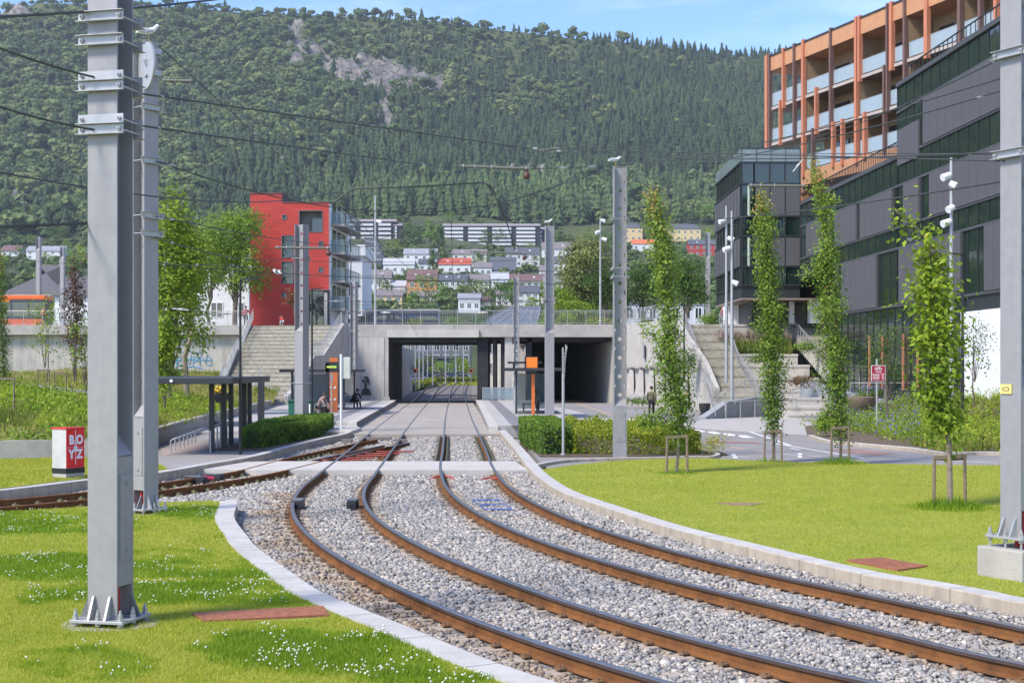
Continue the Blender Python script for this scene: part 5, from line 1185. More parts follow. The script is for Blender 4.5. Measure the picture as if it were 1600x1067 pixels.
b.build('roof_guard_rail', M['mull'], ob)
# sloping picket guard on the lower roof
b = MB()
for k in range(60):
    s = S403+.3+(S_end-S403-.5)*k/60; fbox(b, s-.02, s+.02, 15.6, 16.7, -.6, -.56)
fbox(b, S403, S_end, 16.66, 16.72, -.62, -.55)
for k in range(50): s = k*S403/50; fbox(b, s-.02, s+.02, 19.8, 20.9, -.6, -.56)
fbox(b, 0, S403, 20.86, 20.92, -.62, -.55); b.build('roof_railing', M['mull'], ob)
# small reflections sign lettering on the glass corner
# ---------------- hotel ----------------
ho = empty('apartment_building', (22.7, 126, 19), 'timber clad building with glass balconies and orange and brown fins above the black one', 'apartment building')
HD = Vector((.319, -.948, 0)).normalized(); HN = Vector((-HD.y, HD.x, 0))*-1   # along towards the viewer; outward
E0 = Vector((22.7, 126, 0)); HO = Vector(ho.location)
def hs(px):
    k = (px-CX)/FPX; return (22.7-k*126)/(-HD.x+k*HD.y) if True else 0
def hp(s, z, o=0): return E0+HD*s+HN*o+Vector((0, 0, z))-HO
def hbox(b, s0, s1, z0, z1, o0, o1):
    v = [hp(s0, z0, o0), hp(s1, z0, o0), hp(s1, z0, o1), hp(s0, z0, o1), hp(s0, z1, o0), hp(s1, z1, o0), hp(s1, z1, o1), hp(s0, z1, o1)]
    b.add(v, [(0, 3, 2, 1), (4, 5, 6, 7), (0, 1, 5, 4), (1, 2, 6, 5), (2, 3, 7, 6), (3, 0, 4, 7)])
SL = 52
DPT = 2.2
FL = [19.6, 22.75, 25.9, 29.1]     # floor slabs; top is the eaves
S3 = hs(1252)
b = MB(); hbox(b, S3, SL, 18.4, 29.1, -14, -DPT); hbox(b, 3.2, S3-.002, 22.6, 29.1, -14, -DPT); b.build('core', M['timber_d'], ho)
b = MB(); hbox(b, -.1, SL, 29.1, 30.35, -14, .12); b.build('fascia', M['timber'], ho)
b = MB(); hbox(b, -.2, SL, 30.35, 30.47, -14, .2); b.build('roof_edge', M['dark'], ho)
b = MB(); hbox(b, S3-.4, SL, 18.35, 19.55, -2, .1); b.build('base_fascia', M['timber'], ho)
bxs = hs(1245); b = MB(); hbox(b, S3-.45, S3+.15, 14.2, 18.4, -2, .08); hbox(b, S3+.15, S3+3.2, 13.4, 15.0, -2, .06); hbox(b, S3+.15, S3+.2, 15, 18.4, -2, .02); b.build('base_frame', M['timber'], ho)
for f in range(3):
    z = FL[f]; s0 = S3 if f == 0 else -.05
    b = MB(); hbox(b, s0, SL, z-.22, z, -DPT+.01, .02); b.build('balcony_slab', colmat('slab_brown', (.20, .145, .10)), ho)
    b = MB(); hbox(b, s0, SL, z-.25, z-.002, .02, .06); b.build('slab_edge', colmat('slab_edge_pale', (.42, .36, .32)), ho)
fx = [(1201, 'o', 0, .55), (1205.5, 'd', 0, .3), (1227, 'o', 2, .3), (1244, 'd', 1, .3), (1258, 'o', 0, .4), (1301, 'd', 1, .3), (1341, 'o', 0, .38), (1346, 'o', 2, .3), (1396, 'o', 2, .42), (1390, 'd', 1, .25), (1417, 'd', 1, .32), (1451, 'o', 2, .5), (1503, 'd', 1, .4), (1535, 'd', 0, .35), (1222, 'o', -2, .25), (1278, 'o', -2, .28), (1273, 'd', -1, .25), (1304.5, 'o', -1, .32), (1319, 'o', -1, .3), (1354, 'o', -1, .35), (1560, 'o', 0, .4), (1600, 'd', 0, .4), (1385, 'd', -3, .25)]
for i, (x, c, lo, wd) in enumerate(fx):
    s = hs(x); wd *= .78
    if lo >= 0: z0 = [19.0 if x > 1250 else 22.3, 22.3, 25.4][lo]; z1 = 30.6
    elif lo == -1: z0, z1 = 19.2, 22.9
    elif lo == -2: z0, z1 = 22.3, 26.2
    else: z0, z1 = 19.2, 26.0
    if x < 1250: z0 = max(z0, 22.3)
    b = MB(); hbox(b, s-wd/2, s+wd/2, z0, z1, -.05, .30); b.build('fin', M['fin_o'] if c == 'o' else M['fin_d'], ho)
# partition walls + glass guards + doors per bay
cuts = [hs(x) for x in (1202, 1258, 1341, 1417, 1503, 1600)]
for f in range(3):
    z = FL[f]; zt = FL[f+1]
    for k in range(len(cuts)-1):
        if f == 0 and k == 0: continue
        s0, s1 = cuts[k], cuts[k+1]
        b = MB(); hbox(b, s1-.12, s1+.12, z, zt-.22, -DPT, -.06); b.build('partition', M['timber_d'], ho)
        b = MB(); w_ = (s1-s0)
        hbox(b, s0+.25, s1-.25, z+.12, z+1.2, -.06, -.03); b.build('glass_guard', M['gguard'] if 'gguard' in M else M.setdefault('gguard', clearglass('frosted_guard_glass', (.72, .78, .82), .55)), ho)
        b = MB(); hbox(b, s0+.2, s1-.2, z+1.2, z+1.24, -.08, -.02)
        for q in range(1, 4): s = s0+w_*q/4; hbox(b, s-.02, s+.02, z, z+1.2, -.1, -.06)
        b.build('guard_rail', M['steel'], ho)
        for q in range(2): b = MB(); hbox(b, s0+w_*(.15+.45*q), s0+w_*(.42+.45*q), z+.05, z+2.3, -DPT, -DPT+.05); b.build('sliding_door', M['winglass'], ho)
        b = MB(); hbox(b, s0+w_*.5, s0+w_*.56, z+2.1, z+2.35, -DPT, -DPT+.15); b.build('wall_lamp', M['black'], ho)
# ---------------- catenary masts ----------------
def mast(name_label, x, y, zb, top, rz, w=.34, box_top=1.83, holes=True, door=True, baseplate=True, plate_on=None, clamps=(), group='grey steel overhead line masts'):
    """H-section mast: flanges across local y, web between them, boxed lower part, bolted base."""
    t = empty('catenary_mast', (x, y, zb), name_label, 'mast', group, rz=rz); h = w/2; z0 = .14 if baseplate else 0
    L = top-zb
    b = MB(); b.bb(-h, h, -h, -h+.024, z0+(0 if True else .3), L); b.build('flange', M['steel'], t, bevel=.004)
    b = MB(); b.bb(-h, h, h-.024, h, z0, L); b.build('flange', M['steel'], t, bevel=.004)
    b = MB()                                   # web with round holes (rings of quads)
    if holes:
        zz = box_top+.05; pitch = .58; r = .062; half = h-.024
        while zz+pitch < L:
            n = 16; vs = []; 
            for k in range(n):
                a = 2*PI*(k+.5)/n; ca, sa = math.cos(a), math.sin(a); m_ = max(abs(ca), abs(sa))
                vs.append((-.008, r*ca, zz+pitch/2+r*sa)); vs.append((-.008, half*ca/m_ , zz+pitch/2+(pitch/2)*sa/m_))
            vs2 = [(.008, p[1], p[2]) for p in vs]; fs = []
            for k in range(n):
                a, c = 2*k, 2*((k+1) % n); N = len(vs)
                fs += [(a, a+1, c+1, c), (a+N, c+N, c+1+N, a+1+N), (a, c, c+N, a+N)]
            b.add(vs+vs2, fs); zz += pitch
        b.bb(-.008, .008, -half, half, zz, L-.002)
    else: b.bb(-.008, .008, -h+.024, h-.024, box_top+.02, L-.002)
    b.build('web', M['steel_d'] if not holes else M['steel'], t, fix=not holes)
    for s in (-1, 1):                          # boxed lower part with slanted cap
        b = MB(); zo = z0+(.34 if baseplate else 0)
        b.bb(s*h-(.012 if s > 0 else 0), s*h+(.012 if s < 0 else 0), -h+.024, h-.024, zo, box_top-.12)
        b.bb(s*h-(.016 if s > 0 else 0), s*h+(.016 if s < 0 else 0), -h+.02, h-.02, box_top-.12, box_top)
        sl = [(s*h, -h+.024, box_top), (s*h, h-.024, box_top), (s*.01, h-.024, box_top+.22), (s*.01, -h+.024, box_top+.22)]
        b.add(sl+[(p[0], p[1], p[2]-.02) for p in sl], [(0, 1, 2, 3), (7, 6, 5, 4), (0, 4, 5, 1), (1, 5, 6, 2), (2, 6, 7, 3), (3, 7, 4, 0)])
        cs = b.build('casing', M['steel'], t)
        if door:
            b = MB(); b.bb(s*(h+.001), s*(h+.012), -h+.05, h-.05, box_top-1.1, box_top-.2)
            for zc in (box_top-.3, box_top-1.0): b.tube([(s*(h+.01), 0, zc), (s*(h+.03), 0, zc)], .02, 8)
            b.build('door_plate', M['steel'], cs)
    if baseplate:
        b = MB(); P = w*.9
        b.bb(-P, P, -P, P, .11, .14); bp = b.build('base_plate', M['steel_l'], t, bevel=.004)
        bme = None
        for sx in (-1, 0, 1):
            for sy in (-1, 0, 1):
                if sx == 0 and sy == 0: continue
                if bme is not None:
                    q_ = link('anchor_bolt', bme, bp); q_.location = (sx*P*.84, sy*P*.84, 0); continue
                b = MB(); px_, py_ = 0, 0
                b.tube([(px_, py_, -.02), (px_, py_, .25)], .014, 8); b.tube([(px_, py_, .14), (px_, py_, .18)], .034, 6); b.tube([(px_, py_, .185), (px_, py_, .215)], .026, 6); b.tube([(px_, py_, .08), (px_, py_, .108)], .034, 6)
                q_ = b.build('anchor_bolt', M['steel_l'], bp); q_.location = (sx*P*.84, sy*P*.84, 0); bme = q_.data
        for sx in (-1, 1):
            for sy in (-1, 1):
                for q in (0, 1):
                    b = MB(); u = sx*h*.55; v = sy*h
                    a_ = [(u-.012, v, .14), (u-.012, v+sy*.13, .14), (u-.012, v+sy*.02, .38), (u-.012, v, .38)]; c_ = [(p[0]+.024, p[1], p[2]) for p in a_]
                    if q: a_ = [(p[1]*sy*sx, p[0]*sy*sx if False else p[0], p[2]) for p in a_]; c_ = [(p[1]*sy*sx, p[0], p[2]) for p in c_]
                    b.add(a_+c_, [(0, 1, 2, 3), (7, 6, 5, 4), (0, 4, 5, 1), (1, 5, 6, 2), (2, 6, 7, 3), (3, 7, 4, 0)]); b.build('gusset', M['steel_l'], t)
        b = MB(); b.tube([(.06, 0, -.02), (.06, 0, .5)], .045, 10); b.tube([(-.06, .03, -.02), (-.06, .03, .5)], .04, 10); b.build('cable_duct', M['redpipe'], t)
    for (zc, typ) in clamps: clamp(t, zc-zb, w, typ)
    return t
def clamp(t, z, w, typ=0):
    h = w/2; b = MB()
    for s in (-1, 1):
        y = s*(h+.03); b.bb(-h-.09, h+.09, y-.004, y+.004, z-.05, z+.05); b.bb(-h-.1, h+.1, y-s*.0, y+s*.055, z-.055, z-.047) if s > 0 else b.bb(-h-.1, h+.1, y-.055, y, z-.055, z-.047)
        if typ == 0: b.bb(-h-.1, h+.1, min(y, y+s*.055), max(y, y+s*.055), z+.047, z+.055)
    c = b.build('clamp_channel', M['steel_l'], t)
    for s in (-1, 1):
        b = MB(); b.tube([(s*(h+.045), -h-.09, z), (s*(h+.045), h+.09, z)], .011, 6)
        for q in (-1, 1): b.tube([(s*(h+.045), q*(h+.035), z), (s*(h+.045), q*(h+.06), z)], .024, 6)
        b.build('clamp_rod', M['steel_l'], c)
def zz(y, Y): return ZZ(y, Y)
M1 = mast('big grey mast in the left foreground lawn with many clamps, nearest of all', -4.275, 15.15, .02, 8.6, R(-14), .345, 1.86, holes=False, clamps=[(zz(31, 15.1), 0), (zz(68, 15.1), 0), (zz(123, 15.1), 1), (zz(139, 15.1), 1), (zz(190, 15.1), 1), (zz(206, 15.1), 1)])
M2 = mast('grey mast close behind the nearest left one, with a round weight disc', -6.93, 26.9, .04, zz(66, 26.9), R(53), .335, 1.86, holes=True, clamps=[(zz(170, 26.9), 0), (zz(253, 26.9), 0), (zz(338, 26.9), 0), (zz(366, 26.9), 0)])
M3 = mast('tall grey mast with round web holes standing in the right shrub bed, gull on top', (968.3-CX)/FPX*44.4, 44.4, -.0, zz(261, 44.4), R(91), .40, 1.66, holes=True, baseplate=False, clamps=[(zz(343, 44.4), 0), (zz(420, 44.4), 1), (zz(433, 44.4), 1)])
M4 = mast('grey mast at the end of the right hedge with a small gull on top', (858.5-CX)/FPX*72.7, 72.7, -.0, zz(353, 72.7), R(95), .44, 4.65, holes=False, baseplate=False, door=False, clamps=[(zz(469, 72.7), 0)])
M5 = mast('grey mast with a row of holes beside the green bin on the left platform', (471.5-CX)/FPX*64, 64, 0, zz(351, 64), R(62), .46, 4.5, holes=True, baseplate=False, door=False, clamps=[(zz(404, 64), 0), (zz(598, 64), 1)])
bl = G(1578, 893, .05); M6p = Vector((1587/FPX*0, 0, 0)); Y6 = 18.6
X6 = (1593.5-CX)/FPX*Y6
M6 = mast('big grey mast on a concrete block at the right picture edge', X6, Y6, .48, 9.2, R(-62), .345, 1.86+.2, holes=True, clamps=[(zz(86, Y6), 0), (zz(242, Y6), 0)])
b = MB(); b.bb(-.38, .38, -.38, .38, -.6, 0.0); o = b.build('foundation_block', M['conc'], bevel=.02); o.location = (X6, Y6+.0, .47); o.rotation_euler = (0, 0, R(-62)); tag(o, 'square concrete foundation block under the right edge mast', 'foundation')
b = MB(); b.bb(-.035, .035, -.16, -.15, 0, 0); 
b = MB(); b.box((0, 0, 0), (.115, .012, .125)); b.cur = 1; b.box((0, -.007, .02), (.06, .003, .012)); b.box((0, -.007, -.02), (.06, .003, .012)); b.box((-.03, -.007, 0), (.012, .003, .03)); b.box((.03, -.007, 0), (.012, .003, .03))
o = b.build('number_plate', [mat('yellow_plate', (.78, .62, .18), .5), M['wood']]); 
hh = .345/2; pl = Matrix.Rotation(R(-62), 4, 'Z') @ Vector((-.06, -hh-.012, 0)); o.location = (X6+pl.x, Y6+pl.y, zz(608, 18.4)); o.rotation_euler = (0, 0, R(-62)); o.scale = (1.6, 1, 1); tag(o, 'small square yellow plate on the right edge mast', 'sign plate')
for lb, x, y, s in (('flat concrete footing in the grass under the nearest left mast', -4.275, 15.15, .43), ('flat concrete footing in the grass under the second left mast', -6.93, 26.9, .40)):
    b = MB(); b.prism([(s*math.cos(a)*(1.25 if k % 2 else 1.2), s*math.sin(a)*1.1) for k, a in enumerate([q*2*PI/14 for q in range(14)])], -.2, 0); o = b.build('footing', M['conc']); o.location = (x, y, .084); tag(o, lb, 'footing', 'mast footings')
M7 = mast('thin grey mast with holes at the right shelter near the underpass', (807-CX)/FPX*101, 101, .3, zz(432, 101), R(88), .40, 1.2, holes=True, baseplate=False, door=False)
M8 = mast('thin grey mast against the portal wall at the left shelter', (553-CX)/FPX*104, 104, .3, zz(440, 104), R(70), .42, 1.2, holes=True, baseplate=False, door=False, clamps=[(zz(517, 104), 0)])
M9 = mast('grey mast standing on the far upper plaza left of the black building', (1106-CX)/FPX*150, 150, ZU, zz(363, 150), R(80), .5, 8, holes=False, baseplate=False, door=False)
for lb, px, Y, yt in (('grey mast behind the orange bus on the far left', 60.5, 140, 370), ('thinner grey mast right of the orange bus', 98, 150, 386)):
    mast(lb, (px-CX)/FPX*Y, Y, ZU, zz(yt, Y), R(80), .4, 8, holes=False, baseplate=False, door=False)
far = [(655, 190, 545), (676, 215, 540), (668, 240, 540), (696, 225, 545), (712, 260, 540), (724, 250, 548), (661, 205, 550), (649, 178, 545)]
mf = None
for i, (px, Y, yt) in enumerate(far):
    lb = ['nearest slim mast on the left side of the far track seen through the underpass', 'second slim mast standing between the far left tracks in the underpass view', 'slim mast just right of the second one in the underpass view', 'slim mast in the centre of the underpass view over the far tracks', 'slim mast right of the centre one in the underpass view', 'rightmost slim mast near the right wall in the underpass view', 'slim mast just behind the nearest one in the underpass view', 'leftmost slim mast by the sloping wall in the underpass view'][i]
    if mf is None:
        mf = empty('catenary_mast', (0, 0, 0), lb, 'mast', 'masts seen through the underpass'); b = MB(); b.bb(-.1, .1, -.1, .1, 0, 9); b.build('pole', M['steel_l'], mf); b = MB(); b.bar((0, 0, 6.6), (2.6, 0, 6.9), .06); b.bar((0, 0, 7.4), (2.6, 0, 6.9), .04); b.build('bracket', M['steel_l'], mf); o = mf
    else: o = copy_tree(mf); o['label'] = lb
    o.location = ((px-CX)/FPX*Y, Y, .3)
# weight disc on M2
p = D(229, 103, 26.6); t = empty('tension_wheel', p, 'pale round tensioning disc on the second left mast below a gull', 'tension wheel')
b = MB(); b.tube([(-.02, 0, 0), (.02, 0, 0)], .44, 36); o = b.build('disc', M['steel_l'], t); o.rotation_euler = (0, 0, R(20))
b = MB(); b.tube([(-.03, -.1, .05), (.03, 0, .05)], .06, 10); b.tube([(0, -.08, .05), (.02, -.05, -.22)], .03, 6); b.tube([(-.05, -.08, -.2), (.06, -.08, -.24)], .04, 6); o = b.build('hub', M['steel_d'], t); o.rotation_euler = (0, 0, R(20))
b = MB(); b.bar((.03, .06, .3), (.25, .2, .3), .1); b.bar((.03, .06, -.1), (.25, .2, -.1), .1); b.build('bracket', M['steel_l'], t)
t.rotation_euler = (0, 0, R(14))
# ---------------- street lights, poles ----------------
def polelight(label, px, Y, ybase, ytop, r, m, heads=(), name='street_lamp', cat='street lamp', zb=None, arm=None, group=None):
    zb_ = ZZ(ybase, Y) if zb is None else zb; zt = ZZ(ytop, Y); x = (px-CX)/FPX*Y; t = empty(name, (x, Y, zb_), label, cat, group); h = zt-zb_
    b = MB(); b.tube([(0, 0, 0), (0, 0, h*.45), (0, 0, h*.47), (0, 0, h)], [r*1.25, r*1.2, r, r*.8], 12); b.build('pole', m, t)
    for (dx, dz) in heads:
        b = MB(); b.tube([(0, 0, h-dz), (dx*.6, 0, h-dz)], r*.35, 6); b.build('arm', m, t)
        b = MB(); b.tube([(dx*.6-.16*(1 if dx > 0 else -1), -.1, h-dz+.02), (dx*1.05, -.22, h-dz-.12)], [.13, .16], 12); b.build('spotlight', M['white'], t)
    if arm:
        b = MB(); b.bar((0, 0, h), (arm, -.1, h+.05), .12, .05); b.build('lamp_head', m, t)
    return t
polelight('slim white lamp pole with one spotlight right of the red building', 586.5, 122.5, 507, 306, .09, M['steel_l'], [(.5, 2.2)], zb=ZU)
polelight('tall thin pole with small spotlights above the bridge beside the willow', 938, 124, 507, 341, .08, M['steel_l'], [(.4, .2), (-.4, 1.2), (.5, 1.8)], zb=ZU)
polelight('pale double pole, left one with spotlights in front of the black building corner', 1135, 88, 600, 322, .085, M['steel_l'], [(-.45, .9), (.4, 2.0)], zb=2.0)
polelight('pale double pole, right one with lamps low in front of the terraces', 1143.5, 84, 632, 330, .085, M['steel_l'], [(-.5, 2.2), (.3, 4.2)], zb=.9)
polelight('pale pole with three spotlights behind the large-leaved tree', 1486.5, 60, 640, 247, .085, M['steel_l'], [(-.42, .75), (.12, 1.1), (-.2, 2.1), (-.42, 2.7)], zb=1.5)
polelight('black lamp post standing before the left bicycle shelter', 375.5, G(376, 710).y, 710, 437, .045, M['black'], arm=.6, zb=0)
polelight('black lamp post behind the left hedge by the green bin', 487.5, 70, 655, 452, .05, M['black'], arm=.5, zb=.1)
polelight('black lamp post between the large-leaved tree and the right mast', 1504, 58, 640, 398, .06, M['black'], arm=-.55, zb=1.2)
polelight('thin black lamp post beside the narrow right staircase', 1069, 100, 590, 478, .06, M['black'], arm=.01, zb=2)
# signal pole right of hedge with twigs
p = G(880, 713); t = empty('signal_pole', (p.x, p.y, 0), 'short grey pole with ribbed sensor head at the end of the right hedge', 'signal pole')
b = MB(); b.tube([(0, 0, 0), (0, 0, 2.65)], .045, 10); b.tube([(0, 0, 0), (0, 0, .1)], .09, 10); b.build('pole', M['steel_l'], t)
b = MB(); b.box((-.01, 0, 3.0), (.06, .06, 1.0)); 
for k in range(8): b.box((.03, 0, 2.6+k*.1), (.06, .08, .04))
b.build('sensor_head', M['steel'], t)
b = MB(); b.tube([(.05, 0, 2.7), (.06, 0, 3.2), (.13, 0, 3.55)], .015, 5); b.tube([(.05, 0, 2.9), (.09, 0, 3.3), (.08, 0, 3.6)], .015, 5); b.build('cable_ends', M['conc_light'], t)
# sign pole with white panel left platform, thin pole
p = G(533, 671, .1); t = empty('sign_pole', (p.x, p.y, .1), 'white pole carrying a cream box seen from behind on the left platform', 'sign pole'); s = p.y/FPX
b = MB(); b.tube([(0, 0, 0), (0, 0, 118*s)], .055, 10); b.build('pole', M['white'], t); b = MB(); b.box((.2, .1, 96*s), (.42, .16, 34*s)); b.build('box_panel', mat('cream_box', (.55, .56, .47), .6), t, bevel=.03)
p = G(518, 661, .3); t = empty('sign_pole', (p.x, p.y, .3), 'thin grey pole with narrow dark plate left of the cream box pole', 'sign pole')
b = MB(); b.tube([(0, 0, 0), (0, 0, 2.3)], .03, 8); b.build('pole', M['steel_l'], t); b = MB(); b.box((0, -.05, 2.15), (.12, .03, .35)); b.build('plate', M['steel_d'], t)
# right platform tall thin poles
for lb, px, Y in (('thin pale pole left of the right shelter', 805, 80),):
    polelight(lb, px, Y, 660, 585, .04, M['steel_l'], zb=.3, name='pole', cat='pole')
# red cycle route sign
p = D(1370, 672, 60); p.z = .5; t = empty('road_sign', (p.x, 60, .45), 'dark red cycle route sign with white bicycle symbol and lines on a thin pole', 'road sign')
b = MB(); b.tube([(0, 0, 0), (0, 0, 2.95-.45+.3)], .04, 8); b.build('pole', M['steel_l'], t)
zc = ZZ(583, 60)-.45; b = MB(); b.box((.05, -.06, zc), (.60, .02, .66)); b.build('panel_border', M['white'], t)
b = MB(); b.box((.05, -.073, zc), (.56, .01, .62)); b.build('panel', mat('dark_red_sign', (.33, .01, .03), .5), t)
b = MB(); y = -.08
for cx_ in (-.04, .14):
    pts = [(cx_+.055*math.cos(a), y, zc+.17+.055*math.sin(a)) for a in [k*PI/6 for k in range(13)]]; b.tube(pts, .01, 4)
b.tube([(-.04, y, zc+.17), (.02, y, zc+.25), (.11, y, zc+.25), (.14, y, zc+.17)], .009, 4); b.tube([(.02, y, zc+.25), (.05, y, zc+.17), (.11, y, zc+.25)], .009, 4)
b.box((.0, y, zc+.06), (.10, .005, .03)); b.box((.12, y, zc+.06), (.10, .005, .03)); b.box((.05, y, zc-.02), (.56, .006, .012))
for k in range(3): b.box((-.05, y, zc-.08-k*.075), (.28, .006, .028)); b.box((.24, y, zc-.08-k*.075), (.10, .006, .028))
b.build('symbols', M['white'], t)
# BOYZ cabinet
p = G(107, 747, .05); t = empty('utility_cabinet', (p.x, p.y, .05), 'small electrical cabinet with bright red front lettered BOYZ, grey sides and concrete base', 'utility cabinet', rz=R(40)); sc_ = p.y/FPX
Hc = (735-665)*sc_; zb_ = .14
t.rotation_euler = (0, 0, R(-38))
Wd, Dp = .72, .50
t.rotation_euler = (0, 0, R(-18))
Wd = .62; Dp = .74
t.rotation_euler = (0, 0, R(60))
b = MB(); b.bb(-.30, .30, -.24, .24, -.1, zb_); b.build('base', M['conc'], t)
b = MB(); b.bb(-.31, .31, -.25, .25, zb_, zb_+.13); b.build('plinth', M['black'], t)
zt = zb_+.13+.98
b = MB(); b.bb(-.30, .30, -.239, .25, zb_+.13, zt); b.build('body', mat('grey_cabinet', (.50, .49, .47), .6, stain=.15), t)
b = MB(); b.bb(-.32, .32, -.26, .27, zt, zt+.035); b.build('lid', M['red'], t)
b = MB(); b.bb(-.29, .29, -.25, -.2395, zb_+.135, zt-.002); dr = b.build('door', mat('red_cabinet_paint', (.72, .01, .012), .45), t)
def text(body, size, loc, rot, m, parent, name='lettering', ext=.002, sx=.9):
    cu = bpy.data.curves.new(name, 'FONT'); cu.body = body; cu.size = size; cu.extrude = ext; cu.align_x = 'CENTER'; cu.align_y = 'CENTER'; cu.resolution_u = 3; cu.offset = size*.05
    tmp = bpy.data.objects.new('tmp', cu); COL.objects.link(tmp); dg = bpy.context.evaluated_depsgraph_get(); dg.update()
    me = bpy.data.meshes.new_from_object(tmp.evaluated_get(dg)); bpy.data.objects.remove(tmp); bpy.data.curves.remove(cu)
    me.materials.clear(); me.materials.append(m); o = link(name, me, parent); o.location = loc; o.rotation_euler = rot; o.scale = (sx, 1, 1); return o
zc = (zb_+.13+zt)/2+.02
for ch, x, z in (('B', -.13, .19), ('O', .13, .19), ('Y', -.13, -.17), ('Z', .13, -.17)): text(ch, .31, (x, -.253, zc+z), (R(90), 0, 0), M['white'], dr)
b = MB(); b.bar((0, -.253, zc-.42), (0, -.253, zc+.44), .016, .006, up=(0, 1, 0)); b.bar((-.27, -.253, zc+.01), (.27, -.253, zc+.01), .016, .006)
b.tube([(0, -.252, zc), (0, -.256, zc)], .06, 10); b.tube([(0, -.252, zc+.1), (0, -.256, zc+.1)], .035, 8); b.tube([(0, -.252, zc-.08), (0, -.256, zc-.08)], .04, 8); b.build('emblem', M['white'], dr)
# ---------------- shelters ----------------
# left bicycle shelter
Ys = 47.0
t = empty('bicycle_shelter', (-10.6, 49, 0), 'long dark flat-roofed bicycle shelter on square posts left of the hedge', 'shelter'); o0 = Vector(t.location)
zr0 = 2.55
cor = [G(0, 0)]*0
A = D(240, 597, 45.5); B_ = D(400, 597, 45.5); zt = ZZ(590, 45.5); zb_ = ZZ(600, 45.5)
b = MB(); b.prism([(-12.6-o0.x, 45.5-o0.y), (-8.95-o0.x, 45.5-o0.y), (-9.7-o0.x, 57-o0.y), (-13.6-o0.x, 57-o0.y)], zb_, zt); b.build('roof', M['dark'], t, bevel=.02)
b = MB(); b.tube([(-10.9-o0.x, 45.47-o0.y, (zb_+zt)/2), (-10.9-o0.x, 45.495-o0.y, (zb_+zt)/2)], .05, 12); b.build('sticker', M['white'], t)
for px, yb in ((331, 706), (350, 702), (361, 695), (382, 690), (390, 686), (406, 680), (410, 676)):
    g_ = G(px, yb); 
    b = MB(); b.bb(g_.x-.08-o0.x, g_.x+.08-o0.x, g_.y-.08-o0.y, g_.y+.08-o0.y, 0, zb_); b.build('post', M['dark'], t)
for k in range(7):
    b = MB(); x = -10.5-k*.12-o0.x; y = 47.5+k*1.15-o0.y; b.tube([(x-.9, y, 0), (x-.9, y, .42), (x-.75, y, .5), (x+.3, y, .8), (x+.42, y, .75), (x+.42, y, 0)], .03, 6); b.build('bicycle_rack', M['steel_l'], t)
# platform shelters
def shelter(label, org, wd, dep, hz, side):
    t = empty('tram_shelter', org, label, 'tram shelter'); b = MB(); b.bb(-wd/2, wd/2, -.7, dep, hz, hz+.18); b.build('roof', M['dark'], t, bevel=.02)
    for sx in (-1, 1):
        for y in (0, dep-.3):
            b = MB(); b.bb(sx*(wd/2-.7)-.06, sx*(wd/2-.7)+.06, y-.06, y+.06, 0, hz); b.build('post', M['dark'], t)
    gg = clearglass('shelter_glass', (.7, .75, .76), .35)
    for sx in (-1, 1):
        b = MB(); b.bb(sx*(wd/2-.7)-.01, sx*(wd/2-.7)+.01, .1, dep-.4, .15, hz-.15); gl = b.build('side_glass', gg, t)
        b = MB()
        for z in (.9, 1.6):
            for q in range(3): b.tube([(sx*(wd/2-.7)-.02, .4+q*.4, z), (sx*(wd/2-.7)+.02, .4+q*.4, z)], .06, 8)
        b.build('dots', M['white'], gl)
    b = MB(); b.bb(-wd/2+.8, wd/2-.8, dep-.34, dep-.32, .15, hz-.15); b.build('back_glass', gg, t)
    b = MB(); b.bb(-wd/2+1, wd/2-1.2, dep-.9, dep-.5, .42, .47); b.bb(-wd/2+1.1, -wd/2+1.2, dep-.85, dep-.55, 0, .42); b.bb(wd/2-1.4, wd/2-1.3, dep-.85, dep-.55, 0, .42); b.build('bench', M['wood'], t)
    return t
YL_ = 88.0
t = shelter('dark flat-roofed tram shelter on the left platform before the portal wall', (-12.0, YL_, .3), 4.6, 6.0, 2.35, 1)
pn = empty('info_pillar', ((520.5-CX)/FPX*84, 84, .3), 'orange and black information pillar on the left platform with display', 'info pillar'); s = 84/FPX
b = MB(); b.bb(-.2, .27, -.14, .14, 0, ZZ(559, 84)-.3); b.build('panel', M['orange'], pn)
b = MB(); b.bb(-.42, -.205, -.16, .16, 0, ZZ(568, 84)-.3); b.bb(-.45, .3, -.16, .16, ZZ(581, 84)-.3, ZZ(565.5, 84)-.3); b.build('housing', M['dark'], pn)
b = MB(); b.bb(-.35, .22, -.175, -.162, ZZ(575, 84)-.3, ZZ(571.5, 84)-.3); b.build('display', emis('green_display', (.25, .35, .05), .6), pn)
b = MB()
for z in (.75, 1.45): 
    for x in (-.1, .12): b.tube([(x, -.145, z), (x, -.155, z)], .07, 10)
b.build('dots', M['white'], pn)
t = shelter('dark flat-roofed tram shelter on the right platform with glass sides', (1.25, 80.0, .3), 3.4, 6.5, 2.42, 1)
b = MB(); b.bb(-1.5, .4, -.5, 4, 2.85, 2.95); b.build('upper_canopy', M['dark'], t); b = MB(); b.bb(-1.2, -1.1, 1, 1.1, 2.6, 2.85); b.build('spacer', M['dark'], t)
b = MB(); b.bb(-.16, .03, -.2, -.02, 0, 2.42); b.build('orange_panel', M['orange'], t)
pn = empty('shelter_sign', (.0, 0, 0), 'orange cube sign standing on the roof of the right shelter', 'sign cube'); q = D(831, 567, 79.5); pn.location = q
b = MB(); b.bb(-.40, .34, .0, .7, -.42, .36); b.build('cube', M['dark'], pn); b = MB(); b.bb(-.30, .31, -.02, .0, -.32, .31); b.build('front', mat('orange_sign', (.85, .20, .01), .5), pn)
b = MB(); b.bb(-.36, .3, .05, .6, -.62, -.42); b.build('foot', M['dark'], pn)
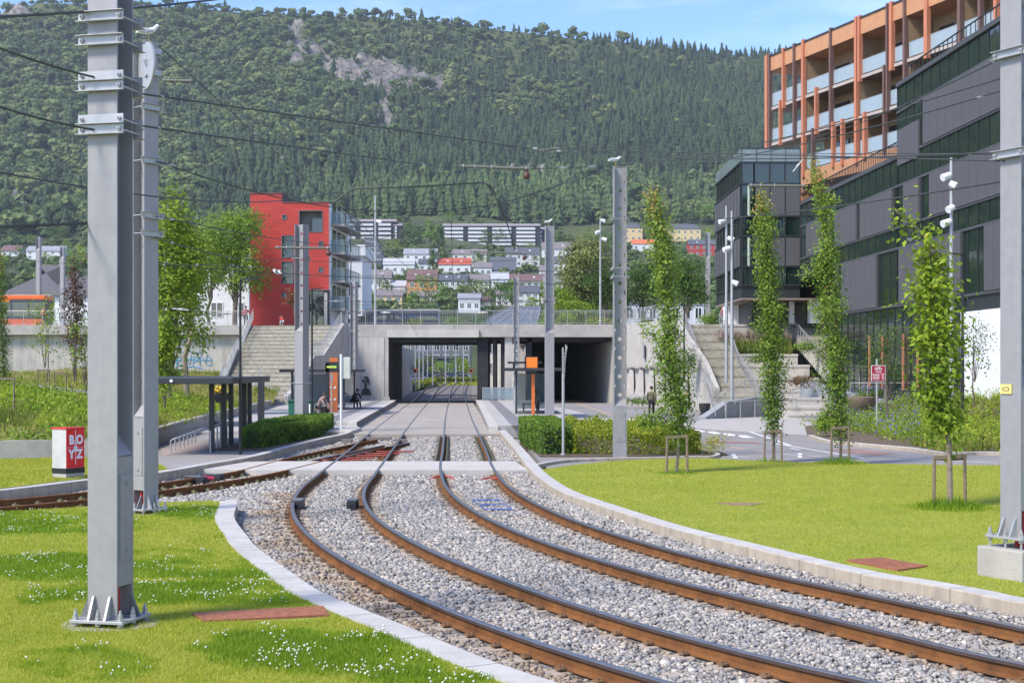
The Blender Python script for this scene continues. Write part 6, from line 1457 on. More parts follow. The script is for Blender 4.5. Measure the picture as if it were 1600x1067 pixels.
# glass barrier by the pier
t = empty('glass_barrier', D(778, 630, 116), 'low glass barrier with pale rail before the bridge piers', 'barrier'); t.location.z = .3
b = MB(); b.bb(-1.25, 1.25, 0, .02, .1, 1.0); b.build('pane', clearglass('barrier_glass', (.6, .7, .75), .3), t); b = MB(); b.bb(-1.27, 1.27, -.02, .04, 1.0, 1.06)
for k in range(4): b.bb(-1.27+k*.83, -1.22+k*.83, -.02, .04, 0, 1.0)
b.build('frame', M['steel_l'], t)
# green bin
t = empty('rubbish_bin', D(471, 655, 71), 'large dark green rubbish container behind the hedge', 'bin'); t.location.z = .1
b = MB(); b.box((0, 0, .55), (1.15, .8, 1.1), taper=1.05); b.build('body', mat('dark_green_plastic', (.012, .11, .07), .5), t, bevel=.03); b = MB(); b.box((0, -.02, 1.15), (1.25, .9, .1)); b.build('lid', mat('green_lid', (.01, .085, .055), .5), t, bevel=.02); b = MB(); b.box((.42, -.415, .75), (.16, .01, .5)); b.build('label_plate', M['white'], t)
# planter bowl left
t = empty('planter', D(346, 618, 62), 'hanging dark planter bowl with yellow flowers behind the bicycle shelter', 'planter'); b = MB(); b.tube([(0, 0, -.3), (0, 0, -.1), (0, 0, .1)], [.2, .45, .5], 14); b.build('bowl', M['dark'], t); b = MB(); b.tube([(0, 0, -2.2), (0, 0, -.3)], .05, 8); b.build('stem', M['dark'], t)
b = MB()
for k in range(30): a = random.random()*6.3; r_ = random.random()*.4; b.sphere((r_*math.cos(a), r_*math.sin(a), .12+random.random()*.25), .07, 6, 4)
b.build('flowers', mat('yellow_petals', (.65, .42, .03), .7), t)['kind'] = 'stuff'
# planter pot at terraces, round bowl at flower bed
for lb, px, py, Y, r_ in (('dark round planter pot at the foot of the narrow right staircase', 1101, 633, 89, .35), ('brown shallow bowl planter in the right flower bed', 1345, 645, 78, .9)):
    t = empty('planter', D(px, py, Y), lb, 'planter'); t.location.z = .4 if r_ < .5 else 1.0; b = MB(); b.tube([(0, 0, -.4), (0, 0, .0), (0, 0, .3)], [r_*.6, r_, r_*1.05], 16); b.build('pot', M['dark'] if r_ < .5 else M['wood'], t)
# ---------------- overhead wires ----------------
def sag(a, c, d, n=14): return [a.lerp(c, k/n)-Vector((0, 0, d*4*(k/n)*(1-k/n))) for k in range(n+1)]
WG = 'overhead wires of the tram line'
def wire(label, a, c, d=.0, r=.011, ins=(), name='overhead_wire'):
    c0 = Vector(a); t = empty(name, c0, label, 'wire', WG); P = sag(Vector(a), Vector(c), d); b = MB(); b.tube([p-c0 for p in P], r, 6); b.build('cable', M['wire'], t)
    for f in ins:
        p = Vector(a).lerp(Vector(c), f)-Vector((0, 0, d*4*f*(1-f))); dr = (Vector(c)-Vector(a)).normalized()
        b = MB(); s_ = min(1.6, max(.5, p.y/38)); b.tube([p-dr*.22*s_-c0, p+dr*.22*s_-c0], .019*s_, 8); b.tube([p-dr*.05*s_-c0, p+dr*.05*s_-c0], .034*s_, 8); b.build('insulator', M['steel_l'], t)
    return t
Pt = lambda x, y, Y: D(x, y, Y)
m3t = Pt(962, 262, 44.4)
WR = [ # label, (x,y,Y), (x,y,Y), sag, radius, ins
 ('wire crossing the top left corner in front of the nearest mast', (-60, 30, 12), (420, -12, 24), .05, .016, ()),
 ('wire from the left edge to the upper clamp of the nearest mast', (-40, 60, 14), (152, 122, 15), .03, .012, ()),
 ('wire from the left edge to the lower clamp of the nearest mast', (-40, 154, 14), (152, 204, 15), .03, .012, ()),
 ('thick rod from the left edge to the nearest mast at half height', (-60, 357, 13), (140, 349, 15.1), 0, .017, ()),
 ('thin dark wire rising from the left edge behind the nearest mast', (-20, 345, 20), (215, 160, 27), .05, .009, ()),
 ('upper span wire from the nearest mast across to the right mast', (207, 145, 15.3), (826, 232, 40), .0, .012, (.03, )),
 ('upper span wire continuing right to the right edge mast', (826, 232, 40), (1570, 252, 18.6), .0, .012, (.03,)),
 ('lower span wire from the nearest mast to the hanging bar', (207, 195, 15.3), (668, 259, 36), .0, .012, (.04, .97)),
 ('span wire from the second left mast to the tall holed mast', (245, 252, 26.8), (905, 275, 40), 1.0, .012, (.02,)),
 ('span wire from the second left mast sloping down to the right', (245, 338, 26.8), (600, 385, 60), .2, .011, (.03,)),
 ('lower wire from the second left mast towards the left platform', (245, 372, 26.8), (460, 400, 64), .3, .011, (.05,)),
 ('right part of the upper wire rising from the tall mast to the right mast', (965, 262, 44), (1572, 140, 19), .3, .011, (.97,)),
 ('wire rising from the far hillside houses to the right edge mast', (500, 395, 90), (960, 262, 44.4), .2, .014, ()),
 ('second wire rising from the tall mast to the right edge', (965, 258, 44.4), (1640, 100, 18.5), .25, .011, ()),
 ('contact wire falling from the upper middle towards the right mast low', (940, 345, 60), (1700, 262, 17), .3, .014, ()),
 ('steep brace wire left of centre from the second mast to the red building', (240, 65, 27), (565, 360, 60), .0, .011, (.3, .42)),
 ('steep brace wire running on down to the bridge railing left', (520, 305, 50), (640, 420, 100), .1, .012, ()),
 ('dark hanging cable in the centre sky over the apartment blocks', (758, 286, 45), (805, 392, 52), -.35, .02, ()),
 ('left contact wire over the left track', (525, 300, 40), (680, 562, 200), .4, .012, ()),
 ('right contact wire over the right track', (705, 345, 50), (712, 560, 200), .3, .012, ()),
 ('cross wire at the left platform over the tracks', (475, 470, 66), (858, 470, 72.7), .05, .012, (.12, .9)),
 ('second cross wire above the bridge railing', (482, 408, 66), (858, 405, 72.7), .1, .012, ()),
 ('long horizontal wire behind the red building to the willow', (380, 432, 80), (965, 420, 46), .1, .009, ()),
 ('wire below it reaching the tall holed mast', (245, 415, 30), (965, 445, 46), .1, .009, ()),
 ('wire from the tall holed mast to the far plaza mast', (975, 423, 45), (1106, 424, 150), .0, .011, ()),
 ('thin horizontal wire behind the round trees', (860, 430, 73), (1106, 424, 150), .1, .012, ()),
 ('wire from the right mast sloping to the plaza pole', (1572, 88, 18.6), (1270, 215, 60), .15, .012, (.02,)),
 ('short horizontal wire under the hotel to the right mast', (1195, 240, 60), (1570, 241, 18.7), .0, .012, (.95,)),
 ('brace wire from the lamp at the hotel corner down to the column tree', (1250, 255, 60), (1190, 330, 60), .0, .012, (.05, .9)),
 ('cross wire in front of the bridge at tram height', (553, 487, 104), (807, 487, 101), .1, .014, (.2, .8)),
 ('upper cross wire just above the bridge railing', (553, 476, 104), (807, 470, 101), .1, .012, ()),
 ('wire from the left bicycle shelter lamp to the left', (240, 480, 60), (380, 492, 60), .0, .012, (.3, .8)),
 ('wire from the second mast to the tree beside the red building', (245, 412, 27), (420, 418, 60), .0, .010, (.2, .7)),
 ('contact wire over the branch track to the far left', (525, 300, 40), (-100, 250, 14), .35, .012, ()),
 ('far thin wire on the left behind the orange bus', (-20, 395, 130), (140, 412, 140), .3, .02, ()),
 ('wire from the hanging bar to the tall holed mast top', (830, 264, 40), (962, 258, 44.4), .02, .012, (.35, .7)),
 ('wire above the bars from the clamp to the right mast top', (870, 236, 40), (1570, 238, 18.7), .15, .012, (.01,)),
]
for lb, a, c, d, r_, ins in WR: wire(lb, Pt(*a), Pt(*c), d, r_, ins)
def rodbar(label, a, c, r=.045, hang=True):
    a = Pt(*a); c = Pt(*c); t = empty('section_bar', a, label, 'insulator bar'); b = MB(); b.tube([Vector((0, 0, 0)), c-a], r, 10); b.build('rod', mat('olive_grey_rod', (.15, .15, .12), .5, .2), t)
    for f in (.03, .2, .45, .95): b = MB(); p = (c-a)*f; q = (c-a)*(f+.012); b.tube([p, q], r*1.5, 10); b.build('band', M['steel_l'], t)
    if hang:
        b = MB(); p = (c-a)*.97; b.tube([p, p-Vector((0, 0, .12))], r*.6, 6); b.tube([p-Vector((0, 0, .1)), p-Vector((0, 0, .16)), p-Vector((0, 0, .25)), p-Vector((0, 0, .3))], [.05, .1, .1, .04], 10); b.build('insulator', mat('red_brown_insulator', (.10, .035, .025), .5), t)
    return t
rodbar('grey rod with red-brown insulator hanging in the upper centre', (720, 260, 40), (826, 264, 40))
rodbar('pale rod with brown insulators over the red-roofed houses', (735, 393, 66), (822, 396, 66), .04)
rodbar('grey rod with brown insulator in front of the red building', (430, 387, 55), (516, 388, 55), .05)
rodbar('grey rod before the black building corner', (1170, 290, 42), (1258, 291, 42), .045)
rodbar('short pale rod above the hillside in the upper left', (254, 126, 30), (300, 127, 30), .03, False)
rodbar('small white rod pair above the centre bar', (843, 236, 40), (872, 232, 40), .03, False)
# dark bent feeder cable in the centre
a = Pt(525, 300, 42); b = MB(); P = [Pt(522, 316, 42), Pt(540, 303, 42), Pt(556, 295, 42), Pt(620, 293, 42), Pt(700, 289, 43), Pt(752, 286, 44), Pt(765, 290, 44), Pt(775, 305, 45)]; b.tube([p-a for p in polyS(P, 5)], .025, 6); t = b.build('feeder_cable', M['wire']); t.location = a; tag(t, 'thick dark bent feeder cable over the red building and houses', 'wire', WG)
# ---------------- leaves ----------------
def leaves(name, P, size, tint, material, parent=None, out=None, outw=.6, droop=.0, aspect=.62, kind=None):
    n = len(P); rng = RNG
    N = rng.normal(size=(n, 3)); N /= np.linalg.norm(N, axis=1)[:, None]
    if out is not None: N = N*(1-outw)+out*outw
    N[:, 2] += .35; N /= np.linalg.norm(N, axis=1)[:, None]+1e-9
    A = np.cross(N, rng.normal(size=(n, 3))); A /= np.linalg.norm(A, axis=1)[:, None]+1e-9; B = np.cross(N, A)
    s = (np.ones(n)*size if np.isscalar(size) else size)[:, None]*rng.uniform(.7, 1.25, (n, 1))
    V = np.stack([P-A*s*.5, P+B*s*aspect*.5+N*s*.08, P+A*s*.5-np.array([0, 0, 1])*s*droop, P-B*s*aspect*.5+N*s*.08], 1).reshape(-1, 3)
    F = np.arange(n*4).reshape(n, 4)
    o = mesh_np(name, V, F, material, {'tint': np.repeat(np.clip(tint, 0, 1), 4)}, parent)
    if kind: o['kind'] = kind
    return o
M['leaf_mid'] = leafmat('leaves_mid_green', [(0, (.05, .11, .018)), (.35, (.14, .24, .03)), (.7, (.28, .41, .05)), (.9, (.42, .50, .10)), (1, (.46, .19, .07))], trans=.45)
M['leaf_light'] = leafmat('leaves_light_green', [(0, (.09, .16, .015)), (.35, (.22, .33, .025)), (.7, (.38, .48, .04)), (1, (.55, .56, .08))], trans=.42)
M['leaf_dark'] = leafmat('leaves_dark_green', [(0, (.03, .06, .015)), (.4, (.075, .15, .025)), (.75, (.15, .25, .04)), (1, (.24, .33, .07))], trans=.35)
M['leaf_red'] = leafmat('leaves_dark_red', [(0, (.05, .02, .015)), (.5, (.12, .05, .03)), (.8, (.16, .12, .04)), (1, (.25, .10, .05))])
M['leaf_yel'] = leafmat('leaves_yellow_green', [(0, (.07, .12, .01)), (.4, (.22, .28, .02)), (.75, (.36, .40, .03)), (1, (.52, .48, .09))])
M['leaf_olive'] = leafmat('leaves_olive', [(0, (.06, .08, .02)), (.5, (.16, .20, .05)), (.8, (.27, .30, .09)), (1, (.34, .30, .14))], trans=.35)
def column_tree(label, base, axis_px, Y, leaf, nper, material, tintb=.5, trunk_r=.045, branch=(), red_top=True, bark='bark_l'):
    bx, by = base; p0 = G(bx, by, .08); Y = p0.y
    t = empty('column_tree', p0, label, 'tree', 'young column trees tied to stakes'); s = Y/FPX
    ax = [(D(x, y, Y)-p0, w*s) for (y, x, w) in axis_px]; ax = sorted(ax, key=lambda a: a[0].z)
    for i in range(len(ax)): ax[i][0].y = .12*math.sin(i*1.3)
    b = MB(); pts = [Vector((0, 0, -.05))]+[a[0]*1.0 for a in ax]; b.tube(pts, [trunk_r*(1-.8*i/len(pts)) for i in range(len(pts))], 8)
    b.build('trunk', M[bark], t)
    zs = np.array([a[0].z for a in ax]); xs = np.array([a[0].x for a in ax]); ys = np.array([a[0].y for a in ax]); ws = np.array([a[1] for a in ax])
    H = zs[-1]-zs[0]
    # steep branches, leaves clustered on them
    b = MB(); P = []; O = []
    nb = int(H*26)
    for k in range(nb):
        z = zs[0]+H*(k/nb)**.95; w = np.interp(z, zs, ws)*(1+.55*mnoise.noise(Vector((z*1.6+bx, k*.02, by)))+.25*mnoise.noise(Vector((z*5, k*.3, 1)))); x = np.interp(z, zs, xs); y = np.interp(z, zs, ys); a = k*2.4+random.random(); L = w*random.uniform(.35, 1.1)
        tip = Vector((x+math.cos(a)*L, y+math.sin(a)*L, z+L*random.uniform(.5, 1.3))); st_ = Vector((x, y, z)); 
        tipz = min(tip.z, zs[-1]+.1); tip.x += np.interp(tipz, zs, xs)-x; tip.z = tipz
        b.tube([st_, st_.lerp(tip, .5)+Vector((math.cos(a), math.sin(a), 0))*L*.12, tip], [.012, .008, .004], 4, caps=False)
        m = max(3, int(nper*1.5/nb*np.clip(w/ws.mean(), .25, 1.7)))
        for q in range(m):
            f = random.random()**.6; c = st_.lerp(tip, f); r_ = leaf*1.3
            P.append((c.x+random.gauss(0, r_), c.y+random.gauss(0, r_), c.z+random.gauss(0, r_*1.2))); O.append((math.cos(a), math.sin(a), .3))
    for (px, py, px2, py2, r) in branch:          # stray side branches
        A_ = D(px, py, Y)-p0; B_ = D(px2, py2, Y)-p0; b.tube([A_, B_], [.014, .005], 4)
        for q in range(int(nper*.05)): f = random.random(); c = A_.lerp(B_, f); P.append((c.x+random.gauss(0, r*s), random.gauss(0, .12), c.z+random.gauss(0, r*s))); O.append((0, -1, .5))
    b.build('branches', M[bark], t, fix=False)['kind'] = 'stuff'
    P = np.array(P); n = len(P); ti = np.clip(RNG.normal(tintb, .16, n), 0, .88)
    f = (P[:, 2]-zs[0])/H
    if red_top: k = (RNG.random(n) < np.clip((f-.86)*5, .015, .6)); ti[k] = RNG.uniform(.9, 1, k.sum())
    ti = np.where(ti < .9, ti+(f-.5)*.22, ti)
    o = leaves('foliage', P, leaf, ti, material, t, np.array(O), .5, droop=.15)
    return t
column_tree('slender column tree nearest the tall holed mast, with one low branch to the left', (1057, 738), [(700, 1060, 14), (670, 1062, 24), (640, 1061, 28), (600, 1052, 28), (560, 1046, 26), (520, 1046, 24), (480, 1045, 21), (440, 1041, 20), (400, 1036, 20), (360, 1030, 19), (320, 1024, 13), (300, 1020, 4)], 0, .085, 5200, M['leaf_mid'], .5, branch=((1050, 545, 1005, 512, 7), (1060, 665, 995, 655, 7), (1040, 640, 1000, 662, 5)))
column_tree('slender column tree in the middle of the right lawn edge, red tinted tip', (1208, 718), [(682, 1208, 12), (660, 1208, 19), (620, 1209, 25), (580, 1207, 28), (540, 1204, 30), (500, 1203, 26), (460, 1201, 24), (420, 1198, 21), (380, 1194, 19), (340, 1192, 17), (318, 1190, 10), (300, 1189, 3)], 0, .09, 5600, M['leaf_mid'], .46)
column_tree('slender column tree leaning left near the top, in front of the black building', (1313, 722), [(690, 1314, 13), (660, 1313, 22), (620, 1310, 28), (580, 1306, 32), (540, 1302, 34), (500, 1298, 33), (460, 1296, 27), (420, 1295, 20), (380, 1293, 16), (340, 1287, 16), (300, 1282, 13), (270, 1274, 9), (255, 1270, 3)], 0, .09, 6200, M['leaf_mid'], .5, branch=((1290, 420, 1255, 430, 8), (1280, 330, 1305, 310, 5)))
column_tree('young large-leaved bright green tree tied between wooden stakes on the right lawn', (1485, 792), [(690, 1483, 16), (650, 1476, 26), (610, 1470, 34), (570, 1466, 37), (530, 1464, 36), (490, 1462, 34), (450, 1460, 28), (415, 1456, 19), (392, 1453, 10), (378, 1450, 5), (365, 1443, 2), (352, 1430, 8), (340, 1414, 9), (330, 1398, 4)], 0, .13, 1750, M['leaf_light'], .42, .06, red_top=False, branch=((1470, 540, 1425, 528, 8), (1475, 640, 1425, 600, 8)))
p = G(4, 655, .6)
column_tree('dark green column tree cut by the left picture edge', (5, 662), [(640, 6, 7), (600, 5, 12), (560, 4, 13), (520, 3, 14), (480, 2, 13), (440, 0, 11), (410, -1, 7), (395, -2, 3)], 0, .10, 2600, M['leaf_mid'], .28, red_top=True)
def stakes(label, px, py, w_px, h_px, n=2):
    p = G(px, py, .08); s = p.y/FPX; w_ = w_px*s; h = h_px*s; t = empty('tree_stakes', p, label, 'tree stakes', 'wooden stake frames round young trees')
    for q, (sx, sy) in enumerate(((-.5, 0), (.5, .05), (.15, .5))[:n]):
        b = MB(); b.tube([(sx*w_*1.05, sy*w_, -.05), (sx*w_, sy*w_, h)], .035, 8); b.build('stake', M['wood'], t)
    b = MB(); b.bar((-w_*.55, -.02, h-.04), (w_*.55, .03, h), .05, .07); b.build('cross_bar', M['wood'], t)
    if n > 2: b = MB(); b.bar((w_*.5, .05, h-.05), (w_*.15, w_*.5, h-.08), .05, .07); b.bar((-w_*.5, .0, h-.05), (w_*.15, w_*.5, h-.08), .05, .07); b.build('cross_bar', M['wood'], t)
stakes('wooden stake frame at the column tree nearest the tall mast', 1058, 739, 31, 58)
stakes('wooden stake frame at the middle column tree', 1208, 719, 26, 46, 3)
stakes('wooden stake frame at the leaning column tree', 1313, 723, 27, 56, 3)
stakes('tallest wooden stake frame at the large-leaved tree', 1484, 792, 48, 80, 3)
def crown(t, name, C, R_, n, leaf, material, tintb, clumps=14, hollow=.55, seed=1, gap=.0, tvar=.15, low_dark=0):
    """leaf clumps on an uneven set of lobes around C (list of (centre, radii))"""
    rng = np.random.default_rng(seed); P = []; O = []; T = []
    for (c, r) in zip(C, R_):
        c = np.array(c); r = np.array(r) if np.ndim(r) else np.array([r]*3)
        k = int(n/len(C)); m = max(6, clumps)
        cc = rng.normal(size=(m, 3)); cc /= np.linalg.norm(cc, axis=1)[:, None]; cc[:, 2] = np.where(cc[:, 2] < -.5, -cc[:, 2]*.4, cc[:, 2]); cr = rng.uniform(.62, 1.05, m); ctint = rng.normal(0, tvar*.7, m)
        idx = rng.integers(0, m, k); d = rng.normal(size=(k, 3))*.30
        q = cc[idx]*cr[idx][:, None]*hollow**.0+d; P.append(c+q*r*.86); nn = q/np.linalg.norm(q, axis=1)[:, None]; O.append(nn); T.append(tintb+ctint[idx]+rng.normal(0, tvar*.6, k))
    P = np.concatenate(P); return leaves(name, P, leaf, np.concatenate(T), material, t, np.concatenate(O), .55)
def tree(label, base, h, w_, kind='mid', leaf=.28, n=2600, tint=.45, trunk=.16, lobes=5, seed=1, name='tree', group=None, trunk_h=.3, bark='bark', wide=1.0, crown_base=None):
    t = empty(name, base, label, 'tree', group); rng = random.Random(seed)
    b = MB(); th = h*trunk_h; tops = []
    b.tube([(0, 0, -.4), (rng.uniform(-.03, .03)*h, 0, th*.6), (rng.uniform(-.04, .04)*h, 0, th), (rng.uniform(-.04, .04)*h, 0, h*.72)], [trunk*1.15, trunk*.9, trunk*.75, trunk*.2], 8)
    C = []; Rr = []
    for k in range(lobes):
        a = k*2.4+rng.random(); f = (k+.5)/lobes; rr = w_*.5*(.62 if k < lobes-1 else .3)*math.sin(PI*(.25+.6*f)); z = th+(h-th)*(.18+.66*f); c = (math.cos(a)*rr*.8, math.sin(a)*rr*.8, z)
        C.append(c); Rr.append((w_*.34*rng.uniform(.8, 1.15)*wide, w_*.34*rng.uniform(.8, 1.15), (h-th)*.24*rng.uniform(.85, 1.15)))
        b.tube([(0, 0, th*.9), (c[0]*.5, c[1]*.5, th+(z-th)*.6), c], [trunk*.45, trunk*.28, trunk*.08], 5, caps=False)
    b.build('trunk', M[bark], t, fix=False)
    crown(t, 'crown', C, Rr, n, leaf, M['leaf_'+kind], tint, seed=seed)
    return t
def bank_at(px, Y): x = (px-CX)/FPX*Y; return Vector((x, Y, bank_h(x, Y)))
# left trees
tree('tall bright green maple immediately right of the second left mast', bank_at(268, 78), 11.3, 3.9, 'light', .24, 8000, .42, .13, 8, 3, 'maple_tree', trunk_h=.16)
tree('light green maple with crooked trunk behind the left bicycle shelter', bank_at(293, 84), 10.3, 2.7, 'light', .22, 3200, .36, .17, 7, 8, 'maple_tree', trunk_h=.42, bark='bark_l')
tree('low bright foliage of a young maple by the second left mast foot', bank_at(256, 66), 4.6, 1.8, 'light', .20, 2600, .45, .06, 5, 5, 'maple_tree', trunk_h=.15)
tree('round two-toned tree before the white clad building with its trunk on the terrace', Vector(((367-CX)/FPX*124, 124, ZU)), 10.8, 6.3, 'mid', .27, 8000, .52, .22, 7, 12, 'round_tree', trunk_h=.2)
tree('light green tree between the tall maple and the round tree on the terrace', Vector(((328-CX)/FPX*130, 130, ZU)), 9.6, 4.2, 'light', .30, 2400, .30, .16, 6, 14, 'round_tree', trunk_h=.3)
tree('slim dark red leaved tree left of the nearest mast', bank_at(116, 76), 7.2, 1.5, 'red', .14, 2300, .45, .05, 7, 21, 'red_leaved_tree', trunk_h=.12, wide=.8)
tree('thin light green sapling in front of the orange bus', bank_at(70, 78), 5.4, 2.0, 'light', .14, 700, .35, .04, 6, 23, 'sapling', trunk_h=.25)
tree('thin green sapling beside the dark red tree', bank_at(132, 70), 4.6, 1.6, 'mid', .13, 700, .5, .04, 6, 24, 'sapling', trunk_h=.2)
tree('small reddish green tree before the red building', Vector(((461-CX)/FPX*121.8, 121.8, ZU)), 3.4, 2.6, 'red', .2, 900, .85, .06, 4, 26, 'small_tree')
tree('very thin sparse tree behind the cycle route sign', Vector(((1390-CX)/FPX*64, 64, .5)), 4.6, 3.0, 'dark', .10, 2200, .45, .06, 8, 31, 'sparse_tree', trunk_h=.25)
tree('sparse thin tree behind the black lamp post at the white wall', Vector(((1523-CX)/FPX*62, 62, 1.6)), 3.6, 1.8, 'dark', .10, 800, .4, .04, 7, 32, 'sparse_tree', trunk_h=.2)
# stakes on the bank
for i, (x0, Y_, lb) in enumerate(((68, 70, 'wooden stake frame on the planted bank round the light sapling'), (94, 68, 'wooden stake frame on the planted bank at the dark red tree'), (10, 52, 'dark stakes at the column tree on the left edge'))):
    q = bank_at(x0, Y_); t = empty('tree_stakes', q, lb, 'tree stakes', 'wooden stake frames round young trees')
    for sx in (-.28, .28): b = MB(); b.tube([(sx, 0, -.1), (sx, 0, 1.35)], .035, 7); b.build('stake', M['wood'], t)
    b = MB(); b.bar((-.34, 0, 1.3), (.34, 0, 1.3), .05, .08); b.build('cross_bar', M['wood'], t)
# trees behind the bridge
WG_ = 'trees behind the bridge'
def up(px, Y): return Vector(((px-CX)/FPX*Y, Y, ZU))
tree('big pale willow rising behind the bridge right of centre', up(912, 150), 10.6, 6.2, 'olive', .34, 7000, .68, .3, 9, 41, 'willow_tree', WG_, .1)
tree('round dark clipped tree left of the tall holed mast', up(948, 146), 7.0, 5.0, 'dark', .24, 4200, .34, .2, 6, 42, 'clipped_tree', WG_, .12)
tree('round dark clipped tree right behind the tall holed mast', up(1004, 148), 7.7, 4.6, 'dark', .24, 4600, .5, .2, 6, 43, 'clipped_tree', WG_, .18)
tree('round clipped tree with visible trunk left of the plaza mast', up(1073, 142), 7.6, 4.6, 'dark', .24, 5600, .55, .22, 6, 44, 'clipped_tree', WG_, .22)
tree('light green tree with crown at the deck railing left of the willow', up(878, 140), 4.6, 3.4, 'light', .26, 1900, .3, .1, 5, 45, 'small_tree', WG_, .1)
tree('bushy yellow-green tree behind the railing right of the deck mast', up(905, 136), 3.0, 4.4, 'light', .22, 2000, .28, .1, 5, 46, 'small_tree', WG_, .05)
tree('dark tree in the shade under the black corner building', up(1152, 128), 3.6, 3.2, 'dark', .2, 1500, .3, .12, 5, 47, 'small_tree', WG_, .2)
def shrub(label, c, r, kind, leaf, n, tint, name='shrub', seed=1, group=None, flowers=None, cat='shrub'):
    t = empty(name, c, label, cat, group); rng = random.Random(seed); C = [(rng.uniform(-.4, .4)*r[0], rng.uniform(-.4, .4)*r[1], r[2]*rng.uniform(.3, .6)) for _ in range(4)]
    crown(t, 'foliage', C, [(r[0]*.7, r[1]*.7, r[2]*.55)]*4, n, leaf, M['leaf_'+kind], tint, seed=seed)
    if flowers:
        m, k, hh = flowers; b = np.random.default_rng(seed); P = np.stack([b.normal(0, r[0]*.5, k), b.normal(0, r[1]*.5, k), r[2]*b.uniform(.6, 1.15, k)], 1); leaves('flowers', P, hh, np.full(k, .5), m, t, kind='stuff')
    return t
random.seed(9)
for i, (px, w_, kd, lb) in enumerate(((640, 1.3, 'yel', 'yellowish round bush behind the bridge railing left of centre'), (712, 1.6, 'mid', 'green bush behind the bridge railing over the tram opening'), (745, 1.2, 'dark', 'dark green bush behind the bridge railing beside the glass roof'), (860, 1.6, 'mid', 'mid green bush behind the railing beside the deck mast'), (935, 1.5, 'yel', 'yellow-flecked bush behind the railing under the willow'), (1012, 1.2, 'dark', 'dark bush behind the wing wall railing'), (1150, 1.3, 'yel', 'yellow-orange flowering bush at the top of the grassy terrace'), (1110, 1.2, 'mid', 'green bush beside the top of the narrow right staircase'))):
    shrub(lb, up(px, 134 if px < 1040 else 124), (w_, 1, 1.2), kd, .2, 500, .5, seed=i+60, group='bushes behind the railings')
# hedges
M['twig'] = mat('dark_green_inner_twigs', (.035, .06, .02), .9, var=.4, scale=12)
def hedge(label, poly, h, kind, leaf, n, tint, name='hedge', wave=.05, core=True, cat='hedge', twig=0):
    cx_ = sum(p[0] for p in poly)/len(poly); cy_ = sum(p[1] for p in poly)/len(poly); t = empty(name, (cx_, cy_, 0), label, cat)
    xs_ = [p[0] for p in poly]; ys_ = [p[1] for p in poly]; m = n*14
    X = RNG.uniform(min(xs_)-.1, max(xs_)+.1, m); Y = RNG.uniform(min(ys_)-.1, max(ys_)+.1, m); k = inpoly(X, Y, poly); X, Y = X[k], Y[k]
    d = dist_line(X, Y, [Vector((p[0], p[1], 0)) for p in list(poly)+[poly[0]]])
    Z = RNG.random(len(X))**.7*h; hh = h+wave*np.array([mnoise.noise(Vector((x*2, y*2, 0))) for x, y in zip(X, Y)])*2
    edge = (d < .14); Z = np.where(edge, Z, hh-np.abs(RNG.normal(0, .06, len(X)))); Z = np.minimum(Z, hh+.02+twig*RNG.random(len(X)))
    # keep near-surface points
    sel = np.concatenate([np.where(edge)[0][:int(n*.75)], np.where(~edge)[0][:int(n*.45)]]); Z = np.where(edge, RNG.random(len(X))*h, Z); P0 = np.array([[p[0], p[1]] for p in poly])
    sel = sel if len(sel) else RNG.permutation(len(X))[:n]; X, Y, Z, edge = X[sel], Y[sel], Z[sel], edge[sel]
    cl = np.array([mnoise.noise(Vector((x*3, y*3, z*3))) for x, y, z in zip(X, Y, Z)])
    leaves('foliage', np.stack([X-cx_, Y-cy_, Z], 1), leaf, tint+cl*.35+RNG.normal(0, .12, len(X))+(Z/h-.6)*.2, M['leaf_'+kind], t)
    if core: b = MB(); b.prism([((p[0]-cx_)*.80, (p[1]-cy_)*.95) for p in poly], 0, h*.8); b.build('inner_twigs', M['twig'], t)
    return t
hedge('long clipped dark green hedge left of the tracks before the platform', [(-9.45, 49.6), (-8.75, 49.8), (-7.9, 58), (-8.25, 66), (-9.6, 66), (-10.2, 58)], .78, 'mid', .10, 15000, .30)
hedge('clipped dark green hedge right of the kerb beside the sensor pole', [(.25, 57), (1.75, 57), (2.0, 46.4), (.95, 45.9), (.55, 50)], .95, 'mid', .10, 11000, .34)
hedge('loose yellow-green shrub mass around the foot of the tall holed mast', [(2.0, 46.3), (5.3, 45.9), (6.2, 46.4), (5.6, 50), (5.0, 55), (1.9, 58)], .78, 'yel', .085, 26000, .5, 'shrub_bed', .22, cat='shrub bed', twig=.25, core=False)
shrub('sparse pale grey-green shrub at the right end of the yellow-green bed', Vector((6.5, 46.4, 0)), (.7, .5, .75), 'yel', .06, 900, .9, seed=71)
b = MB(); kk = polyS([G(832, 727, .1), G(880, 718, .1), G(960, 714.5, .1), G(1080, 712, .1), G(1118, 711, .1), G(1124, 706, .1), G(1100, 700, .1)], 6); kerb_strip('kerb_shrub_bed', kk, .16, -.2, .09, -1, M['kerb'])
slab('shrub_bed_soil', [(.3, 57), (2.0, 58), (5.2, 55), (7.0, 48), (7.0, 46.2), (6, 45.6), (2, 45.4), (.9, 45.4)], -.2, .05, M['soil'])
slab('hedge_soil', [(-10.4, 49), (-8.3, 48.8), (-7.4, 58), (-7.9, 66.5), (-10, 66.5)], -.2, .04, M['soil'])
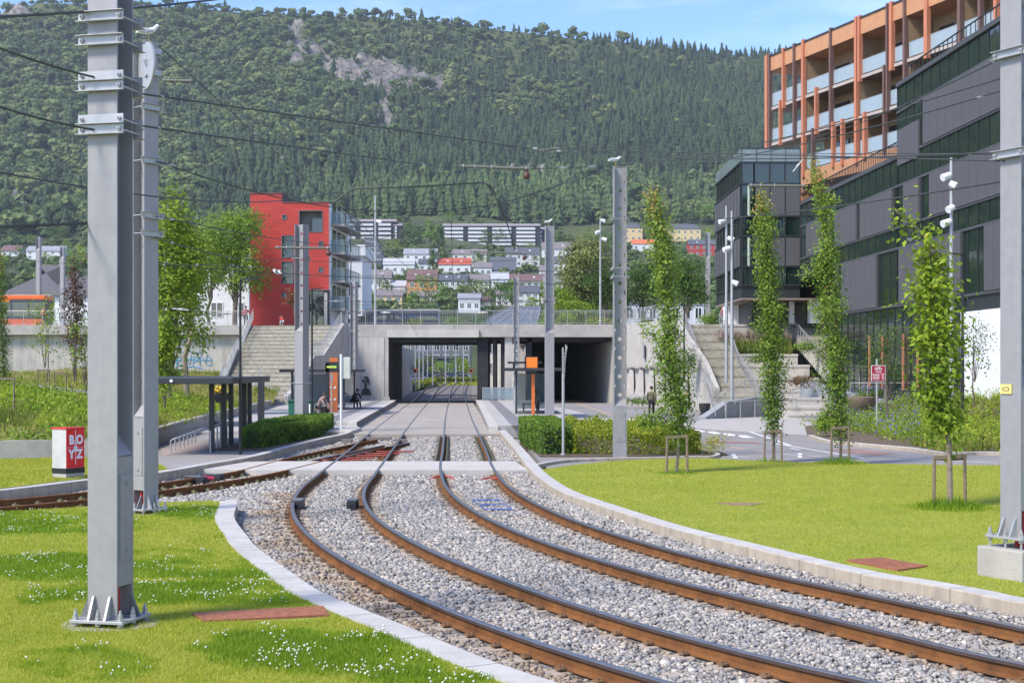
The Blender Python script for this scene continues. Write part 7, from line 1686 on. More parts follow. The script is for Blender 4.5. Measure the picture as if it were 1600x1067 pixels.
# garden trees on the hillside between the houses
GT = [(546, 425, 34, 22, 'dark'), (560, 470, 22, 22, 'mid'), (578, 476, 20, 24, 'mid'), (600, 480, 46, 40, 'olive'), (622, 452, 26, 22, 'dark'), (636, 448, 24, 20, 'dark'), (648, 430, 18, 16, 'mid'), (668, 483, 58, 56, 'mid'), (676, 430, 46, 14, 'dark'), (700, 428, 20, 22, 'dark'), (700, 470, 24, 26, 'mid'), (733, 486, 54, 44, 'olive'), (748, 424, 32, 24, 'dark'), (752, 470, 34, 34, 'mid'), (782, 486, 50, 46, 'dark'), (800, 480, 40, 30, 'mid'), (765, 470, 22, 24, 'olive'),
      (672, 388, 44, 18, 'mid'), (686, 398, 50, 16, 'dark'), (640, 380, 34, 28, 'dark'), (655, 376, 16, 26, 'mid'), (760, 388, 30, 22, 'dark'), (781, 386, 28, 22, 'dark'), (826, 394, 16, 22, 'mid'), (836, 420, 22, 30, 'olive'), (870, 395, 16, 24, 'mid'), (830, 486, 24, 28, 'light'), (852, 480, 46, 30, 'light'), (868, 470, 34, 26, 'mid'), (642, 486, 22, 22, 'mid'), (572, 440, 24, 16, 'dark'), (615, 395, 20, 26, 'light'), (700, 350, 20, 30, 'mid'),
      (980, 372, 30, 34, 'dark'), (1005, 372, 26, 30, 'mid'), (1015, 366, 38, 30, 'dark'), (1032, 380, 30, 24, 'mid'), (1070, 350, 28, 34, 'dark'), (1105, 352, 36, 34, 'mid'), (1108, 378, 22, 18, 'light'), (1040, 396, 18, 22, 'light'), (945, 400, 40, 40, 'dark'), (925, 380, 26, 36, 'mid'), (962, 360, 26, 30, 'mid'), (1112, 340, 30, 20, 'olive'),
      (30, 404, 20, 20, 'mid'), (70, 412, 18, 20, 'light'), (104, 398, 24, 16, 'mid'), (112, 430, 46, 34, 'mid'), (128, 420, 40, 22, 'light'), (20, 380, 22, 26, 'dark'), (52, 382, 16, 22, 'mid'), (92, 378, 26, 28, 'dark'), (100, 374, 22, 26, 'olive'), (74, 376, 18, 20, 'dark'), (6, 420, 24, 20, 'light')]
KW = {'dark': 'dark green', 'mid': 'mid green', 'olive': 'olive green', 'light': 'bright green'}
def neigh(px, py):
    best = min(HL, key=lambda h: abs((h[0]+h[1])/2-px)+1.4*abs(h[4]-py)); lb = best[7]
    side = 'left of' if px < best[0] else ('right of' if px > best[1] else ('below' if py > best[4] else 'above'))
    ws_ = lb.split(); return side+' the '+' '.join(ws_[:6])
protos = {}; used = {}
for i, (px, py, h_, w_, kd) in enumerate(GT):
    p = hit(px, py); s = p.y/FPX; h = h_*s; lab = '%s garden tree %s' % (KW[kd], neigh(px, py))
    sz = 'tall ' if h > 11 else ('small ' if h < 6 else '')
    lab = sz+lab
    if lab in used: lab = ('broad ' if w_ > h_ else 'slim ')+lab
    while lab in used: lab = lab+' nearby'
    used[lab] = 1
    t = tree(lab, p, h, w_*s*1.15, kd, max(.5, h*.075), 520, .45+(i % 5-2)*.05, .2, 5, 100+i, 'garden_tree', 'garden trees between the hillside houses', .1)
for i, (px, y0, h_, w_, kd) in enumerate(((655, 588, 40, 22, 'mid'), (690, 586, 34, 40, 'mid'), (715, 584, 40, 36, 'mid'), (728, 588, 36, 16, 'light'), (640, 590, 30, 18, 'light'), (672, 586, 44, 24, 'olive'))):
    Y = 262+6*i; p = Vector(((px-CX)/FPX*Y, Y, .5)); s = Y/FPX
    tree(['leafy street tree on the left seen through the underpass', 'broad street tree in the middle of the view through the underpass', 'street tree before the navy pavilion in the underpass view', 'bright slim tree at the right side of the underpass view', 'bright small tree at the left wall of the underpass view', 'olive street tree behind the far masts in the underpass view'][i], p, h_*s, w_*s, kd, .3, 700, .5, .12, 5, 200+i, 'street_tree', 'trees seen through the underpass', .3)
hedge('bright low hedge left of the far track bend beyond the underpass', [(-14.2, 190), (-12.6, 190), (-13.2, 250), (-14.0, 262), (-17, 262), (-15.5, 240)], 1.3, 'yel', .28, 2600, .45)
hedge('low green hedge crossing the end of the far track', [(-16, 268), (-6, 268), (-6, 271), (-16, 271)], 1.4, 'yel', .28, 2400, .4)
# bushes and undergrowth between the houses
n = 9000; X = RNG.uniform(-340, 330, n); Y = RNG.uniform(345, 925, n); px_ = CX+X/Y*FPX; Zt = terr(X, Y); py_ = HY+(CH-Zt)/Y*FPX
k = (px_ > -20) & (px_ < 1140) & (py_ < 520)
for h_ in HL: k &= ~((px_ > h_[0]-5) & (px_ < h_[1]+5) & (py_ > h_[2]+.35*(h_[4]-h_[2])) & (py_ < h_[4]+5))
for q in ((535, 630, 350, 380), (688, 856, 352, 392), (547, 600, 380, 422)): k &= ~((px_ > q[0]) & (px_ < q[1]) & (py_ > q[2]) & (py_ < q[3]))
ns = np.array([mnoise.noise(Vector((x*.03, y*.02, 3))) for x, y in zip(X, Y)]); k &= (ns > -.12); X, Y, Zt, ns = X[k][:2600], Y[k][:2600], Zt[k][:2600], ns[k][:2600]
H = RNG.uniform(2.0, 5.5, len(X)); scatter(PROT[4:], RNG.integers(0, 5, len(X)), np.stack([X, Y, Zt-.8], 1), H, H*1.35, .5+ns*.4+RNG.uniform(-.12, .25, len(X)), 'hillside_undergrowth', M['forest'])
# terrace grasses, bank plants and flower bed as ground cover
def tufts(name, X, Y, Z, h, w_, tint, material, nb=9, spread=.35, kind='stuff'):
    n = len(X); m = n*nb; bx_ = np.repeat(X, nb)+RNG.normal(0, .05, m)*np.repeat(h, nb)*2; by_ = np.repeat(Y, nb)+RNG.normal(0, .05, m)*np.repeat(h, nb)*2; bz = np.repeat(Z, nb); hh = np.repeat(h, nb)*RNG.uniform(.6, 1.15, m)
    a = RNG.uniform(0, 2*PI, m); l = RNG.random(m)*spread; dx, dy = np.cos(a)*l*hh, np.sin(a)*l*hh; px_, py_ = -np.sin(a), np.cos(a); W2 = np.repeat(w_, nb)/2
    V = np.stack([np.stack([bx_-px_*W2, by_-py_*W2, bz], 1), np.stack([bx_+px_*W2, by_+py_*W2, bz], 1), np.stack([bx_+dx, by_+dy, bz+hh], 1)], 1).reshape(-1, 3)
    o = mesh_np(name, V, np.arange(m*3).reshape(m, 3), material, {'tint': np.repeat(np.clip(np.repeat(tint, nb)+RNG.normal(0, .1, m), 0, 1), 3)})
    if kind: o['kind'] = kind
    return o
M['grass_blade'] = leafmat('grass_blades', [(0, (.13, .26, .012)), (.35, (.26, .38, .02)), (.65, (.46, .47, .05)), (1, (.62, .56, .16))], trans=.5, rough=.5)
M['dry'] = leafmat('dry_grass', [(0, (.12, .17, .02)), (.4, (.30, .31, .06)), (.75, (.46, .40, .13)), (1, (.50, .38, .22))], trans=.3, rough=.7)
M['plume'] = leafmat('pinkish_plumes', [(0, (.25, .17, .13)), (1, (.45, .33, .27))], trans=.3, rough=.8)
M['violet'] = leafmat('violet_flowers', [(0, (.16, .13, .42)), (1, (.30, .26, .60))], trans=.2, rough=.7)
# terrace grasses
t = empty('ornamental_grasses', (17.8, 113, 4), 'ornamental grasses with pinkish plumes on the top terrace', 'grasses')
X = RNG.uniform(16.1, 22, 420); Y = RNG.uniform(111, 116, 420); o = tufts('blades', X, Y, np.full(420, 4.0), RNG.uniform(.9, 1.7, 420), np.full(420, .05), RNG.uniform(0, .4, 420), M['dry'], 10); o.parent = t; o.location = -Vector(t.location)
o = tufts('plumes', X[:240], Y[:240], np.full(240, 5.3), RNG.uniform(.3, .8, 240), np.full(240, .09), RNG.random(240), M['plume'], 4); o.parent = t; o.location = -Vector(t.location)
shrub('low green shrubs at the front edge of the top terrace', Vector((18.5, 111.3, 4.0)), (2.6, .6, .8), 'dark', .15, 1500, .7, seed=81)
shrub('reddish grass bush between the middle and the leaning column tree', D(1250, 606, 90), (1.0, .8, .8), 'red', .12, 900, .75, seed=82)
shrub('dark ivy patch on the wing wall behind the first column tree', D(1078, 590, 99), (.9, .5, 2.2), 'mid', .14, 900, .3, seed=83)
shrub('low blue-grey bush at the foot of the wing wall by the walking person', D(1000, 634, 104), (1.6, .8, .7), 'dark', .13, 1200, .75, seed=84, flowers=(M['violet'], 120, .1))
shrub('low green bush right of the walking person at the wall foot', D(1048, 634, 98), (1.3, .8, .7), 'mid', .13, 900, .6, seed=85)
shrub('leafy bush with reddish leaves at the left tip of the flower bed', D(1292, 678, 57), (.75, .6, .95), 'light', .12, 1200, .3, seed=86)
shrub('dark green shrub on the terrace beside the upper staircase', D(1262, 552, 104), (1.1, .8, .9), 'mid', .14, 700, .5, seed=87)
shrub('green shrub mass on the second terrace between middle and leaning column trees', Vector((19.3, 108.6, 3.1)), (1.6, .7, .9), 'dark', .13, 900, .6, seed=91)
shrub('violet flowering patch behind the granite edge right of the leaning column tree', Vector((21.8, 86.4, .9)), (1.6, .8, .8), 'mid', .12, 900, .5, seed=92, flowers=(M['violet'], 260, .1))
shrub('small dark green shrub at the foot of the pale sitting steps', Vector((20.2, 80.5, .3)), (1.0, .6, .7), 'mid', .12, 700, .4, seed=93)
# flower bed
n = 5200; X = RNG.uniform(14, 34, n); Y = RNG.uniform(46, 84, n); k = inpoly(X, Y, bedpoly) & inframe(X, Y, 1); X, Y = X[k], Y[k]; Z = np.array([fbed_h(x, y) for x, y in zip(X, Y)]); px_ = CX+X/Y*FPX
lav = (px_ < 1440+RNG.normal(0, 15, len(X))); 
o = tufts('flower_bed_grasses', X[~lav], Y[~lav], Z[~lav], RNG.uniform(.2, .42, (~lav).sum()), np.full((~lav).sum(), .05), np.clip(.32+np.array([mnoise.noise(Vector((x*.5, y*.5, 0))) for x, y in zip(X[~lav], Y[~lav])])*.5, 0, 1), M['dry'], 12, .8)
C = np.stack([np.repeat(X, 14)+RNG.normal(0, .25, len(X)*14), np.repeat(Y, 14)+RNG.normal(0, .25, len(X)*14), np.repeat(Z, 14)+np.abs(RNG.normal(0, .25, len(X)*14))+.03], 1)
nl = np.array([mnoise.noise(Vector((x*.7, y*.7, 5))) for x, y in zip(C[:, 0], C[:, 1])]); pxc = CX+C[:, 0]/C[:, 1]*FPX
k = (RNG.random(len(C)) < np.where(pxc < 1450, .9, .8))
leaves('flower_bed_plants', C[k], .11, (.40+nl*.5+np.where(pxc > 1440, .12, -.05))[k], M['leaf_light'], kind='stuff')
k = (pxc < 1440) & (nl > -.12) & (RNG.random(len(C)) < .22); P = C[k].copy(); P[:, 2] += .16
leaves('lavender_flowers', P, .075, RNG.random(k.sum()), M['violet'], kind='stuff')
X = RNG.uniform(24, 30, 260); Y = RNG.uniform(75, 82, 260); tufts('tall_dry_grass', X, Y, np.array([fbed_h(x, y) for x, y in zip(X, Y)]), RNG.uniform(.5, 1.0, 260), np.full(260, .05), RNG.uniform(.5, 1, 260), M['dry'], 12, .4)
# bank planting
n = 26000; X = RNG.uniform(-36, -12, n); Y = RNG.uniform(44, 118, n); k = inpoly(X, Y, bank_poly) & inframe(X, Y, 1); X, Y = X[k], Y[k]; Z = np.array([bank_h(x, y) for x, y in zip(X, Y)])
nz = np.array([mnoise.noise(Vector((x*.25, y*.25, 2))) for x, y in zip(X, Y)]); bush = (nz > .04) & (Y < 82)
pth = np.abs(Y-80.5+np.abs(X+33)*.3) < 3.2
X, Y, Z, nz, bush = [a[~(pth & (X < -22))] for a in (X, Y, Z, nz, bush)]
tufts('bank_grass', X[~bush], Y[~bush], Z[~bush], RNG.uniform(.15, .5, (~bush).sum()), np.full((~bush).sum(), .04), np.clip(.45+nz[~bush]*.8+RNG.normal(0, .1, (~bush).sum()), 0, 1), M['dry'], 6, .5)
kb_ = bush & (RNG.random(len(X)) < .5); m = 16
C = np.stack([np.repeat(X[kb_], m)+RNG.normal(0, .22, kb_.sum()*m), np.repeat(Y[kb_], m)+RNG.normal(0, .22, kb_.sum()*m), np.repeat(Z[kb_], m)+np.abs(RNG.normal(0, .22, kb_.sum()*m))*(1+1.3*np.clip(np.repeat(nz[kb_], m), 0, 1))+.03], 1)
nl = np.array([mnoise.noise(Vector((x*.6, y*.6, 5))) for x, y in zip(C[:, 0], C[:, 1])])
leaves('bank_shrubs', C, .13, .45+nl*.6+RNG.normal(0, .1, len(C)), M['leaf_light'], kind='stuff')
# ---------------- lawns: grass blades, clover ----------------
CLV = [(60, 815, 190, 20), (300, 800, 60, 12), (90, 885, 150, 22), (330, 885, 170, 16), (280, 925, 260, 16), (430, 930, 90, 16), (60, 930, 40, 14), (560, 1015, 210, 34), (130, 1035, 110, 26), (420, 990, 90, 16), (680, 1050, 120, 26), (270, 865, 80, 10)]
def lawn(name, poly, segs, hb):
    Xs, Ys, Ws = [], [], []
    xs_ = [p[0] for p in poly]
    for (y0, y1, dens, w_) in segs:
        n = int((y1-y0)*(max(xs_)-min(xs_))*dens); X = RNG.uniform(min(xs_), max(xs_), n); Y = RNG.uniform(y0, y1, n); k = inframe(X, Y, .1, 150) & inpoly(X, Y, poly); Xs.append(X[k]); Ys.append(Y[k]); Ws.append(np.full(k.sum(), w_))
    X = np.concatenate(Xs); Y = np.concatenate(Ys); W2 = np.concatenate(Ws); px_ = CX+X/Y*FPX; py_ = HY+(CH-.1)/Y*FPX
    n1 = np.array([mnoise.noise(Vector((x*.35, y*.35, 2)))*.5+mnoise.noise(Vector((x*.9, y*.9, 0)))*.5+mnoise.noise(Vector((x*3.1, y*3.1, 4)))*.4 for x, y in zip(X, Y)])
    cl = np.clip(blob(px_, py_, CLV)*1.1+n1*1.8-.35, 0, 1) if name == 'grass_left' else np.clip(n1*1.1-.45, 0, .45)
    for (sx, sy, r_) in ((1057, 738, .5), (1208, 719, .5), (1313, 723, .6), (1485, 792, .7), (968, 717, .4)):
        g_ = G(sx, sy, .1); cl = np.maximum(cl, np.clip(1.5-np.hypot(X-g_.x, Y-g_.y)/r_, 0, 1)*1.0) if name != 'grass_left' else cl
    h = hb*RNG.uniform(.55, 1.2, len(X))*(1+.7*cl); 
    if name != 'grass_left':
        near_ = np.zeros(len(X))
        for (sx, sy, r_) in ((1208, 719, .5), (1313, 723, .6), (1485, 792, .6)): g_ = G(sx, sy, .1); near_ = np.maximum(near_, np.clip(1.4-np.hypot(X-g_.x, Y-g_.y)/r_, 0, 1))
        h = h*(1+3.2*near_)
    tint = np.clip(.66-.52*cl+n1*.18+RNG.normal(0, .07, len(X)), 0, 1)
    bare = np.zeros(len(X), bool)
    for (qx, qy, rx, ry) in ((1156, 787.5, 16, 3.5), (408, 958.5, 110, 9.5), (1386, 881, 62, 7.5), (1365, 760, 6, 2)): bare |= (((px_-qx)/rx)**2+((py_-qy)/ry)**2) < 1
    X, Y, W2, h, tint, cl = [a[~bare] for a in (X, Y, W2, h, tint, cl)]
    a = RNG.uniform(0, 2*PI, len(X)); l = RNG.uniform(.1, .8, len(X))*h; px2, py2 = -np.sin(a)*W2/2, np.cos(a)*W2/2
    Z = np.full(len(X), .07)
    V = np.stack([np.stack([X-px2, Y-py2, Z], 1), np.stack([X+px2, Y+py2, Z], 1), np.stack([X+np.cos(a)*l, Y+np.sin(a)*l, Z+h], 1)], 1).reshape(-1, 3)
    o = mesh_np(name, V, np.arange(len(V)).reshape(-1, 3), M['grass_blade'], {'tint': np.repeat(tint, 3)}); o['kind'] = 'stuff'
    return X, Y, cl
X, Y, cl = lawn('grass_left', left_lawn, ((10, 17, 4200, .010), (17, 22, 2400, .013), (22, 30, 1400, .017)), .042)
M['clover'] = mat('white_clover_flower', (.66, .66, .54), .8, var=.1)
n1 = np.array([mnoise.noise(Vector((x*1.7, y*1.7, 7))) for x, y in zip(X, Y)]); k = (cl > .35) & (n1 > -.05) & (RNG.random(len(X)) < .015+.022*(n1 > .2)); m = k.sum()
stones(X[k], Y[k], np.full(m, .135)+RNG.uniform(-.02, .03, m), RNG.uniform(.012, .024, m), RNG, {}, 'clover_flowers', M['clover'], flat=1.0)
lawn('grass_right', right_lawn, ((12, 24, 1300, .014), (24, 34, 800, .02), (34, 46, 480, .028)), .036)
fl_poly = [(p.x, p.y) for p in (G(-260, 780, .05), G(-120, 716, .05), G(0, 717, .05), G(137, 712, .05), G(205, 706, .05), G(230, 715, .05), G(262, 734, .05), G(250, 735.5, .05), G(137, 747, .05), G(0, 763.5, .05))]
lawn('grass_far_left', fl_poly, ((30, 48, 500, .028),), .05)
# ---------------- people ----------------
SKIN = mat('skin', (.55, .36, .27), .6, var=.05); HAIR = mat('dark_hair', (.04, .028, .02), .7, var=.2)
def skinned(name, joints, edges, parent, material, sub=2):
    me = bpy.data.meshes.new(name); me.from_pydata([j[0] for j in joints], edges, []); o = bpy.data.objects.new(name, me); COL.objects.link(o)
    o.modifiers.new('s', 'SKIN'); o.modifiers.new('u', 'SUBSURF').levels = sub; o.modifiers['u'].render_levels = sub
    for v, j in zip(me.skin_vertices[0].data, joints): v.radius = (j[1], j[2] if len(j) > 2 else j[1])
    me.skin_vertices[0].data[0].use_root = True
    dg = bpy.context.evaluated_depsgraph_get(); dg.update(); m2 = bpy.data.meshes.new_from_object(o.evaluated_get(dg)); bpy.data.objects.remove(o); bpy.data.meshes.remove(me)
    m2.materials.clear(); m2.materials.append(material)
    for p in m2.polygons: p.use_smooth = True
    return link(name, m2, parent)
def person(label, loc, rz, pose='walk', top=(.1, .12, .08), legs=(.02, .02, .025), hair=HAIR, scale=1.0, bag=None, skirt=None):
    t = empty('person', loc, label, 'person', rz=rz); t.scale = (scale,)*3
    if pose == 'walk':
        hip = (0, 0, .93); hipL, hipR = (-.10, 0, .9), (.10, 0, .9); kL, kR = (-.10, -.22, .50), (.11, .12, .50); aL, aR = (-.10, -.30, .10), (.11, .42, .16); tL, tR = (-.10, -.46, .04), (.11, .34, .04)
        ch = (0, .0, 1.25); nk = (0, 0, 1.5); hd = (0, -.03, 1.64); sL, sR = (-.2, 0, 1.42), (.2, 0, 1.42); eL, eR = (-.25, .12, 1.15), (.25, -.05, 1.14); wL, wR = (-.23, -.03, .93), (.22, -.24, .98)
    elif pose == 'sit':
        hip = (0, 0, .52); hipL, hipR = (-.10, -.02, .52), (.10, -.02, .52); kL, kR = (-.12, -.45, .52), (.12, -.45, .52); aL, aR = (-.12, -.42, .10), (.12, -.5, .10); tL, tR = (-.12, -.58, .04), (.12, -.66, .04)
        ch = (0, -.14, .82); nk = (0, -.28, 1.04); hd = (0, -.38, 1.13); sL, sR = (-.19, -.25, .99), (.19, -.25, .99); eL, eR = (-.24, -.42, .74), (.24, -.42, .74); wL, wR = (-.1, -.56, .62), (.1, -.56, .62)
    else:
        hip = (0, 0, .93); hipL, hipR = (-.10, 0, .9), (.10, 0, .9); kL, kR = (-.10, 0, .5), (.11, -.03, .5); aL, aR = (-.10, .02, .1), (.12, 0, .1); tL, tR = (-.10, -.14, .04), (.12, -.16, .04)
        ch = (0, 0, 1.25); nk = (0, 0, 1.5); hd = (0, -.02, 1.64); sL, sR = (-.2, 0, 1.42), (.2, 0, 1.42); eL, eR = (-.3, .02, 1.15), (.32, .0, 1.18); wL, wR = (-.28, -.12, .95), (.42, -.1, 1.02)
    hL = tuple(a+b for a, b in zip(wL, (0, -.03, -.09))); hR = tuple(a+b for a, b in zip(wR, (0, -.03, -.09)))
    top_h = tuple(a+b for a, b in zip(hd, (0, .0, .10)))
    J = [(hip, .13, .10), (ch, .14, .10), (nk, .05), (hd, .085, .095), (top_h, .065), (sL, .055), (eL, .04), (wL, .028), (hL, .035, .02), (sR, .055), (eR, .04), (wR, .028), (hR, .035, .02), (hipL, .09), (kL, .058), (aL, .038), (tL, .035), (hipR, .09), (kR, .058), (aR, .038), (tR, .035)]
    nj = len(J); E_ = [(0, 1), (1, 2), (2, 3), (3, 4), (1, 5), (5, 6), (6, 7), (7, 8), (1, 9), (9, 10), (10, 11), (11, 12), (0, 13), (13, 14), (14, 15), (15, 16), (0, 17), (17, 18), (18, 19), (19, 20)]
    for side, hh in ((-1, 8), (1, 12)):       # four fingers and a thumb
        w0 = Vector(J[hh][0])
        for f in range(4):
            a = w0+Vector(((f-1.5)*.016, -.015, -.05)); b_ = a+Vector((0, -.02, -.035-.006*(f in (1, 2)))); J += [(tuple(a), .009), (tuple(b_), .007)]; E_ += [(hh, len(J)-2), (len(J)-2, len(J)-1)]
        a = w0+Vector((-side*.035, -.03, -.01)); J += [(tuple(a), .010)]; E_ += [(hh, len(J)-1)]
    skinned('body', J, E_, t, SKIN)
    g = .022
    skinned('jacket', [(hip, .155, .125), (ch, .17, .125), (nk, .075), (sL, .08), (eL, .06), (wL, .045), (sR, .08), (eR, .06), (wR, .045)], [(0, 1), (1, 2), (1, 3), (3, 4), (4, 5), (1, 6), (6, 7), (7, 8)], t, mat('jacket_cloth', top, .85, var=.15, scale=9))
    if skirt: b = MB(); b.tube([(0, 0, .12), (0, 0, .6), (0, 0, 1.05)], [.30, .24, .15], 14); b.build('dress', mat('dress_cloth', skirt, .8), t)
    skinned('trousers', [(hip, .145, .12), (hipL, .105), (kL, .075), (aL, .06), (hipR, .105), (kR, .075), (aR, .06)], [(0, 1), (1, 2), (2, 3), (0, 4), (4, 5), (5, 6)], t, mat('trouser_cloth', legs, .85, var=.15, scale=9))
    for a, c in ((aL, tL), (aR, tR)): skinned('shoe', [(a, .05), (c, .045, .04)], [(0, 1)], t, M['black'], 1)
    hv = Vector(hd); b = MB(); b.sphere(hv+Vector((0, .03, .06)), (.105, .115, .11), 12, 8); b.build('hair', hair, t)
    b = MB(); b.sphere(hv+Vector((0, -.105, .0)), (.016, .02, .025), 6, 5); b.build('nose', SKIN, t)
    for s in (-1, 1): b = MB(); b.sphere(hv+Vector((s*.035, -.088, .025)), .012, 6, 5); b.build('eye', M['black'], t)
    for s in (-1, 1): b = MB(); b.sphere(hv+Vector((s*.095, .0, .0)), (.012, .022, .03), 6, 5); b.build('ear', SKIN, t)
    b = MB(); b.sphere(hv+Vector((0, -.095, -.045)), (.024, .008, .006), 6, 4); b.build('mouth', mat('lips', (.4, .15, .13), .6), t)
    if bag: b = MB(); b.box((0, .17, 1.25), (.26, .14, .4)); b.build('backpack', mat('bag_cloth', bag, .8), t, bevel=.04)
    return t
person('person in olive jacket and black trousers walking on the path behind the tall mast', G(1018, 651, 0), R(172), 'walk', (.13, .12, .065), (.012, .012, .014), scale=1.02)
q = G(497, 652, .3); person('person with bare arms and pale waistcoat sitting bent forward beside the info pillar', Vector((q.x, q.y, .3)), R(75), 'sit', (.30, .21, .19), (.015, .015, .02))
b = MB(); b.bb(-.8, .8, -.25, .25, .38, .45); b.bb(-.7, -.6, -.2, .2, 0, .38); b.bb(.6, .7, -.2, .2, 0, .38); o = b.build('bench', M['wood']); o.location = (q.x, q.y, .3); o.rotation_euler = (0, 0, R(75)); tag(o, 'low wooden bench under the person sitting beside the info pillar', 'bench')
q = D(550, 640, 91); person('dark dressed person sitting in the left tram shelter', Vector((q.x, 91.6, .3)), R(60), 'sit', (.02, .02, .025), (.02, .02, .025))
q = D(838, 640, 84); person('person in pale jacket sitting in the right tram shelter', Vector((1.45, 85.4, .3)), R(-10), 'sit', (.36, .33, .24), (.10, .10, .10))
person('person in pink checked top striding along the upper plaza between the pale poles', Vector(((1129-CX)/FPX*122, 122, ZU)), R(75), 'walk', (.42, .16, .18), (.02, .02, .025), mat('light_brown_hair', (.25, .13, .06), .7))
person('person in black top and long green dress heading the upper staircase', Vector(((1236-CX)/FPX*119.5, 119.5, ZU)), R(-40), 'stand', (.015, .015, .018), (.02, .2, .12), skirt=(.01, .33, .17))
person('person in orange vest behind the railing at the orange bus', Vector(((68-CX)/FPX*124, 124, ZU)), R(90), 'walk', (.75, .17, .03), (.03, .04, .08))
person('person in red jacket at the top left corner of the left staircase', Vector(((384-CX)/FPX*123.5, 123.5, ZU)), R(20), 'stand', (.45, .03, .04), (.05, .05, .07))
person('small person in red and white crouching above the left staircase', Vector(((441-CX)/FPX*122.5, 122.5, ZU)), R(200), 'sit', (.5, .06, .06), (.5, .5, .5), scale=.8)
# ---------------- gulls ----------------
GB = mat('gull_white', (.80, .80, .78), .8, var=.04); GW = mat('gull_grey', (.42, .44, .46), .8, var=.06); BK = mat('gull_beak', (.65, .42, .05), .5)
def gull(label, loc, rz, fly=False, s=1.0):
    t = empty('gull', loc, label, 'bird', 'white gulls', rz=rz); t.scale = (s,)*3; h = .12 if not fly else 0
    skinned('body', [((-.24, 0, h+.05), .012, .006), ((-.12, 0, h+.08), .05), ((.02, 0, h+.09), .075), ((.12, 0, h+.13), .05), ((.16, 0, h+.19), .035), ((.19, 0, h+.215), .037), ((.225, 0, h+.212), .018)], [(i, i+1) for i in range(6)], t, GB)
    if fly:
        for sd in (-1, 1): b = MB(); b.add([(.08, sd*.04, .12), (-.06, sd*.04, .11), (-.02, sd*.3, .24), (.10, sd*.28, .25), (-.10, sd*.62, .12), (.08, sd*.04, .10), (-.06, sd*.04, .09), (-.02, sd*.3, .225), (.10, sd*.28, .235), (-.10, sd*.62, .115)], [(0, 1, 2, 3), (3, 2, 4), (5, 8, 7, 6), (8, 9, 7), (0, 3, 8, 5), (1, 6, 7, 2), (3, 4, 9, 8), (2, 7, 9, 4)]); b.build('wing', GW, t)
    else:
        for sd in (-1, 1): b = MB(); b.sphere((-.06, sd*.055, h+.095), (.17, .022, .05), 10, 6); b.build('wing', GW, t)
        for sd in (-1, 1): b = MB(); b.tube([(.02, sd*.025, h+.03), (.02, sd*.025, 0)], .006, 5); b.box((.035, sd*.025, .003), (.05, .03, .006)); b.build('leg', BK, t)
    b = MB(); b.tube([(.225, 0, h+.212), (.275, 0, h+.2)], [.011, .003], 6); b.build('beak', BK, t); b = MB(); b.sphere((.205, -.03, h+.225), .006, 5, 4); b.sphere((.205, .03, h+.225), .006, 5, 4); b.build('eyes', M['black'], t)
gull('white gull with grey wings standing on the pale disc of the second left mast', D(231, 66, 26.75), R(15), s=.95)
gull('white gull standing on top of the tall holed mast in the shrub bed', Vector(((961-CX)/FPX*44.4, 44.4, zz(260, 44.4))), R(8), s=.95)
gull('small white gull standing on the mast beside the right hedge', Vector(((857-CX)/FPX*72.7, 72.7, zz(353, 72.7))), R(-30))
gull('white gull flying with raised wings in front of the red building', D(434, 430, 60), R(170), True)
# ---------------- vehicles ----------------
def car(label, loc, rz, colr, L=4.3):
    t = empty('parked_car', loc, label, 'car', rz=rz); prof = [(-L/2, .25), (-L/2, .75), (-L/2+.15, .92), (-L/2+.5, .98), (-L*.28, 1.42), (L*.14, 1.44), (L*.30, 1.0), (L/2-.12, .85), (L/2, .6), (L/2, .25)]
    b = MB(); b.extr(prof, (0, -.85, 0), (1, 0, 0), (0, 0, 1), (0, 1, 0), 1.7); b.build('body', mat('car_paint', colr, .3, .2, var=.02), t, bevel=.05)
    for y in (-.86, .855): b = MB(); b.extr([(-L*.36, 1.0), (-L*.27, 1.36), (L*.12, 1.38), (L*.26, 1.02)], (0, y, 0), (1, 0, 0), (0, 0, 1), (0, 1, 0), .005); b.build('side_window', M['winglass'], t)
    for x in (-L*.31, L*.31):
        for y in (-.8, .62): b = MB(); b.tube([(x, y, .32), (x, y+.2, .32)], .32, 16); w__ = b.build('wheel', M['black'], t); b = MB(); b.tube([(x, y-.01, .32), (x, y+.21, .32)], .18, 10); b.build('rim', M['steel_l'], w__)
    return t
for lb, px, Y, z, rz, c in (('dark blue car behind the bridge railing left of centre', 612, 135, ZU, 2, (.02, .035, .08)), ('dark car behind the bridge railing next to the yellow bush', 662, 137, ZU, 182, (.03, .04, .06)), ('dark grey car behind the railing right of the first mast', 571, 138, ZU, 0, (.04, .045, .05)),
                            ('white car parked at the left in the view through the underpass', 653, 252, .5, 20, (.7, .7, .7)), ('silver car parked in the middle of the underpass view', 690, 280, .5, 5, (.45, .45, .47)), ('white car at the right in the view through the underpass', 722, 276, .5, 175, (.7, .7, .7))):
    car(lb, Vector(((px-CX)/FPX*Y, Y, z)), R(rz), c)
t = empty('bus', Vector(((15-CX)/FPX*133, 133, ZU)), 'orange and black city bus standing on the upper street at the far left', 'bus'); L = 12.0
b = MB(); b.bb(-L/2-1.5, L/2-2.3, -1.25, 1.25, .3, 2.75); b.build('body', mat('bus_dark_paint', (.03, .035, .045), .3, .1), t, bevel=.08)
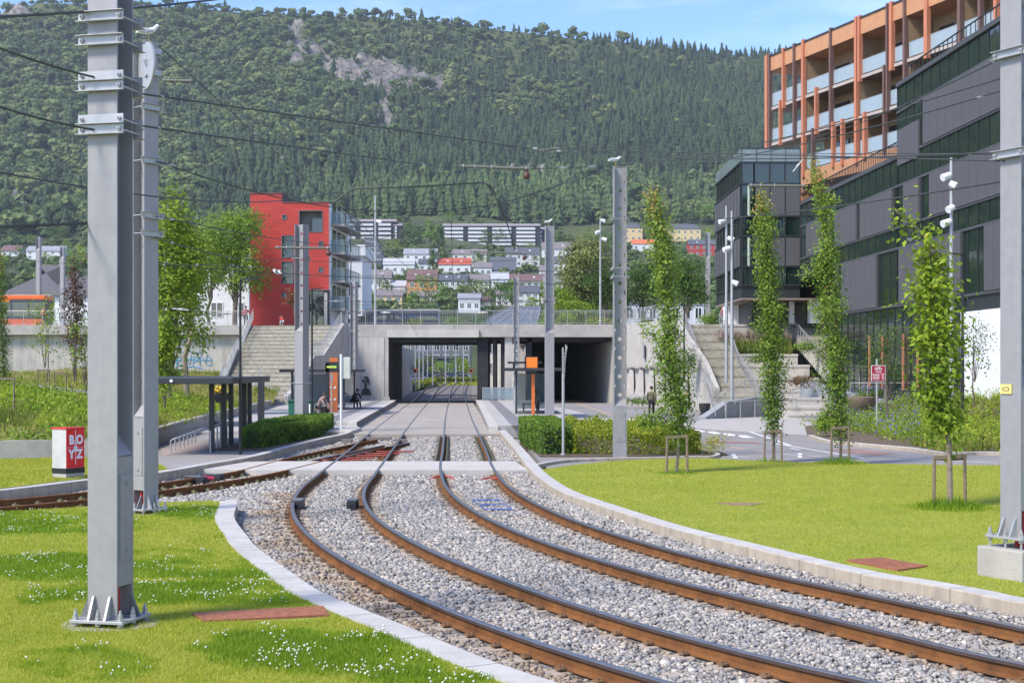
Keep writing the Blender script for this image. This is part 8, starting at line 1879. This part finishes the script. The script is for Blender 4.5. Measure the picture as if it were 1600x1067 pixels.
b = MB(); b.bb(-L/2-1.5, L/2-2.3, -1.28, 1.28, 2.76, 3.15); b.build('roof', mat('bus_orange', (.85, .13, .02), .4), t, bevel=.06)
b = MB()
for k in range(7): b.bb(-L/2-1.3+k*1.6, -L/2+.15+k*1.6, -1.27, -1.255, 1.2, 2.5)
b.build('side_windows', M['winglass'], t)
b = MB(); b.bb(-1.8, .4, -1.29, -1.272, 2.5, 2.72); b.build('display', emis('bus_display', (.8, .25, .02), .35), t)
b = MB(); b.bb(-L/2-1.5, L/2-2.3, -1.27, -1.252, .35, .95); b.build('skirt', mat('bus_skirt', (.6, .1, .02), .4), t)
for x in (-4.5, 1.2): b = MB(); b.tube([(x, -1.26, .5), (x, -1.0, .5)], .5, 16); b.build('wheel', M['black'], t)
# round signs in the underpass view
for lb, px, Y in (('round orange and black road sign at the left in the underpass view', 649, 150), ('round road sign at the right edge of the underpass view', 736, 165)):
    t = empty('road_sign', Vector(((px-CX)/FPX*Y, Y, .2)), lb, 'road sign'); b = MB(); b.tube([(0, 0, 0), (0, 0, 2.6)], .04, 6); b.build('pole', M['steel_l'], t); b = MB(); b.tube([(0, -.05, 2.5), (0, -.02, 2.5)], .25, 18); b.build('disc', mat('sign_red', (.45, .12, .06), .6), t); b = MB(); b.tube([(0, -.06, 2.5), (0, -.05, 2.5)], .15, 14); b.build('symbol', M['black'], t)
slab('lawn_beyond', [(-30, 262), (2, 262), (6, 330), (-34, 330)], -.2, .52, M['lawn'])
# ---------------- the air between here and the mountain ----------------
m = bpy.data.materials.new('haze_air'); m.use_nodes = True; n = m.node_tree; n.nodes.remove(n.nodes['Principled BSDF'])
v = n.nodes.new('ShaderNodeVolumePrincipled'); v.inputs['Density'].default_value = 0.00011; v.inputs['Color'].default_value = (.78, .86, .95, 1); v.inputs['Anisotropy'].default_value = .2
n.links.new(v.outputs[0], n.nodes['Material Output'].inputs['Volume'])
b = MB(); b.bb(-1200, 1300, -60, 2300, -1.5, 460); tag(b.build('haze', m), kind='stuff')
